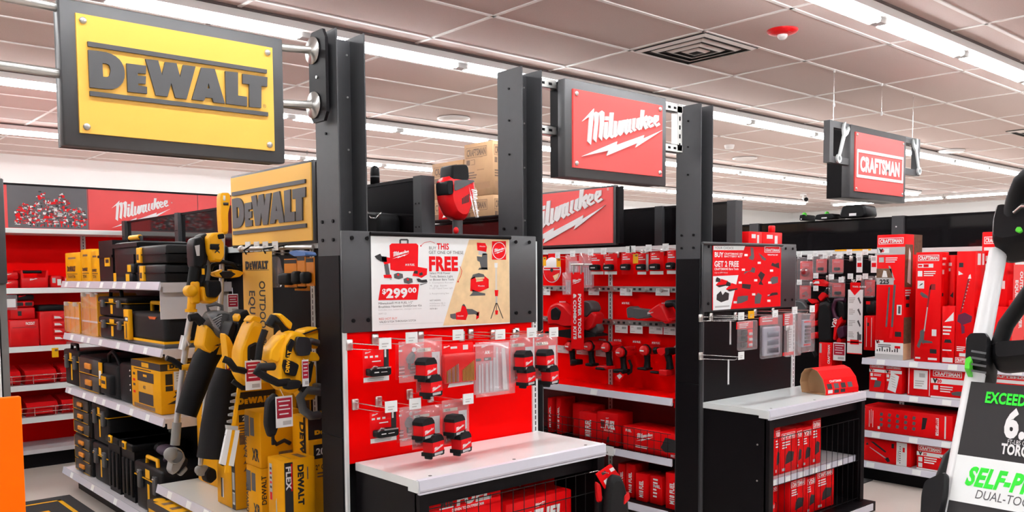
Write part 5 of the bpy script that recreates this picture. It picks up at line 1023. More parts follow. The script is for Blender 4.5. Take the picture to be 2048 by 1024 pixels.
# ================================================================== goods on the red display
YP = 2.62
G_E1 = 'blister packs on the red display'
def panel_pack(label, px, py, px2, py2, Y=YP, name='blister_pack', cat='blister pack', group=G_E1, cardm=RCARD, clear=True):
    a, c = atY(px, py2, Y), atY(px2, py, Y)
    t = thing(name, label, cat, (a.x, Y, a.z), 0, group); w, h = c.x - a.x, c.z - a.z
    b = MB(); b.rbox(0, 0, 0, w, .003, h, cardm, .001, 1)
    return t, b, w, h
def tape_measure(parent, x, y, z, s=1.0, ax=0.35):
    M = Matrix.Translation((x, y, z)) @ Matrix.Rotation(ax, 4, 'Z') @ Matrix.Scale(s, 4)
    b = MB(); side = [(-.036, -.03), (.034, -.03), (.038, -.01), (.036, .016), (.022, .034), (-.02, .036), (-.036, .022)]
    b.prism(side, -.02, .02, RED, M=M); p = b.build('tape_measure', parent)
    b = MB(); b.prism([(-.040, .016), (.040, .014), (.034, .028), (.02, .040), (-.022, .041), (-.04, .028)], -.024, .022, RUB, M=M); b.prism([(-.042, -.036), (.038, -.036), (.042, -.022), (-.042, -.022)], -.024, .024, RUB, M=M)
    b.rbox(.03, -.02, -.042, .05, .02, -.026, RUB, .004, 1, M=M); b.rbox(-.042, -.02, -.046, -.03, .012, -.03, RUB, .003, 1, M=M); b.build('rubber_armour', p)
    b = MB(); f = (Vector((0, -.0243, 0)), Vector((1, 0, 0)), Vector((0, 0, 1))); b.box(-.036, -.0242, -.022, .038, -.02, .015, RPRINT, M=M); b.logo(f, MILW[:-1], -.030, -.026, .062, WPRINT, M=M, hs=1.0); b.flat((f[0] + Vector((0, -.0003, 0)), f[1], f[2]), [rect(-.026, -.033, .028, -.024)], LGREY, M=M); b.build('brand_label', p)
    return p
def battery_pack(label, *bb):
    t, b, w, h = panel_pack(label, *bb, name='battery_pack', cat='battery pack')
    f = FR(0, -.0006, 0); b.flat(f, [rect(0, h * .04, w, h * .18)], WPRINT); bars(b, up(f, .0003), w * .15, h * .12, w * .7, 2, h * .05, LGREY); b.flat(f, [rect(w * .8, h * .2, w, h)], KPRINT); b.flat(up(f, .0003), [rect(w * .83, h * .75, w * .9, h * .98)], WPRINT); b.flat(up(f, .0003), [rect(w * .84, h * .22, w * .96, h * .3)], PAPER)
    b.logo(f, MILW[:-1], w * .06, h * .86, w * .24, WPRINT); 
    for i in range(3): b.flat(f, [rect(w * (.06 + .2 * i), h * .76, w * (.18 + .2 * i), h * .82)], WPRINT)
    b.flat(f, [rect(w * .34, h * .63, w * .68, h * .66)], WPRINT); b.build('card', t)
    b = MB(); pillow(b, [(w * .08, h * .22), (w * .9, h * .22), (w * .9, h * .44), (w * .8, h * .48), (w * .4, h * .49), (w * .34, h * .45), (w * .08, h * .45)], -.035, 0, BPLAS, .008, .95); f = FR(0, -.0356, 0); b.flat(f, [rect(w * .22, h * .33, w * .4, h * .36), rect(w * .48, h * .335, w * .72, h * .35)], WPRINT); b.build('battery', t)
    b = MB(); b.tube([(w * .08, -.038, h * .44), (w * .2, -.038, h * .54), (w * .3, -.038, h * .52), (w * .34, -.038, h * .47), (w * .85, -.038, h * .47)], .003, CLEAR, 5); b.build('clear_tray', t)
    return t
def bit_set(label, *bb):
    t, b, w, h = panel_pack(label, *bb, name='bit_set'); f = FR(0, -.0006, 0)
    b.logo(f, MILW[:-1], w * .14, h * .90, w * .25, WPRINT); b.flat(f, [rect(w * .14, h * .78, w * .3, h * .84), rect(w * .12, h * .08, w * .88, h * .10)], WPRINT); b.flat(f, [[(w * .85 + w * .1 * math.cos(k * PI / 6), h * .82 + w * .1 * math.sin(k * PI / 6)) for k in range(12)]], WPRINT); b.text(f, 'IMPACT', w * .3, h * .04, h * .035, WPRINT, bold=.03, shear=.2)
    for i in range(5):
        for s in (.14, .64): b.flat(f, [rect(w * s, h * (.14 + .05 * i), w * (s + .26), h * (.165 + .05 * i))], LGREY if i % 2 else KPRINT)
    b.build('card', t)
    b = MB(); pillow(b, [(w * .44, h * .58), (w * .5, h * .44), (w * .62, h * .44), (w * .7, h * .6), (w * .72, h * .72), (w * .62, h * .74)], -.03, 0, GPLAS, .006); b.cyl((w * .54, -.012, h * .46), (w * .54, -.012, h * .28), w * .05, BPLAS, n=8); b.cyl((w * .64, -.012, h * .66), (w * .7, -.012, h * .76), w * .07, GPLAS, n=8); b.build('bit_driver', t)
    b = MB(); b.rbox(-.008, -.032, -.008, w + .008, -.031, h + .012, CLEAR, .0004, 1); b.build('clear_shell', t); return t
def tape_pack(label, bb, t1, t2):
    t, b, w, h = panel_pack(label, *bb, name='tape_measure_pack', cat='tape measure pack'); f = FR(0, -.0006, 0)
    b.flat(f, [rect(w * .64, h * .30, w * .98, h * .78)], PAPER); b.text(up(f, .0003), '2', w * .84, h * .66, h * .04, GPRINT); b.flat(f, [rect(w * .03, h * .80, w * .6, h * .88)], mat('cream print', (.75, .68, .55), .5, noise=0)); b.text(up(f, .0003), '16/25', w * .1, h * .815, h * .05, KPRINT, bold=.03); b.logo(f, MILW[:-1], w * .06, h * .90, w * .26, WPRINT); b.text(f, '2 PK', w * .12, h * .06, h * .05, WPRINT, bold=.03); b.flat(f, [[(w * .42 + w * .05 * math.cos(k * PI / 6), h * .085 + w * .05 * math.sin(k * PI / 6)) for k in range(12)]], WPRINT)
    b.build('card', t)
    for (cx, cy) in (t1, t2):
        p = atY(cx, cy, YP - .04); tape_measure(t, p.x - t.location.x, -.04, p.z - t.location.z)
    b = MB(); b.rbox(-.006, -.004, -.006, w + .006, -.003, h + .014, CLEAR, .0004, 1); b.build('clear_shell', t); return t
battery_pack('red battery card with white base strip, left end of the upper hook row', 727, 697, 777, 768)
battery_pack('red battery card with white base strip, left end of the lower hook row', 741, 819, 792, 890)
bit_set('red driver bit blister pack in the upper hook row', 792, 686, 834, 760)
bit_set('red driver bit blister pack in the lower hook row', 794, 815, 826, 886)
tape_pack('twin tape measure pack beside the drill bit set in the upper hook row', (834, 682, 880, 782), (852, 737), (862, 771))
tape_pack('twin tape measure pack beside the saw blades, upper hook row on the red panel', (1022, 674, 1066, 764), (1047, 721), (1052, 752))
tape_pack('twin tape measure pack at the right end of the upper hook row, red panel', (1070, 672, 1112, 758), (1090, 718), (1099, 750))
tape_pack('twin tape measure pack, left of the pair in the lower hook row', (826, 815, 880, 896), (847, 857), (866, 890))
tape_pack('twin tape measure pack, right of the pair in the lower hook row', (886, 802, 934, 888), (909, 850), (922, 884))
t, b, w, h = panel_pack('red drill bit set with gold and silver bits in the upper hook row', 882, 684, 946, 777, name='drill_bit_set'); f = FR(0, -.0006, 0)
GOLD = mat('gold titanium', (.62, .42, .12), .3, metal=.6)
b.logo(f, MILW[:-1], w * .08, h * .88, w * .2, WPRINT); b.flat(f, [rect(w * .3, h * .88, w * .5, h * .93), rect(w * .68, h * .84, w * .84, h * .95)], WPRINT)
b.flat(f, [[(w * .2, h * .0), (w * 1.0, h * .02), (w * 1.0, h * .16), (w * .26, h * .11)]], PAPER); barcode(b, up(f, .0003), w * .88, h * .05, w * .1, h * .08, 3); b.build('card', t)
b = MB(); b.rbox(0, -.022, h * .1, w, 0, h * .78, mat('red translucent case', (.62, .02, .02), .2), .008); b.build('bit_case', t)
b = MB()
for i in range(9):
    z1 = h * (.40 + .018 * i); b.cyl((w * (.08 + .042 * i), -.024, h * .13), (w * (.08 + .042 * i), -.024, z1), .0018, STEEL if i % 3 else GOLD, n=5)
for i in range(9): b.cyl((w * (.56 + .042 * i), -.024, h * .13), (w * (.56 + .042 * i), -.024, h * (.40 + .024 * i)), .0021, GOLD, n=5)
b.build('drill_bits', t)
t, b, w, h = panel_pack('tall clear blade pack with pale saw blades in the upper hook row', 948, 684, 1018, 792, name='saw_blade_pack'); b.v = []; b.f = []; b.m = []; b.sm = []
b.rbox(0, 0, h * .02, w, .002, h, mat('pale pink card', (.72, .3, .33), .5), .001, 1); f = FR(0, -.0006, 0); b.flat(f, [rect(0, h * .66, w * .55, h * .96)], RPRINT); b.logo(up(f, .0003), MILW[:-1], w * .2, h * .9, w * .2, WPRINT); b.text(up(f, .0003), 'AX', w * .3, h * .8, h * .06, WPRINT, bold=.05); b.flat(up(f, .0003), [rect(w * .06, h * .67, w * .2, h * .72), rect(w * .28, h * .67, w * .48, h * .73)], KPRINT); b.text(up(f, .0006), '.064', w * .3, h * .682, h * .035, WPRINT, bold=.02); b.text(f, 'DEMOLITION', w * .5, h * .04, h * .035, WPRINT, bold=.02); b.build('card', t)
b = MB()
for i, (x, z1, wd) in enumerate(((.08, .60, .05), (.16, .62, .05), (.27, .62, .08), (.38, .66, .08), (.48, .72, .08), (.56, .92, .07), (.76, .90, .13))):
    b.prism([(w * x, h * .06), (w * (x + wd), h * .06), (w * (x + wd * .8 - .05 * (i == 6)), h * z1), (w * (x + wd * .1 - .05 * (i == 6)), h * z1)], -.014, -.011, WPRINT if i == 6 else mat('pale steel blade', (.72, .70, .74), .3, metal=.3))
b.build('saw_blades', t)
b = MB(); b.rbox(-.01, -.024, -.004, w + .01, -.023, h + .01, CLEAR, .0004, 1); b.build('clear_shell', t)
for i, (px, py) in enumerate(((771, 694), (824, 682), (917, 676), (1001, 675), (1064, 671), (1108, 670))):
    a = atY(px, py, 2.585); wire_hook((a.x, 2.838, a.z), .235, 'wire hook with white ticket, %s from left, upper row on the red panel' % ORD[i], 'hooks on the red panel', 0)
for i, (px, py) in enumerate(((783, 820), (831, 814), (937, 804))):
    a = atY(px, py, 2.585); wire_hook((a.x, 2.838, a.z), .235, 'wire hook with white ticket, %s from left, lower row on the red panel' % ORD[i], 'hooks on the red panel', 0)
for i, (px, py) in enumerate(((852, 690), (940, 664), (1032, 662), (818, 785))):
    a = atY(px, py, 2.836); wire_hook((a.x, 2.838, a.z), .16, 'chrome wire hook without a ticket, %s of those on the red panel' % ORD[i], 'hooks on the red panel', 0, None)

# boxes behind the wire mesh of the red display
def fuel(b, f, w, h, tag2='M18'):
    e_ = min(h, .2); T = h - e_; b.logo(f, MILW, w * .42, T + e_ * .80, w * .16, WPRINT, hs=.8); b.text(f, tag2, w * .2, T + e_ * .54, e_ * .17, KPRINT, bold=.06, fit=w * .15); b.flat(f, [rect(w * .18, T + e_ * .50, w * .37, T + e_ * .525), rect(w * .18, T + e_ * .725, w * .37, T + e_ * .75)], WPRINT); b.text(f, 'FUEL', w * .40, T + e_ * .52, e_ * .23, WPRINT, bold=.06, fit=w * .46, shear=.1); b.text(f, 'DRIVEN TO OUTPERFORM', w * .34, T + e_ * .42, e_ * .05, WPRINT, bold=.02, fit=w * .42)
    b.flat(f, [[(w * .45, h * .05), (w * .5, h * .25), (w * .56, h * .26), (w * .6, h * .1)]], KPRINT)
def fside(b, f, w, h): b.text(f, 'FUEL', w * .2, h * .62, h * .08, WPRINT, bold=.05, fit=w * .6); bars(b, f, w * .2, h * .5, w * .6, 4, h * .08, WPRINT, seed=2)
def ebox(label, x, y, z, w, d, h, front, left=None, group='red boxes in the nearer cabinet', name='tool_carton', m=RCARD): return carton(name, label, 'carton', (x, y, z), 0, w, d, h, m, front, None, left, None, group)
ebox('large red carton with white FUEL lettering at the left behind the wire mesh', 1.775, 2.49, .0635, .36, .26, .60, fuel, lambda b, f, w, h: b.flat(f, [rect(w * .75, 0, w, h)], RPRINT))
ebox('red carton with FUEL lettering standing low in front at the right of the wire mesh', 2.16, 2.49, .0635, .36, .14, .46, fuel)
ebox('red carton at the back right of the nearer cabinet with FUEL on its side', 2.42, 2.66, .0635, .17, .14, .565, fside, lambda b, f, w, h: fuel(b, f, w, h))
ebox('tall narrow red carton at the back of the nearer cabinet', 2.30, 2.66, .0635, .08, .14, .57, lambda b, f, w, h: b.text(f, 'FUEL', w * .65, h * .3, w * .4, WPRINT, rot=PI / 2, bold=.04))
ebox('dark red carton in the shadow at the back of the nearer cabinet', 2.15, 2.67, .0635, .13, .14, .44, lambda b, f, w, h: b.logo(f, MILW, w * .1, h * .6, w * .8, WPRINT))
# gloves hanging at the right corner
t = thing('work_gloves', 'black and red work gloves on a red card at the white counter corner', 'gloves', (2.70, 2.38, 0)); q = TF(2.38, 2.70)
b = MB(); b.prism(q.o([(1192, 948), (1222, 928), (1240, 952), (1232, 958), (1210, 978)]), 0, .004, RCARD); f = FR(0, -.0006, 0); b.flat(f, [q.o([(1202, 946), (1210, 941), (1213, 946), (1205, 951)])], KPRINT); b.flat(f, [q.o([(1218, 938), (1226, 934), (1230, 940), (1222, 944)]), q.o([(1207, 962), (1214, 956), (1218, 966), (1211, 970)])], WPRINT); b.build('header_card', t)
b = MB(); pillow(b, q.o([(1213, 958), (1222, 948), (1234, 950), (1242, 968), (1248, 1000), (1250, 1040), (1232, 1075), (1212, 1078), (1204, 1040), (1208, 1000)]), -.03, .01, RUB, .012, .8)
for k in range(4): b.tube([q.v(1212 + 9 * k, 1060, -.01), q.v(1210 + 10 * k, 1100, -.01), q.v(1212 + 9 * k, 1125 - 4 * abs(k - 1), -.01)], [.02, .018, .012], RUB)
b.tube([q.v(1207, 1030, -.02), q.v(1196, 1050, -.02), q.v(1192, 1068, -.02)], [.018, .016, .011], RUB); b.build('black_glove', t)
b = MB(); pillow(b, q.o([(1238, 988), (1246, 980), (1249, 994), (1236, 1008)]), -.034, -.02, RED); b.build('red_trim', t); b = MB(); pillow(b, q.o([(1195, 963), (1204, 970), (1207, 1004), (1198, 1006)]), .004, .02, RED); b.build('red_trim', t)
b = MB(); pillow(b, q.o([(1200, 1000), (1212, 990), (1216, 1060), (1200, 1060)]), .01, .035, RUB, .01); b.build('rear_glove', t)
b = MB(); h_ = q.p(1206, 944); b.tube([(h_[0] - .05, .03, h_[1]), (h_[0], .03, h_[1]), (h_[0], -.03, h_[1])], .002, CHROME, 6); b.build('hanger_wire', t)

# goods standing on top of the first two runs
t = thing('vacuum_cleaner', 'red and black stick vacuum head standing up behind the white poster', 'vacuum cleaner', (2.27, 2.97, 0)); q = TF(2.97, 2.27)
b = MB(); pillow(b, q.o([(879, 364), (892, 352), (938, 360), (940, 372), (937, 400), (925, 436), (920, 441), (909, 441), (896, 432), (884, 405)]), -.055, .055, RED, .03, .72); b.build('body', t)
b = MB(); pillow(b, q.o([(892, 352), (893, 333), (900, 331), (922, 330), (926, 336), (928, 362), (892, 384)]), -.045, .05, BPLAS, .015, .85); pillow(b, q.o([(892, 386), (893, 362), (930, 362), (934, 365)]), -.058, .03, GPLAS, .006, .96); pillow(b, q.o([(879, 364), (891, 362), (892, 390), (881, 392)]), -.055, .03, BPLAS, .01, .9); b.build('battery_housing', t)
b = MB(); f = FR(0, -.0562, 0)
for k in range(5): b.flat(f, [q.o([(908 + 3 * k, 398 - 2 * k), (910 + 3 * k, 398 - 2 * k), (910 + 3 * k, 410 - k), (908 + 3 * k, 410 - k)])], KPRINT)
a_ = q.p(929, 376); b2 = [[(y * .9, -x) for x, y in p] for p in MILW]; b.logo(f, b2, a_[0] - .02, a_[1], .135, WPRINT); b.build('brand_label', t)
b = MB(); b.cyl(q.v(915, 440), (q.v(915, 440)[0], 0, 1.17), .022, GPLAS, n=14); b.ell(q.v(912, 461, -.03), (.012, .012, .015), RED); b.build('wand', t)
XB = 4.41
def kraft(label, px, px2, zb, zt, logo=True, dx=0.0, d=.22):
    a = atX(px, 400, XB + dx); c = atX(px2, 400, XB + dx)
    def f_(b, f, w, h):
        b.flat(f, [rect(w * .06, h - .11, w * .8, h - .03)], BPRINT); b.flat(up(f, .0003), [rect(w * .07, h - .107, w * .79, h - .033)], KRAFT); b.text(up(f, .0006), 'CRAFTSMAN', w * .1, h - .095, .05, BPRINT, fit=w * .66, bold=.04)
        b.flat(f, [rect(w * .08, h - .165, w * .2, h - .125), rect(w * .23, h - .165, w * .38, h - .162), rect(w * .23, h - .128, w * .38, h - .125), rect(w * .365, h - .165, w * .38, h - .125)], BPRINT); bars(b, f, w * .08, h - .23, w * .5, 3 if h > .3 else 0, .02, BPRINT, seed=int(px))
        if h > .3: b.flat(f, [rect(w * .1, h * .12, w * .9, h * .25), rect(w * .45, h * .48, w * .7, h * .5), rect(w * .55, h * .72, w * .65, h * .76)], mat('faint kraft print', (.36, .2, .1), .7, noise=0))
    return carton('kraft_carton', label, 'carton', (XB + dx - .12, a.y, zb), AISLE, a.y - c.y, d, zt - zb, KRAFT, f_, f_, group='kraft cartons on top of the middle gondola')
zt_ = 1.8475
kraft('small kraft carton, bottom of the right hand pile on top of the middle gondola', 953, 1010, zt_, 2.02)
kraft('tall kraft carton, upper of the right hand pile on top of the middle gondola', 953, 1010, 2.021, 2.43)
kraft('kraft carton, bottom of the left hand pile behind the vacuum head', 888, 951, zt_, 2.03, dx=.02)
kraft('kraft carton, upper of the left hand pile behind the vacuum head', 888, 951, 2.031, 2.325, dx=.02)
a = atX(877, 440, 4.18); c = atX(906, 440, 4.18)
carton('tool_carton', 'red carton on top of the middle gondola left of the vacuum head', 'carton', (4.18, a.y, 1.8475), AISLE, a.y - c.y - .02, .10, .28, RCARD, lambda b, f, w, h: (b.flat(f, [rect(w * .1, h * .62, w * .5, h * .9)], WPRINT), b.flat(f, [[(w * .3, h * .05), (w * .9, h * .5), (w * .9, h * .1)]], WPRINT)))
# soft bag and thermos-like item by the header of the left gondola
q = TR(2.12, 3.75)
t = thing('tool_bag', 'black soft bag with a wire handle behind the first post', 'tool bag', (2.12, 3.75, 0), AISLE)
b = MB(); pillow(b, q.o([(732, 428), (745, 424), (776, 428), (780, 440), (779, 475), (732, 475)]), -.06, .06, RUB, .02, .85); b.build('body', t)
b = MB(); b.tube([q.v(735, 424, -.05), q.v(742, 436, -.06), q.v(752, 437, -.06), q.v(758, 430, -.06), q.v(762, 426, -.05)], .004, CHROME, 6); b.build('handle', t)
t = thing('bottle', 'dark round topped bottle standing on the header of the left gondola', 'bottle', (2.2, atX(750, 365, 2.2).y, 1.836))
b = MB(); b.lathe([(.001, .085), (.012, .082), (.02, .07), (.022, .05), (.022, 0), (.001, 0)], (0, 0, 0), BPLAS); b.build('body', t)
b = MB(); b.lathe([(.0225, .03), (.0225, .036)], (0, 0, 0), GPLAS); b.build('ring', t)

# ================================================================== goods on the black display
G_E2 = 'blister packs on the black display'
YQ = 2.60
def pack2(label, px, py, px2, py2, parts, Y=YQ):
    a, c = atY(px, py2, Y), atY(px2, py, Y); w, h = c.x - a.x, c.z - a.z
    t = thing('socket_set_pack', label, 'blister pack', (a.x, Y, a.z), 0, G_E2)
    parts(t, w, h)
    b = MB(); b.rbox(-.004, -.03, -.004, w + .004, -.002, h + .006, CLEAR, .008, 2); b.build('clear_shell', t)
def pk1(t, w, h):
    b = MB(); b.box(0, 0, h * .74, w, .003, h, RCARD); bars(b, FR(0, -.0006, 0), w * .15, h * .9, w * .6, 3, h * .06, WPRINT); b.build('card', t)
    b = MB()
    for i in range(3): b.rbox(w * .2, -.02, h * (.08 + .22 * i), w * .5, -.004, h * (.26 + .22 * i), BPLAS, .004, 1)
    b.build('socket', t)
    b = MB(); b.rbox(w * .55, -.014, h * .05, w * .86, -.004, h * .72, RED, .003, 1)
    for i in range(3): b.rbox(w * .6, -.02, h * (.1 + .2 * i), w * .8, -.012, h * (.2 + .2 * i), LGREY, .002, 1)
    b.build('socket_rail', t)
def pk2(t, w, h):
    b = MB(); b.box(0, 0, h * .8, w, .003, h, RCARD); bars(b, FR(0, -.0006, 0), w * .15, h * .94, w * .6, 2, h * .06, WPRINT); b.build('card', t)
    b = MB(); b.rbox(w * .06, -.026, h * .04, w * .94, -.004, h * .76, mat('smoky clear case', (.34, .33, .40), .2), .012); b.build('case', t)
    b = MB()
    for i in range(3): b.rbox(w * .2, -.03, h * (.1 + .2 * i), w * .8, -.024, h * (.24 + .2 * i), mat('grey tray', (.22, .22, .26), .35), .004, 1)
    b.build('tray', t)
def pk3(t, w, h):
    b = MB(); b.box(0, 0, h * .72, w * .7, .003, h, RCARD); f = FR(0, -.0006, 0); bars(b, f, w * .1, h * .95, w * .4, 5, h * .05, WPRINT); b.box(0, 0, .0, w * .8, .003, h * .08, RCARD); b.box(w * .3, .001, h * .05, w * .75, .003, h * .72, PAPER); bars(b, f, w * .35, h * .6, w * .3, 8, h * .06, LGREY); b.build('card', t)
    b = MB(); b.cyl((w * .2, -.012, h * .08), (w * .16, -.012, h * .7), .006, CHROME); b.rbox(w * .05, -.018, h * .6, w * .3, -.006, h * .72, STEEL, .005, 1); b.build('ratchet', t)
def pk4(t, w, h):
    b = MB(); b.rbox(w * .2, -.02, h * .12, w * .85, -.004, h * .86, mat('smoky clear case', None), .006)
    for z in (.16, .78): b.rbox(w * .25, -.022, h * z, w * .8, -.008, h * (z + .05), RED, .003, 1)
    b.build('socket_rail', t)
    b = MB()
    for i in range(5): b.rbox(w * .32, -.028, h * (.24 + .1 * i), w * .72, -.018, h * (.31 + .1 * i), GPLAS, .003, 1)
    b.build('socket', t)
pack2('clear pack of black sockets with a red card, left on the black display', 1473, 642, 1506, 700, pk1)
pack2('large clear pack with an empty grey tray, second on the black display', 1518, 632, 1556, 716, pk2)
pack2('clear pack with a ratchet and white leaflet, third on the black display', 1566, 626, 1594, 712, pk3, Y=2.58)
pack2('clear pack of small sockets on red rails, right end of the black display', 1594, 628, 1621, 704, pk4, Y=2.60)
for i, (px, py) in enumerate(((1483, 637), (1503, 634), (1551, 632), (1590, 625), (1625, 622))):
    a = atY(px, py, 2.575); wire_hook((a.x, 2.838, a.z), .245, 'chrome double wire hook, %s from the left in the upper row on the black display' % ORD[i], 'hooks on the black display', 0, YEL if i == 1 else PAPER)
a = atY(1483, 716, 2.575); wire_hook((a.x, 2.838, a.z), .245, 'empty chrome double wire hook in the lower row on the black display', 'hooks on the black display', 0)
for i, (px, y0, y1) in enumerate(((1461, 640, 690), (1457, 719, 770))):
    a, c = atY(px, y1, 2.66), atY(px, y0, 2.66); b = MB(); b.box(-.008, 0, 0, .008, .002, c.z - a.z, CLEAR); b.box(-.006, .0005, .004, .006, .0015, c.z - a.z - .004, PAPER); tag(b.build('hook_strip', loc=(a.x, 2.66, a.z)), ('upper' if i == 0 else 'lower') + ' thin pale strip hanging from a hook on the black display', 'label strip')
# cardboard tunnel display on the far counter
t = thing('cardboard_display', 'red printed cardboard tunnel lying open on the farther white counter', 'carton', (4.60, 2.50, .7065), -.18)
L = .29; arc = [(0, 0), (.0, .03), (.02, .09), (.06, .135), (.105, .15), (.15, .14), (.175, .11), (.185, .06), (.17, 0)]
b = MB(); n = len(arc)
for i in range(n - 1):
    (y0, z0), (y1, z1) = arc[i], arc[i + 1]
    b.add([(0, y0, z0), (L, y0, z0), (L, y1, z1), (0, y1, z1)], [(0, 1, 2, 3)], RCARD); k = .004; cy, cz = .09, .06
    sh = lambda y, z: (cy + (y - cy) * .955, cz + (z - cz) * .955)
    (a0, c0), (a1, c1) = sh(y0, z0), sh(y1, z1); b.add([(0.001, a0, c0), (L, a0, c0), (L, a1, c1), (0.001, a1, c1)], [(3, 2, 1, 0)], KRAFT)
    b.add([(0, y0, z0), (0, a0, c0), (0, a1, c1), (0, y1, z1)], [(0, 1, 2, 3)], KRAFT); b.add([(L, y0, z0), (L, a0, c0), (L, a1, c1), (L, y1, z1)], [(3, 2, 1, 0)], KRAFT)
b.box(0.002, .002, 0, L, .168, .002, KRAFT); b.build('shell', t)
b = MB(); b.poly([(.06, .004, .002), (.06, .165, .002), (.06, .178, .06), (.06, .168, .108), (.06, .145, .134), (.06, .105, .143), (.06, .064, .129), (.06, .026, .088), (.06, .007, .03)], KRAFT); b.build('inner_flap', t)
b = MB(); fr_ = FR(0, -.0006, 0)
for i in range(3): b.flat(fr_, [rect(.02 + .055 * i, .008, .06 + .055 * i, .028)], [WPRINT, KPRINT, KPRINT][i])
f2 = (Vector((0, -.0006, .03)), Vector((1, 0, 0)), Vector((0, .02, .06)).normalized())
b.text(f2, 'CRAFTSMAN', .05, .042, .012, WPRINT, bold=.03); [b.flat(f2, [rect(.02 + .06 * i, .004, .06 + .06 * i, .034)], KPRINT if i % 2 == 0 else GPRINT) for i in range(4)]
b.build('print', t)
# boxes behind the mesh of the farther cabinet
def cbox(tt, sd):
    def fn(b, f, w, h):
        b.flat(f, [rect(w * .06, h * .78, w * .9, h * .93)], WPRINT); b.flat(up(f, .0003), [rect(w * .08, h * .79, w * .88, h * .92)], RCARD); b.text(up(f, .0006), tt, w * .12, h * .81, h * .09, WPRINT, bold=.04, fit=w * .72)
        bars(b, f, w * .1, h * .7, w * .5, 3, h * .06, WPRINT, seed=sd); b.flat(f, [[(w * .3, h * .2), (w * .8, h * .25), (w * .85, h * .45), (w * .5, h * .5), (w * .35, h * .4)]], KPRINT); b.flat(f, [rect(w * .1, h * .06, w * .3, h * .12)], LGREY)
    return fn
x = 3.95; r = random.Random(9)
for i, (w, h, tt) in enumerate(((.125, .25, 'CRAFTSMAN'), (.05, .26, 'V20'), (.16, .235, 'CRAFTSMAN'), (.06, .23, 'V20'), (.10, .225, 'V20'), (.095, .265, 'CRAFTSMAN'))):
    ebox('red carton on the inner shelf of the farther cabinet, %s from the left' % ORD[i], x, 2.50, .3235, w, .2, h, cbox(tt, i), group='red cartons on the inner shelf of the farther cabinet'); x += w + .003
x = 3.95
for i, (w, h, z, y, tt) in enumerate(((.14, .12, .0565, 2.50, 'CRAFTSMAN'), (.12, .09, .178, 2.50, 'CRAFTSMAN'))):
    ebox(('lower' if i == 0 else 'upper') + ' red carton of the pair at the bottom left of the farther cabinet', x, y, z, w, .2, h, cbox(tt, i + 20), group='red cartons at the bottom of the farther cabinet')
for i, (x, w, h, y, tt) in enumerate(((4.10, .11, .20, 2.56, 'V20'), (4.215, .17, .225, 2.49, 'CRAFTSMAN'), (4.39, .10, .21, 2.49, 'V20'), (4.495, .20, .235, 2.49, 'CRAFTSMAN'))):
    ebox('red carton at the bottom of the farther cabinet, %s after the stacked pair' % ORD[i], x, y, .0565, w, .2, h, cbox(tt, i + 30), group='red cartons at the bottom of the farther cabinet')
# red cartons on top of the middle gondola above the red poster
for i, (px, px2, zt) in enumerate(((1489, 1516, 1.66), (1517, 1556, 1.66))):
    a, c = atY(px, 480, 3.0), atY(px2, 480, 3.0)
    carton('tool_carton', ('left' if i == 0 else 'right') + ' red carton standing behind the top edge of the red poster', 'carton', (a.x, 2.97, 1.46), 0, c.x - a.x, .16, zt - 1.46, RCARD, lambda b, f, w, h: b.flat(f, [rect(w * .2, h * .8, w * .5, h * .92), rect(w * .6, h * .5, w * .75, h * .9)], WPRINT), group='red cartons behind the red poster')
a = atY(1544, 465, 3.0); b = MB(); b.rbox(0, 0, 0, .04, .03, .045, RED, .006); tag(b.build('red_cap', loc=(a.x, 3.0, 1.661)), 'small red cap on the right carton behind the red poster', 'cap')
b = MB(); b.box(0, 0, 0, .50, .23, .02, BLACK); tag(b.build('display_shelf', loc=(4.45, 2.93, 1.438)), 'black shelf holding red cartons behind the red poster', 'shelf')

# ================================================================== the red tool wall (middle gondola)
def wp(px, py, X): q = atX(px, py, X); return q
G_W = 'red battery cards on the tool wall'
def wall_pack(label, px, py, px2, py2, X=4.03, style=0, group=G_W, name='battery_pack'):
    a, c = atX(px, py2, X), atX(px2, py, X); w, h = a.y - c.y, c.z - a.z
    t = thing(name, label, 'battery pack', (X, a.y, a.z), AISLE, group); f = FR(0, -.0006, 0); f2 = up(f, .0003)
    b = MB(); b.rbox(0, 0, 0, w, .003, h, RCARD, .001, 1); b.logo(f, MILW[:-1], w * .1, h * .86, w * .3, WPRINT)
    b.flat(f, [rect(w * .1, h * .68, w * .7, h * .73), rect(w * .1, h * .78, w * .5, h * .82)], WPRINT)
    if style == 0: b.flat(f, [rect(0, 0, w, h * .15)], PAPER)
    if style == 2: b.flat(f, [rect(w * .78, h * .16, w, h * .95)], LGREY); b.flat(f, [rect(0, 0, w * .8, h * .13)], PAPER)
    b.build('card', t)
    b = MB(); pillow(b, [(w * .12, h * .2), (w * .78, h * .2), (w * .78, h * .46), (w * .6, h * .5), (w * .12, h * .46)], -.03, 0, BPLAS, .006, .95); b.flat(FR(0, -.0306, 0), [rect(w * .25, h * .3, w * .6, h * .36)], LGREY); b.build('battery', t)
    return t
for i, (bb, st) in enumerate((((1181, 508, 1207, 549), 0), ((1209, 507, 1234, 549), 0), ((1243, 505, 1267, 549), 1), ((1275, 506, 1297, 549), 2), ((1300, 504, 1327, 549), 0), ((1334, 500, 1356, 548), 0))):
    wall_pack('red battery card, %s from the left in the top row of the tool wall' % ORD[i], *bb, style=st)
for i, (px, py) in enumerate(((1120, 513), (1150, 510), (1186, 507), (1212, 505), (1262, 502), (1270, 501), (1302, 499), (1336, 497))):
    a = wp(px, py, 4.0); wire_hook((4.114, a.y, a.z - .004), .12, 'peg hook with white ticket, %s from left under the tool wall top rail' % ORD[i], 'hooks on the tool wall', AISLE, PAPER, .042)
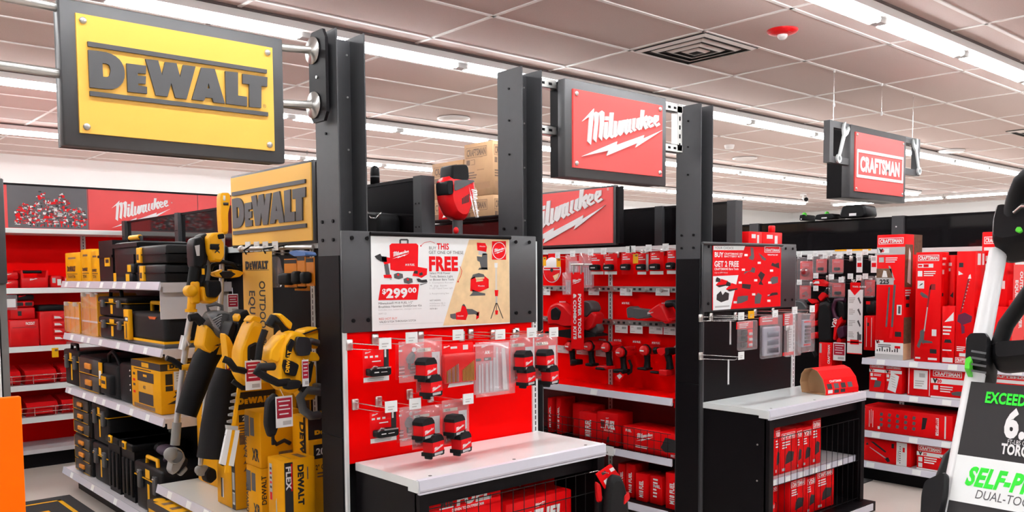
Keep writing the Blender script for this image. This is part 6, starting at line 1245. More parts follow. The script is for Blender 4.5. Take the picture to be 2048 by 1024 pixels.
t = thing('cutting_disc_pack', 'white and red cutting disc on a card at the left of the tool wall', 'blister pack', (4.04, wp(1104, 540, 4.04).y, wp(1104, 540, 4.04).z), AISLE)
b = MB(); b.box(-.05, .004, -.02, .05, .007, .10, BPLAS); b.box(-.04, .003, .05, .04, .004, .11, RCARD); b.build('card', t)
b = MB(); b.lathe([(.016, -.002), (.083, -.002), (.085, 0), (.083, .003), (.001, .003)], (0, 0, 0), PAPER, 'y', 32); b.lathe([(.014, -.003), (.001, -.003)], (0, 0, 0), KPRINT, 'y', 16); f = FR(0, -.0026, 0)
b.flat(f, [[(.08 * math.cos(a), .08 * math.sin(a)) for a in [PI + PI * k / 10 for k in range(11)]]], RPRINT); b.flat(f, [rect(-.075, .006, .075, .016)], RPRINT); b.flat(up(f, .0003), [[(.01, -.04), (.07, -.02), (.06, -.05), (.03, -.07)]], OSB); b.build('disc', t)
for i, (x0, y0, x1, y1) in enumerate(((1085, 514, 1092, 532), (1113, 517, 1121, 534), (1266, 508, 1276, 527))):
    a, c = wp(x0, y1, 3.99), wp(x1, y0, 3.99); b = MB(); b.box(0, 0, 0, a.y - c.y, .001, c.z - a.z, YPRINT); b.flat(FR(0, -.0005, 0), [rect((a.y - c.y) * .4, (c.z - a.z) * .75, (a.y - c.y) * .9, (c.z - a.z) * .9)], BPRINT); tag(b.build('price_tag', loc=(3.99, a.y, a.z), rz=AISLE), 'yellow paper price tag, %s from the left on the tool wall' % ORD[i], 'price tag', 'yellow price tags')
for i, (x0, y0, x1, y1) in enumerate(((1130, 548, 1150, 588), (1131, 512, 1152, 545), (1153, 508, 1176, 575))):
    a, c = wp(x0, y1, 4.0), wp(x1, y0, 4.0); w, h = a.y - c.y, c.z - a.z; t = thing('saw_blade_pack', ['lower clear pack of pale blades behind the hanging red banner', 'upper clear and red pack left of the hanging red banner', 'clear pack of blades right behind the hanging red banner'][i], 'blister pack', (4.0 + .024 * i, a.y, a.z), AISLE, 'clear packs behind the red banner')
    b = MB(); b.box(0, .004, 0, w, .006, h, mat('pale pink card', None)); b.flat(FR(0, .0035, 0), [rect(0, h * .7, w, h)], RPRINT)
    for k in range(4): b.box(w * (.15 + .2 * k), 0, h * .08, w * (.27 + .2 * k), .003, h * .6, mat('pale steel blade', None))
    b.build('card', t); b = MB(); b.rbox(-.004, -.02, -.004, w + .004, -.018, h + .01, CLEAR, .0005, 1); b.build('clear_shell', t)
# price tickets along the slotted bars
bars_ = [((1086, 578, 1100, 590), 1), ((1177, 577, 1198, 590), 1), ((1240, 577, 1264, 591), 1), ((1311, 577, 1339, 591), 1), ((1230, 651, 1255, 665), 2), ((1260, 652, 1285, 666), 2), ((1298, 654, 1325, 667), 2), ((1327, 655, 1352, 669), 2), ((1115, 692, 1137, 705), 3), ((1153, 694, 1176, 708), 3), ((1191, 697, 1213, 712), 3)]
for i, ((x0, y0, x1, y1), row) in enumerate(bars_):
    X = 4.085; a, c = wp(x0, y1, X), wp(x1, y0, X); w, h = a.y - c.y, c.z - a.z
    b = MB(); b.box(0, 0, 0, w, .002, h, PAPER); barcode(b, FR(0, -.0005, 0), w * .55, h * .45, w * .38, h * .4, i); b.flat(FR(0, -.0005, 0), [rect(w * .08, h * .2, w * .4, h * .27), rect(w * .08, h * .75, w * .3, h * .82)], LGREY)
    b.box(w * .4, .002, h * .3, w * .6, X and .03, h * .5, PAPER)
    k = {1: 'above the upper slotted bar', 2: 'above the lower slotted bar', 3: 'below the lower slotted bar'}[row]; n = sum(1 for q_ in bars_[:i] if q_[1] == row)
    tag(b.build('price_ticket', loc=(X, a.y, a.z), rz=AISLE), 'white price ticket, %s from the left %s' % (ORD[n], k), 'price ticket', 'price tickets on the tool wall')
for i, (px, py) in enumerate(((1118, 603), (1243, 605), (1322, 606), (1197, 678), (1227, 679), (1265, 682), (1303, 684))):
    a = wp(px, py, 4.085); b = MB(); w = .07; b.box(0, 0, -.012, w, .002, .008, RPRINT); b.text(FR(0, -.0005, 0), 'M18 FUEL', .003, -.009, .011, WPRINT, bold=.04, shear=.2, fit=w - .008); b.box(w * .4, .002, -.01, w * .6, .03, 0, RPRINT)
    tag(b.build('product_label', loc=(4.085, a.y, a.z), rz=AISLE), ('red and white product label, %s from the left under the upper slotted bar' % ORD[i]) if i < 3 else ('red and white product label, %s from the left under the lower slotted bar' % ORD[i - 3]), 'product label', 'product labels on the tool wall')
# banner
t = thing('aisle_banner', 'long narrow red banner with white lettering hanging in front of the tool wall', 'banner', (3.93, wp(1142, 545, 3.93).y, 0), AISLE); q = TR(3.93, wp(1142, 545, 3.93).y)
w_ = q.p(1167, 545)[0]; z1 = q.p(1142, 545)[1]; z0 = q.p(1142, 697)[1]
b = MB(); b.box(0, 0, z0, w_, .004, z1, RCARD); f = FR(0, -.0006, 0); b.logo(f, MILW, w_ * .1, z1 - .075, w_ * .75, WPRINT); b.text(f, 'POWER TOOLS', w_ * .58, z1 - .135, w_ * .22, WPRINT, rot=-PI / 2, bold=.05, fit=.28); b.text(f, '& COMBO KITS', w_ * .2, z1 - .135, w_ * .22, WPRINT, rot=-PI / 2, bold=.05, fit=.29); b.build('banner_panel', t)
b = MB(); b.cyl((.01, .01, z1 + .05), (w_ + .04, .182, z1 + .05), .008, STEEL); b.cyl((.0, .002, z1 + .05), (w_, .002, z1 + .05), .006, STEEL); b.build('support_pipe', t)
b = MB(); [b.box(w_ * s - .004, -.002, z1 - .01, w_ * s + .004, .006, z1 + .05, STEEL) for s in (.2, .8)]; b.build('banner_clip', t)
# power tools on the bars
def wtool(name, label, X, cat, group=None): t = thing(name, label, cat, (X, 4.2, 0), AISLE, group); return t, TR(X, 4.2)
t, q = wtool('circular_saw', 'red and black circular saw behind the hanging red banner', 4.02, 'circular saw')
b = MB(); pillow(b, q.o([(1103, 650), (1102, 625), (1108, 610), (1125, 604), (1140, 612), (1150, 625), (1172, 640), (1170, 652), (1140, 655), (1118, 648)]), -.05, .05, RED, .02); pillow(b, q.o([(1165, 655), (1180, 640), (1196, 622), (1204, 630), (1198, 652), (1186, 662)]), -.06, .03, RED); b.build('housing', t)
b = MB(); pillow(b, q.o([(1112, 640), (1112, 618), (1124, 612), (1134, 622), (1130, 640)]), -.055, .0, BPLAS); b.build('grip', t); b = MB(); pillow(b, q.o([(1168, 612), (1178, 600), (1190, 604), (1196, 618), (1184, 634), (1172, 632)]), -.05, .04, GPLAS); b.build('grip', t)
b = MB(); pillow(b, q.o([(1180, 652), (1198, 644), (1204, 660), (1194, 672), (1182, 668)]), -.03, .03, GPLAS, .006); b.build('blade_guard', t)
b = MB(); b.prism(q.o([(1105, 662), (1168, 656), (1204, 668), (1206, 672), (1160, 676), (1106, 668)]), -.07, .05, BPLAS); b.build('base_plate', t)
t, q = wtool('reciprocating_saw', 'black nosed red reciprocating saw lying on the upper slotted bar', 4.0, 'reciprocating saw')
b = MB(); pillow(b, q.o([(1260, 616), (1268, 612), (1272, 616), (1312, 620), (1314, 632), (1284, 638), (1270, 634), (1262, 636)]), -.04, .04, GPLAS, .012, .9); b.build('nose', t)
b = MB(); pillow(b, q.o([(1304, 622), (1328, 606), (1334, 612), (1348, 640), (1344, 645), (1330, 640), (1314, 634)]), -.05, .05, RED); pillow(b, q.o([(1326, 640), (1348, 635), (1356, 640), (1340, 648)]), -.04, .04, RED); b.logo(FR(0, -.0505, 0), MILW[:-1], *q.p(1305, 630), .05, WPRINT); b.build('housing', t)
b = MB(); b.tube([q.v(1334, 608), q.v(1350, 606), q.v(1360, 620), q.v(1358, 640)], .022, BPLAS); b.build('rear_grip', t)
DRL = [(1146, 690, 'first', 0), (1184, 690, 'second', 1), (1219, 692, 'third', 2), (1248, 702, 'fourth', 3), (1296, 698, 'fifth', 4), (1332, 700, 'sixth', 5)]
for cx, cy, o_, k in DRL:
    t, q = wtool('cordless_drill', 'cordless drill, %s from the left in the row under the lower slotted bar' % o_, 4.0, 'cordless drill', 'cordless drills on the tool wall')
    V = lambda dx, dy, y=0: q.v(cx + dx, cy + dy, y)
    b = MB()
    if k < 5:
        c0 = V(0, 2); b.cyl((c0[0], .09, c0[2]), (c0[0], -.04, c0[2]), .030, RED, n=16); b.lathe([(.001, -.058), (.022, -.056), (.030, -.04)], (c0[0], 0, c0[2]), RED, 'y', 16)
        pillow(b, q.o([(cx - 9, cy - 8), (cx + 5, cy - 9), (cx + 9, cy - 2), (cx + 4, cy + 4), (cx - 9, cy + 3)]), -.02, .07, RED, .008); f = FR(0, -.0585, 0); b.flat(f, [rect(c0[0] - .015, c0[2] - .005, c0[0] + .015, c0[2] + .004)], WPRINT)
    else:
        pillow(b, q.o([(cx - 14, cy - 4), (cx + 6, cy - 6), (cx + 6, cy + 6), (cx - 2, cy + 12), (cx - 12, cy + 6)]), -.03, .03, RED); pillow(b, q.o([(cx + 4, cy - 6), (cx + 14, cy - 4), (cx + 14, cy + 8), (cx + 6, cy + 12)]), -.035, .035, BPLAS)
    b.build('housing', t)
    b = MB()
    if k < 5: b.lathe([(.034, -.03), (.037, -.02), (.034, -.008)], (c0[0], 0, c0[2]), BPLAS, 'y', 16); b.tube([V(-2, 8, 0), V(-1, 24, .01), V(1 - 3 * (k == 4), 40, 0)], [.021, .018, .022], BPLAS, 10)
    else: b.cyl(V(-16, 1), V(-22, 1), .018, BPLAS, r1=.022); b.tube([V(4, 8), V(7, 24), V(8, 38)], [.022, .019, .023], BPLAS, 10)
    b.build('grip', t)
    b = MB()
    if k == 0: b.rbox(q.p(cx + 2, cy + 36)[0], -.03, q.p(cx, cy + 38)[1], q.p(cx + 14, cy)[0], .03, q.p(cx, cy + 28)[1], BPLAS, .006)
    elif k == 1: b.rbox(q.p(cx - 7, cy)[0], -.035, q.p(cx, cy + 42)[1], q.p(cx + 7, cy)[0], .035, q.p(cx, cy + 36)[1], BPLAS, .006)
    elif k == 2: b.rbox(q.p(cx - 12, cy)[0], -.06, q.p(cx, cy + 45)[1], q.p(cx + 8, cy)[0], .03, q.p(cx, cy + 39)[1], RED, .005); b.rbox(q.p(cx - 14, cy)[0], -.07, q.p(cx, cy + 47)[1], q.p(cx + 3, cy)[0], -.03, q.p(cx, cy + 42)[1], BPLAS, .005)
    elif k == 3: b.rbox(q.p(cx - 12, cy)[0], -.05, q.p(cx, cy + 44)[1], q.p(cx + 8, cy)[0], .03, q.p(cx, cy + 36)[1], BPLAS, .006)
    elif k == 4: b.rbox(q.p(cx - 14, cy)[0], -.04, q.p(cx, cy + 42)[1], q.p(cx + 4, cy)[0], .03, q.p(cx, cy + 37)[1], BPLAS, .006)
    else: b.rbox(q.p(cx - 4, cy)[0], -.05, q.p(cx, cy + 50)[1], q.p(cx + 12, cy)[0], .03, q.p(cx, cy + 38)[1], RED, .006); b.rbox(q.p(cx - 24, cy)[0], -.04, q.p(cx, cy + 48)[1], q.p(cx - 8, cy)[0], -.01, q.p(cx, cy + 43)[1], BPLAS, .006)
    b.build('battery_foot', t)
    b = MB(); b.cyl((q.p(cx, cy)[0], .06, q.p(cx, cy)[1]), (q.p(cx, cy)[0], .10, q.p(cx, cy)[1] + .02), .006, STEEL, n=8); b.build('hanger_pin', t)
    if k == 3:
        b = MB(); b.tube([V(10, 18), V(15, 30), V(14, 42), V(8, 46)], .008, RUB); b.build('wrist_strap', t)
        b = MB(); b.prism(q.o([(1243, 748), (1252, 743), (1259, 750), (1250, 762), (1241, 757)]), -.052, -.05, RCARD); b.flat(FR(0, -.0525, 0), [q.o([(1245, 750), (1251, 746), (1256, 751), (1250, 757)])], WPRINT); b.build('hang_tag', t)
# cartons on the lower shelves of the tool wall
def wcarton(label, px, py, px2, z, X, m=RCARD, d=.14, front=None, group='red cartons under the tool wall', right=None):
    a, c = wp(px, py, X), wp(px2, py, X); return carton('tool_carton', label, 'carton', (X, a.y, z), AISLE, a.y - c.y, d, max(.05, a.z - z), m, front, right, group=group)
DRED = RCARD
def fv(b, f, w, h): b.text(f, 'M18 FUEL', w * .7, h * .15, w * .35, WPRINT, rot=PI / 2, bold=.04, fit=h * .6)
def fm(b, f, w, h):
    b.logo(f, MILW, w * .25, h * .45, w * .32, WPRINT); bars(b, f, w * .24, h * .25, w * .25, 2, h * .06, WPRINT); b.flat(f, [[(w * .7, h * .35), (w * .78, h * .2), (w * .98, h * .25), (w * .98, h * .75), (w * .78, h * .8)]], KPRINT); b.text(f, 'FUEL', w * .05, h * .78, h * .1, WPRINT, bold=.04); b.text(f, 'M12', w * .88, h * .05, h * .1, WPRINT, bold=.04)
ZS = .357
wcarton('tall narrow red carton, left of the far pair under the tool wall', 1095, 795, 1104, ZS, 3.97, front=fv); wcarton('tall narrow red carton, right of the far pair under the tool wall', 1112, 795, 1121, ZS, 3.97, front=fv)
wcarton('tall red carton standing left of the wide red carton under the tool wall', 1158, 822, 1192, ZS, 3.93, front=fv, d=.065)
wcarton('wide red carton with FUEL lettering behind the corner of the white counter', 1194, 822, 1236, ZS, 3.93, front=lambda b, f, w, h: fuel(b, f, w, h))
wcarton('wide red carton with white script lettering behind the wire fence', 1246, 851, 1356, ZS, 3.905, front=fm, d=.2)
wcarton('red carton lying flat behind the tall cartons under the tool wall', 1145, 806, 1190, ZS, 4.0, d=.1)
for i, (x0, x1, y, X) in enumerate(((1236, 1250, 926, 3.95), (1252, 1268, 926, 3.93), (1271, 1293, 945, 3.91), (1299, 1324, 950, 3.92), (1331, 1356, 944, 3.90))):
    wcarton('red carton standing on the bottom deck under the tool wall, %s from the left' % ORD[i], x0, y, x1, .063, X, front=fv if i != 3 else (lambda b, f, w, h: (bars(b, f, w * .3, h * .85, w * .4, 6, h * .12, WPRINT), b.text(f, 'FUEL', w * .3, h * .6, h * .1, WPRINT, bold=.04))), group='red cartons on the bottom deck of the tool wall')
a, c = wp(1211, 909, 3.86), wp(1227, 894, 3.86); b = MB(); b.box(0, 0, 0, a.y - c.y, .002, c.z - a.z, PAPER); b.flat(FR(0, -.0005, 0), [rect(.01, .01, .02, .02)], LGREY); tag(b.build('price_ticket', loc=(3.86, a.y, a.z), rz=AISLE), 'cream price ticket on the wire fence beside the counter corner', 'price ticket')

# ================================================================== right gondola: tall red cartons
XF = 5.63
def cman(b, f, x, y, w, h, e_=0):
    b.flat(f, [rect(x, y, x + w, y + h)], WPRINT); b.flat(up(f, .0003), [rect(x + h * .1, y + h * .1, x + w - h * .1, y + h * .9)], RPRINT); b.text(up(f, .0006), 'CRAFTSMAN', x + w * .06, y + h * .22, h * .56, WPRINT, bold=.05, fit=w * .88)
def v20(b, f, x, y, w, h): b.flat(f, [rect(x, y, x + w, y + h)], PAPER); b.text(up(f, .0003), 'V', x + w * .04, y + h * .15, h * .75, KPRINT, bold=.1); b.text(up(f, .0003), '20', x + w * .14, y + h * .2, h * .6, RPRINT, bold=.06)
def g3(label, px, px2, z, h, X=XF, d=.25, front=None, right=None, m=RCARD, group='red cartons on the right gondola', name='tool_carton', mid=760):
    a, c = atX(px, mid, X), atX(px2, mid, X); return carton(name, label, 'carton', (X, a.y, z), AISLE, a.y - c.y, d, h, m, front, right, group=group)
def t1f(b, f, w, h):
    cman(b, f, w * .06, h * .925, w * .88, h * .05); b.flat(f, [rect(0, h * .84, w, h * .90)], LGREY); v20(b, up(f, .0003), w * .06, h * .855, w * .38, h * .035); b.flat(f, [rect(w * .08, h * .78, w * .26, h * .82)], LGREY); bars(b, f, w * .32, h * .81, w * .45, 3, h * .016, WPRINT)
    b.flat(f, [rect(0, h * .655, w * .55, h * .73)], BPRINT); b.flat(up(f, .0003), [[(w * .2, h * .66), (w * .4, h * .66), (w * .35, h * .71), (w * .25, h * .715)]], WPRINT); b.flat(f, [rect(0, h * .60, w * .62, h * .655)], LGREY); b.text(up(f, .0003), '225', w * .12, h * .607, h * .034, KPRINT, bold=.05)
    b.flat(f, [[(w * .42, h * .75), (w * .48, h * .75), (w * .66, h * .64), (w * .62, h * .635)]], LGREY); b.flat(f, [[(w * .62, h * .6), (w * .7, h * .6), (w * .62, h * .22), (w * .55, h * .22)], [(w * .44, h * .58), (w * .5, h * .58), (w * .42, h * .26), (w * .36, h * .26)]], GPRINT); b.flat(up(f, .0003), [[(w * .5, h * .17), (w * .6, h * .17), (w * .64, h * .26), (w * .55, h * .26)]], RPRINT)
    b.flat(f, [rect(w * .75, h * .36, w * .92, h * .44)], WPRINT); b.flat(up(f, .0003), [rect(w * .8, h * .37, w * .88, h * .43)], GPRINT); b.flat(f, [rect(w * .7, h * .185, w * .92, h * .225)], KPRINT)
    b.flat(f, [rect(0, 0, w, h * .04)], LGREY); b.flat(f, [rect(0, h * .04, w, h * .135)], WPRINT); v20(b, up(f, .0003), 0, h * .12, w * .3, h * .03); bars(b, up(f, .0003), w * .1, h * .11, w * .5, 2, h * .014, GPRINT); b.flat(up(f, .0003), [rect(w * (.06 + .09 * i), h * .06, w * (.10 + .09 * i), h * (.075 + .01 * (i % 3))) for i in range(9)], KPRINT); b.flat(up(f, .0003), [rect(w * .7, h * .09, w * .9, h * .11)], RPRINT)
def t1r(b, f, w, h):
    b.flat(f, [rect(0, h * .58, w * .45, h * .92), rect(0, h * .13, w * .45, h * .34), rect(w * .5, h * .84, w, h)], BPRINT); b.flat(f, [rect(0, 0, w * .45, h * .13)], OSB); b.flat(up(f, .0003), [[(w * .15, h * .62), (w * .35, h * .6), (w * .33, h * .85), (w * .22, h * .9)]], PAPER); bars(b, f, w * .05, h * .55, w * .35, 3, h * .02, WPRINT)
    for z in (.48, .42): b.flat(f, [rect(w * .1, h * z, w * .3, h * (z + .03))], KPRINT)
g3('tallest red carton with a pole saw picture and brown foliage side', 1750, 1806, .833, .82, front=t1f, right=t1r, mid=712)
def t2f(b, f, w, h):
    cman(b, f, w * .08, h * .92, w * .82, h * .055); b.flat(f, [rect(w * .08, h * .86, w * .68, h * .895)], WPRINT); b.flat(up(f, .0003), [rect(w * .1, h * .87, w * .25, h * .885), rect(w * .3, h * .865, w * .5, h * .89)], RPRINT); b.flat(f, [rect(w * .08, h * .78, w * .26, h * .83)], PAPER); bars(b, f, w * .32, h * .82, w * .5, 3, h * .018, WPRINT)
    b.flat(f, [rect(w * .08, h * .67, w * .34, h * .74)], PAPER); b.flat(up(f, .0003), [[(w * .14, h * .69), (w * .2, h * .71), (w * .28, h * .72), (w * .28, h * .71)]], KPRINT)
    b.flat(f, [[(w * .18, h * .62), (w * .24, h * .64), (w * .48, h * .605), (w * .5, h * .58), (w * .3, h * .59)], [(w * .28, h * .18), (w * .36, h * .16), (w * .4, h * .28), (w * .34, h * .30), (w * .22, h * .28), (w * .22, h * .22), (w * .1, h * .14), (w * .2, h * .12)], [(w * .34, h * .2), (w * .7, h * .19), (w * .72, h * .175), (w * .36, h * .17)]], GPRINT); b.flat(f, [[(w * .36, h * .28), (w * .41, h * .28), (w * .51, h * .50), (w * .47, h * .50)]], LGREY); b.flat(up(f, .0003), [[(w * .46, h * .5), (w * .52, h * .5), (w * .62, h * .7), (w * .56, h * .7)], [(w * .55, h * .66), (w * .78, h * .66), (w * .78, h * .71), (w * .6, h * .71)]], mat('dark red print', None))
    b.flat(f, [rect(w * .62, h * .08, w * .88, h * .12)], KPRINT); b.flat(f, [rect(w * .55, h * .02, w * .9, h * .04), rect(w * .05, h * .025, w * .25, h * .04), rect(w * .68, h * .24, w * .86, h * .30)], WPRINT)
def t2r(b, f, w, h): b.flat(f, [rect(w * .1, h * .93, w * .6, h * .95), rect(w * .1, h * .88, w * .5, h * .9), rect(w * .1, h * .8, w * .35, h * .84)], WPRINT); b.flat(f, [rect(w * .1, h * .6, w * .3, h * .63)], KPRINT)
g3('tall red carton with a string trimmer picture, second from the left on the top shelf', 1828, 1879, .833, .70, front=t2f, right=t2r, d=.11, mid=716)
def t3f(b, f, w, h): b.flat(f, [[(w * .2, h * .72), (w * .9, h * .9), (w * .9, h * .75)]], PAPER); bars(b, f, w * .1, h * .62, w * .7, 3, h * .06, WPRINT); b.flat(f, [rect(w * .1, h * .02, w * .9, h * .1), rect(w * .1, h * .22, w * .8, h * .24)], WPRINT); b.flat(f, [[(w * .2, h * .36), (w * .8, h * .36), (w * .7, h * .42), (w * .3, h * .42)]], KPRINT)
g3('short red carton between the trimmer carton and the hedge trimmer carton', 1882, 1908, .833, .36, front=t3f, d=.10, mid=716)
g3('tall red carton behind the short red carton on the top shelf', 1883, 1906, .833, .68, X=5.75, front=lambda b, f, w, h: (b.flat(f, [rect(w * .2, h * .9, w * .7, h * .93), rect(w * .2, h * .85, w * .6, h * .88)], WPRINT), b.flat(f, [[(w * .6, h * .62), (w * .9, h * .6), (w * .9, h * .66)]], KPRINT)), d=.2, mid=716)
def t4f(b, f, w, h):
    cman(b, f, w * .03, h * .01, w * .9, h * .05); b.flat(f, [rect(w * .25, h * .07, w * .9, h * .1)], WPRINT); b.flat(f, [rect(w * .6, h * .18, w * .9, h * .24), rect(w * .7, h * .11, w * .9, h * .15)], WPRINT); bars(b, f, w * .1, h * .15, w * .5, 3, h * .016, WPRINT)
    b.flat(f, [[(w * .1, h * .38), (w * .15, h * .44), (w * .5, h * .46), (w * .9, h * .43), (w * .85, h * .38), (w * .4, h * .35)], [(w * .3, h * .36), (w * .5, h * .34), (w * .52, h * .28), (w * .36, h * .27)]], mat('plum print', (.12, .012, .05), .5, noise=0)); b.flat(f, [[(w * .24, h * .46), (w * .32, h * .46), (w * .74, h * .78), (w * .66, h * .79)]], mat('dark red print', None)); b.flat(f, [rect(w * (.34 + .042 * i), h * (.5 + .03 * i), w * (.40 + .042 * i), h * (.508 + .03 * i)) for i in range(9)], WPRINT); b.flat(up(f, .0003), [[(w * .62, h * .76), (w * .8, h * .76), (w * .76, h * .80), (w * .68, h * .79)]], WPRINT)
    b.flat(f, [rect(w * .12, h * .86, w * .36, h * .9)], KPRINT); b.flat(f, [[(w * .1, h * .79), (w * .36, h * .8), (w * .1, h * .83)]], WPRINT)
g3('tall red carton with a hedge trimmer picture on the top shelf', 1909, 1946, .833, .70, front=t4f, right=lambda b, f, w, h: b.flat(f, [rect(w * .2, h * .88, w * .5, h * .98), rect(w * .65, h * .88, w * .85, h * .98)], WPRINT), d=.16, mid=720)
def t5f(b, f, w, h):
    cman(b, f, w * .08, h * .91, w * .85, h * .055); b.flat(f, [rect(w * .08, h * .86, w * .7, h * .885), rect(w * .08, h * .78, w * .3, h * .82)], WPRINT); bars(b, f, w * .36, h * .82, w * .5, 3, h * .016, WPRINT); b.flat(f, [rect(w * .06, h * .66, w * .34, h * .76)], PAPER); b.flat(f, [rect(w * .06, h * .6, w * .34, h * .65)], PAPER)
    b.flat(f, [rect(w * .8, h * .35, w * .95, h * .42), rect(w * .8, h * .57, w * .92, h * .63)], WPRINT)
g3('tall red carton at the back behind the mower handle', 1958, 2010, .833, .82, X=5.80, front=t5f, d=.25, mid=722)
def t6f(b, f, w, h): cman(b, f, w * .08, h * .9, w * .5, h * .07); b.flat(f, [rect(w * .08, h * .82, w * .4, h * .86), rect(w * .08, h * .12, w * .25, h * .2)], WPRINT); bars(b, f, w * .08, h * .6, w * .2, 3, h * .03, WPRINT); b.flat(f, [[(w * .7, h * .6), (w * .95, h * .75), (w * .95, h * .72), (w * .72, h * .57)]], LGREY); bars(b, f, w * .6, h * .5, w * .3, 4, h * .09, WPRINT)
g3('red carton standing in front behind the mower handle on the top shelf', 1950, 2012, .833, .36, front=t6f, d=.14, mid=722)
g3('red carton at the right edge of the top shelf beyond the mower handle', 2014, 2062, .833, .40, X=5.72, front=lambda b, f, w, h: bars(b, f, w * .1, h * .6, w * .6, 6, h * .08, WPRINT), d=.2, mid=722)
t = thing('aisle_banner', 'long narrow red banner with white lettering beyond the mower handle', 'banner', (5.52, atX(2028, 515, 5.52).y, 0), AISLE); q = TR(5.52, atX(2028, 515, 5.52).y)
w_ = .062; z1 = q.p(2028, 512)[1]; b = MB(); b.box(0, 0, z1 - .55, w_, .004, z1, RSIGN); f = FR(0, -.0006, 0); b.flat(f, [rect(w_ * .12, z1 - .05, w_ * .88, z1 - .035)], WPRINT); b.text(f, 'OUTDOOR POWER', w_ * .58, z1 - .09, w_ * .24, WPRINT, rot=-PI / 2, bold=.04, fit=.33); b.text(f, 'EQUIPMENT', w_ * .2, z1 - .14, w_ * .24, WPRINT, rot=-PI / 2, bold=.04, fit=.22); b.build('banner_panel', t)
b = MB(); b.cyl((w_ / 2, .0, z1 + .02), (w_ / 2, .67, z1 + .02), .008, STEEL); b.build('support_pipe', t)
# second shelf
def s1f(lab):
    def fn(b, f, w, h):
        cman(b, f, w * .05, h * .86, w * .88, h * .1); v20(b, f, 0, h * .70, w, h * .11); b.flat(f, [rect(w * .08, h * .55, w * .24, h * .66)], WPRINT); bars(b, f, w * .3, h * .62, w * .5, 2, h * .05, WPRINT); b.flat(f, [[(w * .3, h * .15), (w * .7, h * .18), (w * .8, h * .38), (w * .4, h * .42)]], GPRINT); b.flat(f, [rect(w * .1, h * .42, w * .5, h * .5)], WPRINT)
        if lab: b.flat(up(f, .0009), [[(w * .15, h * .12), (w * .65, h * .03), (w * .85, h * .62), (w * .35, h * .74)]], PAPER); [b.flat(up(f, .0012), [[(w * (.35 + .02 * i), h * (.6 - .09 * i)), (w * (.6 + .02 * i), h * (.55 - .09 * i)), (w * (.6 + .02 * i), h * (.57 - .09 * i)), (w * (.35 + .02 * i), h * (.62 - .09 * i))]], LGREY) for i in range(5)]
    return fn
g3('red carton, first on the second shelf of the right gondola', 1738, 1769, .609, .187, front=s1f(False), mid=780)
g3('red carton with a crooked white shipping label, right gondola second shelf', 1770, 1803, .609, .187, front=s1f(True), mid=780)
def s3f(b, f, w, h):
    b.flat(f, [rect(w * .02, h * .05, w * .03, h * .95), rect(w * .335, h * .03, w * .345, h * .97)], WPRINT); b.flat(f, [rect(w * .10, h * .25, w * .31, h * .9)], PAPER); barcode(b, up(f, .0003), w * .18, h * .62, w * .1, h * .2, 8); bars(b, up(f, .0003), w * .12, h * .5, w * .15, 3, h * .08, LGREY)
    cman(b, f, w * .39, h * .74, w * .42, h * .2); v20(b, f, w * .36, h * .5, w * .64, h * .17); b.flat(f, [rect(w * .4, h * .28, w * .47, h * .43)], WPRINT); bars(b, f, w * .5, h * .38, w * .2, 3, h * .08, WPRINT); b.flat(f, [[(w * .66, h * .22), (w * .75, h * .28), (w * 1, h * .3), (w * 1, h * .12), (w * .68, h * .14)]], GPRINT); b.flat(f, [rect(w * .36, 0, w, h * .06)], WPRINT)
g3('wide red carton with a square white shipping label, right gondola second shelf', 1814, 1950, .609, .185, front=s3f, mid=790)
g3('red carton behind the mower handle on the second shelf of the right gondola', 1960, 2075, .609, .185, front=s1f(False), mid=800)
def l1f(b, f, w, h):
    b.flat(f, [rect(w * .035, h * .08, w * .05, h * .92), rect(w * .1, h * .15, w * .105, h * .85), rect(w * .12, h * .3, w * .125, h * .9), rect(w * .14, h * .15, w * .145, h * .85)], WPRINT); b.flat(f, [rect(w * .2, h * .1, w * .225, h * .22)], WPRINT)
    for i in range(5):
        for j in range(3): b.flat(f, [[(w * (.22 + .09 * i), h * (.25 + .22 * j)), (w * (.25 + .09 * i), h * (.22 + .22 * j)), (w * (.26 + .09 * i), h * (.35 + .22 * j)), (w * (.23 + .09 * i), h * (.38 + .22 * j))]], GPRINT)
    b.flat(f, [[(w * .68, h * .3), (w * .72, h * .35), (w * .74, h * .8), (w * .69, h * .8)]], KPRINT); b.flat(f, [rect(w * .83, h * .15, w * .86, h * .85), rect(w * .92, h * .05, w * .935, h * .95)], WPRINT); b.text(up(f, .0003), 'CRAFTSMAN', w * .853, h * .2, h * .14, RPRINT, rot=PI / 2, bold=.04, fit=h * .6)
g3('long low red carton spread across the third shelf of the right gondola', 1721, 1905, .343, .16, front=l1f, mid=850)
g3('long red carton behind the mower handle on the third shelf of the right gondola', 1915, 2070, .343, .16, front=l1f, mid=870)
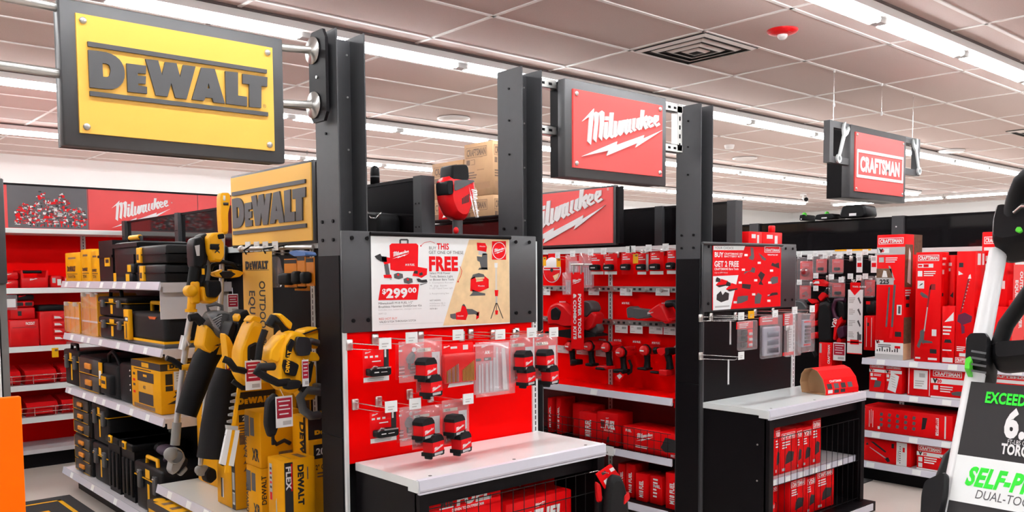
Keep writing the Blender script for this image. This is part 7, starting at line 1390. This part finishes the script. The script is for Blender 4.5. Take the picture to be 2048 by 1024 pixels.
def b1f(b, f, w, h):
    b.flat(f, [rect(w * .72, 0, w * .92, h)], WPRINT); b.flat(f, [[(w * .2, h * .86), (w * .26, h * .88), (w * .52, h * .52), (w * .5, h * .46)]], KPRINT); b.flat(f, [[(w * .18, h * .6), (w * .19, h * .62), (w * .52, h * .24), (w * .51, h * .2)]], LGREY); b.flat(f, [[(w * .48, h * .22), (w * .56, h * .28), (w * .6, h * .12), (w * .55, h * .05)], [(w * .1, h * .7), (w * .14, h * .82), (w * .16, h * .7)]], KPRINT); b.flat(f, [rect(w * .62, h * .7, w * .67, h * .9)], KPRINT); b.flat(f, [rect(w * .02, h * .1, w * .06, h * .5)], WPRINT); b.flat(up(f, .0003), [rect(w * .78, h * (.1 + .1 * i), w * .80, h * (.14 + .1 * i)) for i in range(8)], KPRINT); b.text(up(f, .0003), 'CRAFTSMAN', w * .77, h * .15, h * .06, GPRINT, rot=PI / 2); b.flat(up(f, .0003), [rect(w * .84, h * .6, w * .88, h * .8)], RPRINT)
g3('red carton with a long trimmer picture on the base deck of the right gondola', 1721, 1822, .1355, .153, front=b1f, mid=915)
def b2f(b, f, w, h):
    cman(b, f, w * .04, h * .74, w * .5, h * .2); v20(b, f, 0, h * .54, w, h * .15); b.flat(f, [rect(w * .04, h * .3, w * .13, h * .48), rect(w * .04, h * .08, w * .13, h * .25)], WPRINT); bars(b, f, w * .17, h * .45, w * .3, 3, h * .09, WPRINT); b.flat(up(f, .0006), [[(w * .5, h * .6), (w * .56, h * .5), (w * .8, h * .45), (w * .95, h * .5), (w * .9, h * .62), (w * .6, h * .56)]], mat('dark red print', None)); b.flat(up(f, .0006), [rect(w * .8, h * .35, w * .95, h * .48)], KPRINT); b.flat(f, [rect(0, 0, w, h * .05)], WPRINT)
g3('red carton with a chainsaw picture on the base deck of the right gondola', 1833, 1925, .1355, .165, front=b2f, mid=930)
g3('red carton behind the mower handle on the base deck of the right gondola', 1930, 2070, .1355, .165, front=b2f, mid=940)
# pegboard goods left of the tall cartons
def g3pack(label, px, py, px2, py2, kind, X=6.08):
    a, c = atX(px, py2, X), atX(px2, py, X); w, h = a.y - c.y, c.z - a.z; t = thing('blister_pack', label, 'blister pack', (X, a.y, a.z), AISLE, 'blister packs on the right gondola')
    b = MB(); b.rbox(0, 0, 0, w, .003, h, RCARD, .001, 1); f = FR(0, -.0006, 0); bars(b, f, w * .15, h * .82, w * .6, 2, h * .09, mat('soft pink print', (.75, .25, .28), .5, noise=0)); b.build('card', t)
    b = MB()
    if kind == 0: b.ell((w * .5, -.02, h * .42), (w * .36, .03, h * .24), mat('dark red plastic', (.25, .008, .012), .3)); [b.ell((w * (.3 + .4 * s), -.04, h * .52), (w * .08, .01, h * .05), PAPER, 8) for s in (0, 1)]
    elif kind == 1: b.rbox(w * .3, -.03, h * .15, w * .75, 0, h * .38, BPLAS, .006)
    else: b.flat(f, [[(w * .3, h * .1), (w * .8, h * .3), (w * .6, h * .6), (w * .2, h * .4)]], mat('dark red print', None)); b.box(w * .3, -.01, h * .2, w * .5, -.001, h * .3, RED)
    b.build('tool_insert', t); b = MB(); b.rbox(-.01, -.045, -.01, w + .01, -.004, h + .03, CLEAR, .012, 2); b.build('clear_shell', t)
    return t
for args in (('red blister pack with a round knob at the left of the right gondola', 1600, 522, 1626, 560, 0), ('red blister pack with blue edge, second in the top row of the right gondola', 1632, 518, 1654, 545, 1), ('red blister pack, third in the top row of the right gondola', 1664, 518, 1687, 545, 1), ('small orange red blister pack in the second row of the right gondola', 1599, 571, 1622, 598, 2), ('red blister pack with a black insert in the second row of the right gondola', 1664, 566, 1690, 593, 1), ('red blister pack beside the tallest carton in the second row of the right gondola', 1729, 560, 1750, 592, 2)): g3pack(*args)
tk = [(1600, 509), (1621, 514), (1633, 508), (1652, 512), (1661, 507), (1680, 512), (1700, 505), (1719, 511), (1732, 505), (1633, 552), (1664, 554), (1684, 560), (1702, 553), (1719, 556), (1732, 553), (1600, 565), (1633, 577)]
for i, (px, py) in enumerate(tk):
    a = atX(px, py, 6.02); wire_hook((6.196, a.y, a.z - .01), .17, 'chrome peg hook with white ticket, %s in the %s row of the right gondola' % ((ORD[i], 'upper') if i < 9 else (ORD[i - 9], 'lower')), 'hooks on the right gondola', AISLE, PAPER, .04)
for i, px in enumerate((1719, 1748)):
    a = atX(px, 520, 6.0); b = MB(); b.box(-.022, 0, -.09, .022, .002, .03, PAPER); b.flat(FR(0, -.0006, 0), [rect(-.016, -.05, .016, -.02)], RPRINT); b.flat(FR(0, -.0006, 0), [rect(-.016, -.005, .012, .02)], LGREY); tag(b.build('price_tag', loc=(6.0, a.y, a.z), rz=AISLE), ('left' if i == 0 else 'right') + ' of two white and red paper tags hanging beside the tallest carton', 'price tag', 'paper tags on the right gondola')
t, q = thing('circular_saw', 'red topped black circular saw hanging on the right gondola', 'circular saw', (6.05, 3.4, 0), AISLE), TR(6.05, 3.4)
b = MB(); pillow(b, q.o([(1586, 606), (1600, 600), (1612, 603), (1622, 614), (1618, 626), (1600, 628), (1588, 620)]), -.06, .04, GPLAS); b.build('blade_guard', t)
b = MB(); pillow(b, q.o([(1619, 597), (1630, 598), (1638, 606), (1630, 608)]), -.05, .03, RED); pillow(b, q.o([(1632, 612), (1638, 606), (1640, 622), (1632, 640), (1624, 642)]), -.05, .03, RED); pillow(b, q.o([(1622, 642), (1636, 640), (1640, 650), (1624, 656)]), -.05, .03, RED); pillow(b, q.o([(1625, 666), (1640, 663), (1640, 676), (1624, 678)]), -.05, .03, RED); b.build('housing', t)
b = MB(); b.tube([q.v(1616, 605), q.v(1626, 604), q.v(1634, 612)], .02, BPLAS); b.build('grip', t); b = MB(); b.tube([q.v(1630, 650, .0), q.v(1628, 700, .0), q.v(1634, 712, .0)], .022, RUB); b.build('grip', t)
t, q = thing('battery_tool', 'red and black battery tool lying on a second row hook of the right gondola', 'power tool', (6.08, 3.4, 0), AISLE), TR(6.08, 3.4)
b = MB(); pillow(b, q.o([(1630, 561), (1640, 558), (1652, 564), (1662, 566), (1660, 574), (1632, 570)]), -.05, .05, RED); b.build('housing', t); b = MB(); b.flat(FR(0, -.0512, 0), [q.o([(1633, 567), (1638, 562), (1645, 562), (1646, 567)])], WPRINT); b.build('label_plate', t)
t, q = thing('battery_tool', 'red capped tool hanging over the black bag on the right gondola', 'power tool', (6.06, 3.4, 0), AISLE), TR(6.06, 3.4)
b = MB(); pillow(b, q.o([(1640, 594), (1648, 584), (1655, 586), (1656, 594), (1646, 604)]), -.04, .04, RED); b.build('housing', t); b = MB(); b.tube([q.v(1652, 586), q.v(1658, 580)], .02, BPLAS); b.build('nose', t)
t, q = thing('garment_bag', 'tall black tool bag hanging on the right gondola', 'tool bag', (6.04, 3.4, 0), AISLE), TR(6.04, 3.4)
b = MB(); pillow(b, q.o([(1640, 606), (1654, 602), (1662, 608), (1665, 640), (1668, 686), (1640, 688), (1638, 640)]), -.03, .05, RUB, .02); b.build('body', t); b = MB(); b.tube([q.v(1648, 604), q.v(1654, 596), q.v(1660, 604)], .006, BPLAS); b.build('handle', t)
t, q = thing('leaf_blower', 'red and black blower hanging beside the white guide card', 'leaf blower', (6.05, 3.4, 0), AISLE), TR(6.05, 3.4)
b = MB(); b.tube([q.v(1690, 600), q.v(1672, 600), q.v(1666, 618), q.v(1670, 634), q.v(1680, 640)], .018, mat('plum plastic', (.06, .015, .04), .4)); pillow(b, q.o([(1678, 600), (1690, 604), (1692, 640), (1682, 638)]), -.03, .03, BPLAS); b.build('grip', t)
b = MB(); pillow(b, q.o([(1672, 636), (1682, 640), (1688, 632), (1690, 645), (1682, 655), (1676, 680), (1672, 680), (1674, 655)]), -.05, .03, RED); pillow(b, q.o([(1678, 680), (1686, 672), (1690, 684), (1684, 690)]), -.05, .03, RED); b.text(FR(0, -.0512, 0), 'V20', *q.p(1677, 656), .03, WPRINT, rot=PI / 2 - .2, bold=.03); b.build('housing', t)
b = MB(); pillow(b, q.o([(1678, 656), (1692, 650), (1696, 672), (1684, 680)]), -.05, .04, mat('plum plastic', None)); b.build('fan_housing', t)
a, c = atX(1694, 707, 5.95), atX(1726, 565, 5.95); w, h = a.y - c.y, c.z - a.z
t = thing('guide_card', 'tall white guide card with a red pointed top and tool pictures', 'sign', (5.95, a.y, a.z), AISLE); b = MB(); b.box(0, 0, 0, w, .004, h * .9, PAPER); b.box(w * .14, 0, h * .9, w * .82, .004, h, RCARD); f = FR(0, -.0006, 0)
b.flat(f, [[(w * .14, h * .9), (w * .46, h * .82), (w * .82, h * .9)], rect(0, 0, w, h * .012), rect(0, h * .155, w, h * .175)], RPRINT); b.flat(f, [rect(w * .2, h * .135, w * .8, h * .2)], RPRINT); b.text(up(f, .0003), 'TOOL GUIDE', w * .3, h * .93, h * .022, WPRINT, bold=.03)
for i in range(4): bars(b, f, w * .08, h * (.78 - .16 * i), w * .45, 4, h * .022, LGREY, seed=i); b.flat(f, [[(w * .65, h * (.78 - .16 * i)), (w * .75, h * (.8 - .16 * i)), (w * .9, h * (.72 - .16 * i)), (w * .84, h * (.7 - .16 * i))]], GPRINT)
b.flat(up(f, .0003), [rect(w * .68, h * .2, w * .95, h * .28)], GPRINT); b.build('card', t); b = MB(); b.tube([(w * .48, .002, h), (w * .48, .05, h + .03), (w * .48, .24, h + .03)], .003, CHROME, 6); b.build('hanger_wire', t)
a, c = atX(1727, 700, 6.0), atX(1748, 632, 6.0)
carton('tool_carton', 'narrow red carton with white stripes beside the white guide card', 'carton', (6.0, a.y, a.z), AISLE, a.y - c.y, .15, c.z - a.z, RCARD, lambda b, f, w, h: (b.flat(f, [rect(w * .25, h * .1, w * .3, h * .95), rect(w * .75, h * .1, w * .8, h * .95)], WPRINT), b.flat(f, [rect(w * .35, h * .7, w * .5, h * .8)], KPRINT)))
a, c = atX(1727, 630, 6.0), atX(1748, 603, 6.0)
carton('tool_bag', 'small dark bag with a red cap resting above the narrow red carton', 'tool bag', (6.02, a.y, a.z + .002), AISLE, a.y - c.y, .12, c.z - a.z, RUB, lambda b, f, w, h: b.flat(f, [rect(w * .1, h * .75, w * .5, h * .98)], RPRINT), r=.02)
a, c = atX(1637, 740, 6.0), atX(1664, 686, 6.0)
carton('tool_carton', 'red carton standing under the hanging black bag', 'carton', (6.0, a.y, .101), AISLE, a.y - c.y, .16, c.z - .101, RCARD, lambda b, f, w, h: (b.flat(f, [rect(w * .05, h * .9, w * .22, h * .99)], LGREY), b.text(f, 'CRAFTSMAN', w * .85, h * .8, w * .16, WPRINT, rot=PI / 2, bold=.03)))
a, c = atX(1666, 720, 5.98), atX(1691, 686, 5.98); price_card((5.98, a.y, c.z), a.y - c.y, c.z - a.z, 'red and white price card in a cream frame below the blower', group='red and white price cards')
# goods on top of the right gondola
def topgood(label, px, px2, h, nm, cat, m=BPLAS, green=False):
    a, c = atX(px, 438, 6.6), atX(px2, 438, 6.6); t = thing(nm, label, cat, (6.5, a.y, 1.832), AISLE); w = a.y - c.y
    b = MB(); pillow(b, [(0, 0), (w, 0), (w * .92, h), (w * .12, h)], -.0, .2, m, .02, .85); b.build('body', t)
    b = MB(); b.flat(FR(0, -.001, 0), [rect(w * .4, h * .15, w * .65, h * .35)], WPRINT)
    if green: b.ell((w * .5, .05, h), (.02, .02, .02), GREEN, 10)
    b.build('label_plate', t)
topgood('low dark case on top of the right gondola at the left of the tallest carton', 1688, 1745, .10, 'tool_case', 'tool case'); topgood('flat dark case with a green knob on top of the right gondola', 1638, 1682, .045, 'tool_case', 'tool case', green=True); topgood('small dark item with a green top on the right gondola', 1611, 1619, .05, 'tool_case', 'tool case', green=True)

# ================================================================== red shelving at the back of the left aisle
def bbox_(label, px, py, px2, z, name='tool_box', cat='tool box', d=.25, dy=.03, m=None, front=None, group='red tool boxes on the back shelves'):
    Y = YB + dy; a, c = atY(px, py, Y), atY(px2, py, Y); m = m or RED
    return carton(name, label, cat, (a.x, Y, z), 0, c.x - a.x, d, max(.03, a.z - z), m, front, group=group, r=.008)
lg = lambda b, f, w, h: b.logo(f, MILW[:-1], w * .3, h * .5, w * .3, WPRINT)
z = 1.334
for i in (0, 1): bbox_(('lower' if i == 0 else 'upper') + ' red organiser of the stack at the left on the back shelves', 2, 560 if i == 0 else 544, 37, z + .066 * i, front=lg)
t = thing('tool_tote', 'open red tool tote with a low front on the top back shelf', 'tool box', (atY(42, 560, YB + .03).x, YB + .03, z)); w = atY(97, 560, YB).x - atY(42, 560, YB).x
b = MB(); b.rbox(0, 0, 0, w, .25, .08, RED, .01); b.prism([(0, .07), (w * .12, .07), (w * .06, .13), (0, .13)], 0, .24, RED); b.prism([(w, .07), (w * .88, .07), (w * .94, .13), (w, .13)], 0, .24, RED); lg(b, FR(0, -.001, -.0), w, .10); b.build('body', t); b = MB(); b.cyl((w * .1, .12, .12), (w * .9, .12, .12), .012, BPLAS); b.build('handle', t)
for i, (x0, x1, y) in enumerate(((102, 124, 551), (128, 150, 553), (153, 178, 553))): bbox_('small red and grey organiser box, %s of three beside the tote' % ORD[i], x0, y, x1, z, front=lambda b, f, w, h: (b.flat(f, [rect(w * .1, h * .4, w * .4, h * .8)], LGREY), b.flat(f, [rect(w * .55, h * .2, w * .9, h * .7)], WPRINT)))
z = .907
bbox_('large red tool box with rounded front on the second back shelf', 18, 640, 78, z, front=lambda b, f, w, h: (b.flat(f, [rect(w * .1, h * .7, w * .9, h * .72)], mat('dark red print', None)), b.text(f, 'PACKOUT', w * .55, h * .8, h * .1, WPRINT, bold=.03, fit=w * .3)))
zt = atY(18, 640, YB + .03).z + .002
for i, (x0, x1) in enumerate(((20, 70),)): bbox_('red tool box resting on the large red box on the second back shelf', x0, 616, x1, zt, front=lambda b, f, w, h: b.flat(f, [rect(w * .3, h * .3, w * .45, h * .7)], KPRINT))
zt2 = atY(18, 616, YB + .03).z + .004
bbox_('red case with black top pockets on the pile on the second back shelf', 28, 603, 68, zt2, m=RED, front=lambda b, f, w, h: b.flat(f, [rect(w * .1, h * .2, w * .45, h * .8), rect(w * .55, h * .2, w * .9, h * .8)], KPRINT))
zt3 = atY(18, 603, YB + .03).z + .006
bbox_('black soft pouch on top of the pile on the second back shelf', 28, 590, 68, zt3, 'tool_bag', 'tool bag', m=RUB, front=lambda b, f, w, h: b.logo(f, MILW[:-1], w * .2, h * .4, w * .4, RPRINT))
t = thing('rolling_tool_box', 'red rolling tool box with black lid and white drawer labels on the second back shelf', 'tool box', (atY(81, 680, YB + .03).x, YB + .03, z)); w = atY(134, 680, YB).x - atY(81, 680, YB).x; h = atY(81, 622, YB + .03).z - z
b = MB(); b.rbox(0, 0, 0, w, .26, h, RED, .012); b.build('body', t); b = MB(); b.rbox(-.005, -.01, h, w + .005, .26, h + .04, BPLAS, .012); b.build('lid', t)
for k in range(4): b = MB(); b.rbox(w * .5, -.008, h * (.12 + .2 * k), w * .95, .004, h * (.28 + .2 * k), RED, .003, 1); b.flat(FR(0, -.0086, 0), [[(w * .54, h * (.17 + .2 * k)), (w * .84, h * (.17 + .2 * k)), (w * .74, h * (.23 + .2 * k)), (w * .54, h * (.24 + .2 * k))]], WPRINT); b.build('drawer', t)
a = atY(18, 590, YB - .02); b = MB(); b.rbox(-.03, 0, -.11, .05, .03, 0, CLEAR, .01); b.box(-.02, .012, -.09, .04, .018, -.03, PAPER); tag(b.build('clear_bag', loc=(a.x, YB - .035, 1.29)), 'clear bag hanging from the front of the top back shelf', 'bag')
a = atY(104, 712, YB - .012); b = MB(); b.box(0, 0, 0, .045, .002, .07, YPRINT); b.flat(FR(0, -.0005, 0), [rect(.02, .045, .04, .06)], BPRINT); tag(b.build('price_tag', loc=(a.x, YB - .012, .82)), 'yellow price tag hanging below the second back shelf', 'price tag')
def redbin(label, x, z, w):
    t = thing('parts_bin', label, 'storage bin', (x, YB + .05, z), group='red bins behind the wire fences'); b = MB(); b.prism([(.05, .0), (.24, .0), (.24, .13), (.05, .10), (.0, .06)], 0, w, RED, 'x'); b.build('body', t); b = MB(); b.box(w * .2, -.004, .02, w * .8, .01, .05, RED); b.build('label_holder', t)
for r_, (z, n) in enumerate(((.622, 7), (.382, 7))):
    for i in range(n): redbin('red parts bin, %s from the left on the %s fenced back shelf' % (ORD[i], 'upper' if r_ == 0 else 'lower'), 1.26 + .24 * i, z, .21)
for i, (x, w, h) in enumerate(((2.22, .2, .2), (2.5, .25, .22), (2.85, .3, .25), (3.2, .3, .2))):
    carton('tool_carton', 'red carton on the second back shelf behind the tool boxes, %s from left' % ORD[i], 'carton', (x, YB + .03, .907), 0, w, .25, h, RCARD, lambda b, f, w_, h_: (b.flat(f, [rect(w_ * .2, h_ * .2, w_ * .5, h_ * .5)], KPRINT), b.flat(f, [rect(w_ * .6, h_ * .2, w_ * .85, h_ * .4)], WPRINT)), group='red cartons on the second back shelf')

# ================================================================== floor mats
MATB = mat('black floor mat', (.02, .02, .021), .8, noise=.25, nscale=200, bump=.3)
A_, B_, C_ = atZ(130, 975, 0), atZ(197, 1024, 0), atZ(60, 985, 0)
x1 = 1.50
b = MB(); b.box(x1 - 1.05, 4.35, 0.0005, x1, 6.05, .006, MATB)
fm_ = (Vector((0, 0, .0066)), Vector((1, 0, 0)), Vector((0, 1, 0)))
for r_ in (rect(x1 - .10, 4.45, x1 - .075, 5.95), rect(x1 - .97, 5.925, x1 - .075, 5.95), rect(x1 - .97, 4.45, x1 - .945, 5.95)): b.flat(fm_, [r_], YPRINT)
b.flat(fm_, [rect(x1 - .85, 5.33, x1 - .20, 5.72)], YPRINT); b.logo((fm_[0] + Vector((0, 0, .0004)), fm_[1], fm_[2]), DEWL, x1 - .80, 5.42, .55, KPRINT)
tag(b.build('floor_mat'), 'black floor mat with yellow border and logo in the left aisle', 'floor mat')
c_ = atZ(1746, 961, 0)
b = MB(); b.box(c_.x - .42, c_.y, .0005, c_.x, c_.y + .45, .006, MATB); b.flat((Vector((0, 0, .0066)), Vector((1, 0, 0)), Vector((0, 1, 0))), [rect(c_.x - .30, c_.y + .05, c_.x - .06, c_.y + .09)], WPRINT)
tag(b.build('floor_mat'), 'black floor mat beside the far corner of the black display', 'floor mat')

# ================================================================== lawn mower handle with its sign, close by on the right
def atD(x, y, d): return Vector((0, 0, H)) + _ray(x, y) * d
t = thing('lawn_mower', 'lawn mower with white tube handle, black grips and a hanging advertising board', 'lawn mower', (0, 0, 0))
P0, P1 = atD(1912, 960, 1.20), atD(1996, 505, 1.42)
dv = (P0 - P1); base = P0 + dv * ((P0.z - .30) / -dv.z)
b = MB(); b.tube([P1, P1.lerp(P0, .5), P0, base], .0138, WTUBE, 16); b.build('handle_tube', t)
side = (atD(2048, 700, 1.30) - atD(1990, 700, 1.33)).normalized(); side.z = 0; side.normalize()
b = MB(); o2 = side * .46; b.tube([P1 + o2, P0 + o2, base + o2], .0138, WTUBE, 16); b.build('handle_tube', t)
nrm = side.cross((P1 - P0).normalized()).normalized()
def frame_M(o, u, w):
    n = u.cross(w).normalized(); M = Matrix.Identity(4)
    for i in range(3): M[i][0] = u[i]; M[i][1] = -n[i]; M[i][2] = w[i]; M[i][3] = o[i]
    return M
wv = (P1 - P0).normalized()
# advertising board: a sheet hung on the tubes, parallel to them
bo = atD(1898, 1000, 1.17); uo = side; wo = wv
def onB(x, y):
    n = uo.cross(wo); d = _ray(x, y); k = (bo - Vector((0, 0, H))).dot(n) / d.dot(n); p = Vector((0, 0, H)) + d * k - bo
    G = Matrix(((uo.dot(uo), uo.dot(wo)), (uo.dot(wo), wo.dot(wo)))); r_ = Vector((p.dot(uo), p.dot(wo))); s_ = G.inverted() @ r_; return s_.x, s_.y
u0, w1 = onB(1955, 764); ul, wl = onB(1937, 912)
MB_ = frame_M(bo, uo, wo)
b = MB(); b.box(-.0, 0, -.06, .40, .004, w1, KPRINT, MB_); fB = (Vector((0, -.0006, 0)), Vector((1, 0, 0)), Vector((0, 0, 1)))
b.flat(fB, [rect(0, -.0, .40, wl)], PAPER, MB_); f2 = up(fB, .0003)
def tb(s, x, y, hpx, m, x2=None, **kw):
    a, c = onB(x, y); _, c2 = onB(x, y - hpx); b.text(f2, s, a, c, c2 - c, m, M=MB_, **kw)
tb('EXCEEDS', 1970, 805, 21, GRPRINT, bold=.04, xs=.52); tb('6.0', 2006, 872, 53, WPRINT, bold=.05, xs=.55); tb('FT-LBS OF', 2015, 888, 9, WPRINT, xs=.55); tb('TORQUE', 2001, 907, 20, WPRINT, bold=.04, xs=.5)
tb('SELF-PROPELLED', 1929, 968, 36, GRPRINT, bold=.045, xs=.56, shear=.18); tb('DUAL-TOGGLE', 1950, 997, 18, GPRINT, xs=.66, shear=.12)
b.build('advertising_board', t)
# clamps, grip head, crossbar
def blk(name, pts, d, y0, y1, m, c=.012, k=.85):
    o = atD(*pts[0], d); M = frame_M(o, side, wv); n = side.cross(wv)
    L = []
    for x, y in pts:
        dd = _ray(x, y); kk = (o - Vector((0, 0, H))).dot(n) / dd.dot(n); p = Vector((0, 0, H)) + dd * kk - o
        G = Matrix(((1, side.dot(wv)), (side.dot(wv), 1))); s_ = G.inverted() @ Vector((p.dot(side), p.dot(wv))); L.append((s_.x, s_.y))
    q = MB(); pillow(q, L, y0, y1, m, c, k, M); return q
q = blk('x', [(1940, 750), (1942, 700), (1952, 690), (1985, 690), (1990, 700), (1985, 752), (1968, 762), (1948, 760)], 1.31, -.035, .03, BPLAS)
q.build('height_clamp', t)
q = MB()
for k in range(4): q.add(*((lambda a, b2: ([a + nrm * 0.0, b2, b2 + wv * .004, a + wv * .004], [(0, 1, 2, 3)]))(atD(1942, 704 + 13 * k, 1.262), atD(1972, 709 + 13 * k, 1.262))), GPLAS)
q.build('clamp_rib', t)
q = blk('x', [(1932, 748), (1934, 726), (1945, 720), (1948, 730), (1943, 738), (1944, 750)], 1.28, -.012, .012, GREEN, .004); q.build('release_lever', t)
q = blk('x', [(1985, 698), (2060, 694), (2140, 690), (2140, 728), (2060, 728), (1988, 735)], 1.31, -.02, .02, BPLAS); q.build('crossbar', t)
q = blk('x', [(1990, 500), (1992, 460), (2000, 430), (2012, 428), (2090, 440), (2100, 490), (2040, 503), (2010, 507)], 1.42, -.03, .03, BPLAS); q.build('control_head', t)
q = blk('x', [(2030, 462), (2034, 455), (2042, 455), (2046, 462), (2040, 466)], 1.375, -.002, .002, GREEN, .001); q.build('brand_badge', t)
q = MB(); q.tube([atD(2024, 445, 1.42), atD(2032, 400, 1.42), atD(2046, 365, 1.40), atD(2072, 340, 1.38), atD(2110, 330, 1.35)], .0155, RUB, 12); q.build('bail_bar', t)
q = MB(); q.tube([atD(2030, 425, 1.4), atD(2045, 412, 1.38), atD(2080, 412, 1.3)], .004, CHROME, 6); q.build('bail_wire', t)
q = MB(); q.tube([atD(1996, 695, 1.30), atD(2012, 650, 1.30), atD(2048, 600, 1.28), atD(2090, 540, 1.25)], .0115, RUB, 10); q.build('cable_hose', t)
q = MB(); q.tube([atD(1868, 1030, 1.2), atD(1878, 960, 1.22), atD(1894, 915, 1.26), atD(1930, 880, 1.3), atD(1975, 800, 1.34)], .006, RUB, 8); q.build('braided_cable', t)
q = blk('x', [(1850, 1060), (1852, 1010), (1860, 980), (1905, 960), (1904, 1000), (1892, 1060)], 1.18, -.03, .05, BPLAS); q.build('lower_bracket', t)
# mower deck below
ctr = base + side * .23 + Vector((dv.x, dv.y, 0)).normalized() * .1
q = MB(); q.lathe([(.001, .30), (.20, .29), (.27, .22), (.29, .10), (.28, .07)], (ctr.x, ctr.y, 0), BPLAS, n=24); q.build('mower_deck', t)
q = MB(); q.lathe([(.001, .40), (.13, .39), (.16, .34), (.16, .28)], (ctr.x, ctr.y, 0), GREEN, n=20); q.build('motor_cover', t)
fw = Vector((dv.x, dv.y, 0)).normalized()
for sx in (-1, 1):
    for sy in (-1, 1):
        c = ctr + side * .27 * sx + fw * .27 * sy; q = MB(); q.cyl((c.x - side.x * .025, c.y - side.y * .025, .09), (c.x + side.x * .025, c.y + side.y * .025, .09), .09, RUB, n=20); q.build('wheel', t)
q = MB(); q.tube([base, ctr + Vector((0, 0, .25)) - side * .2], .018, BPLAS); q.tube([base + o2, ctr + Vector((0, 0, .25)) + side * .2], .018, BPLAS); q.build('tube_bracket', t)
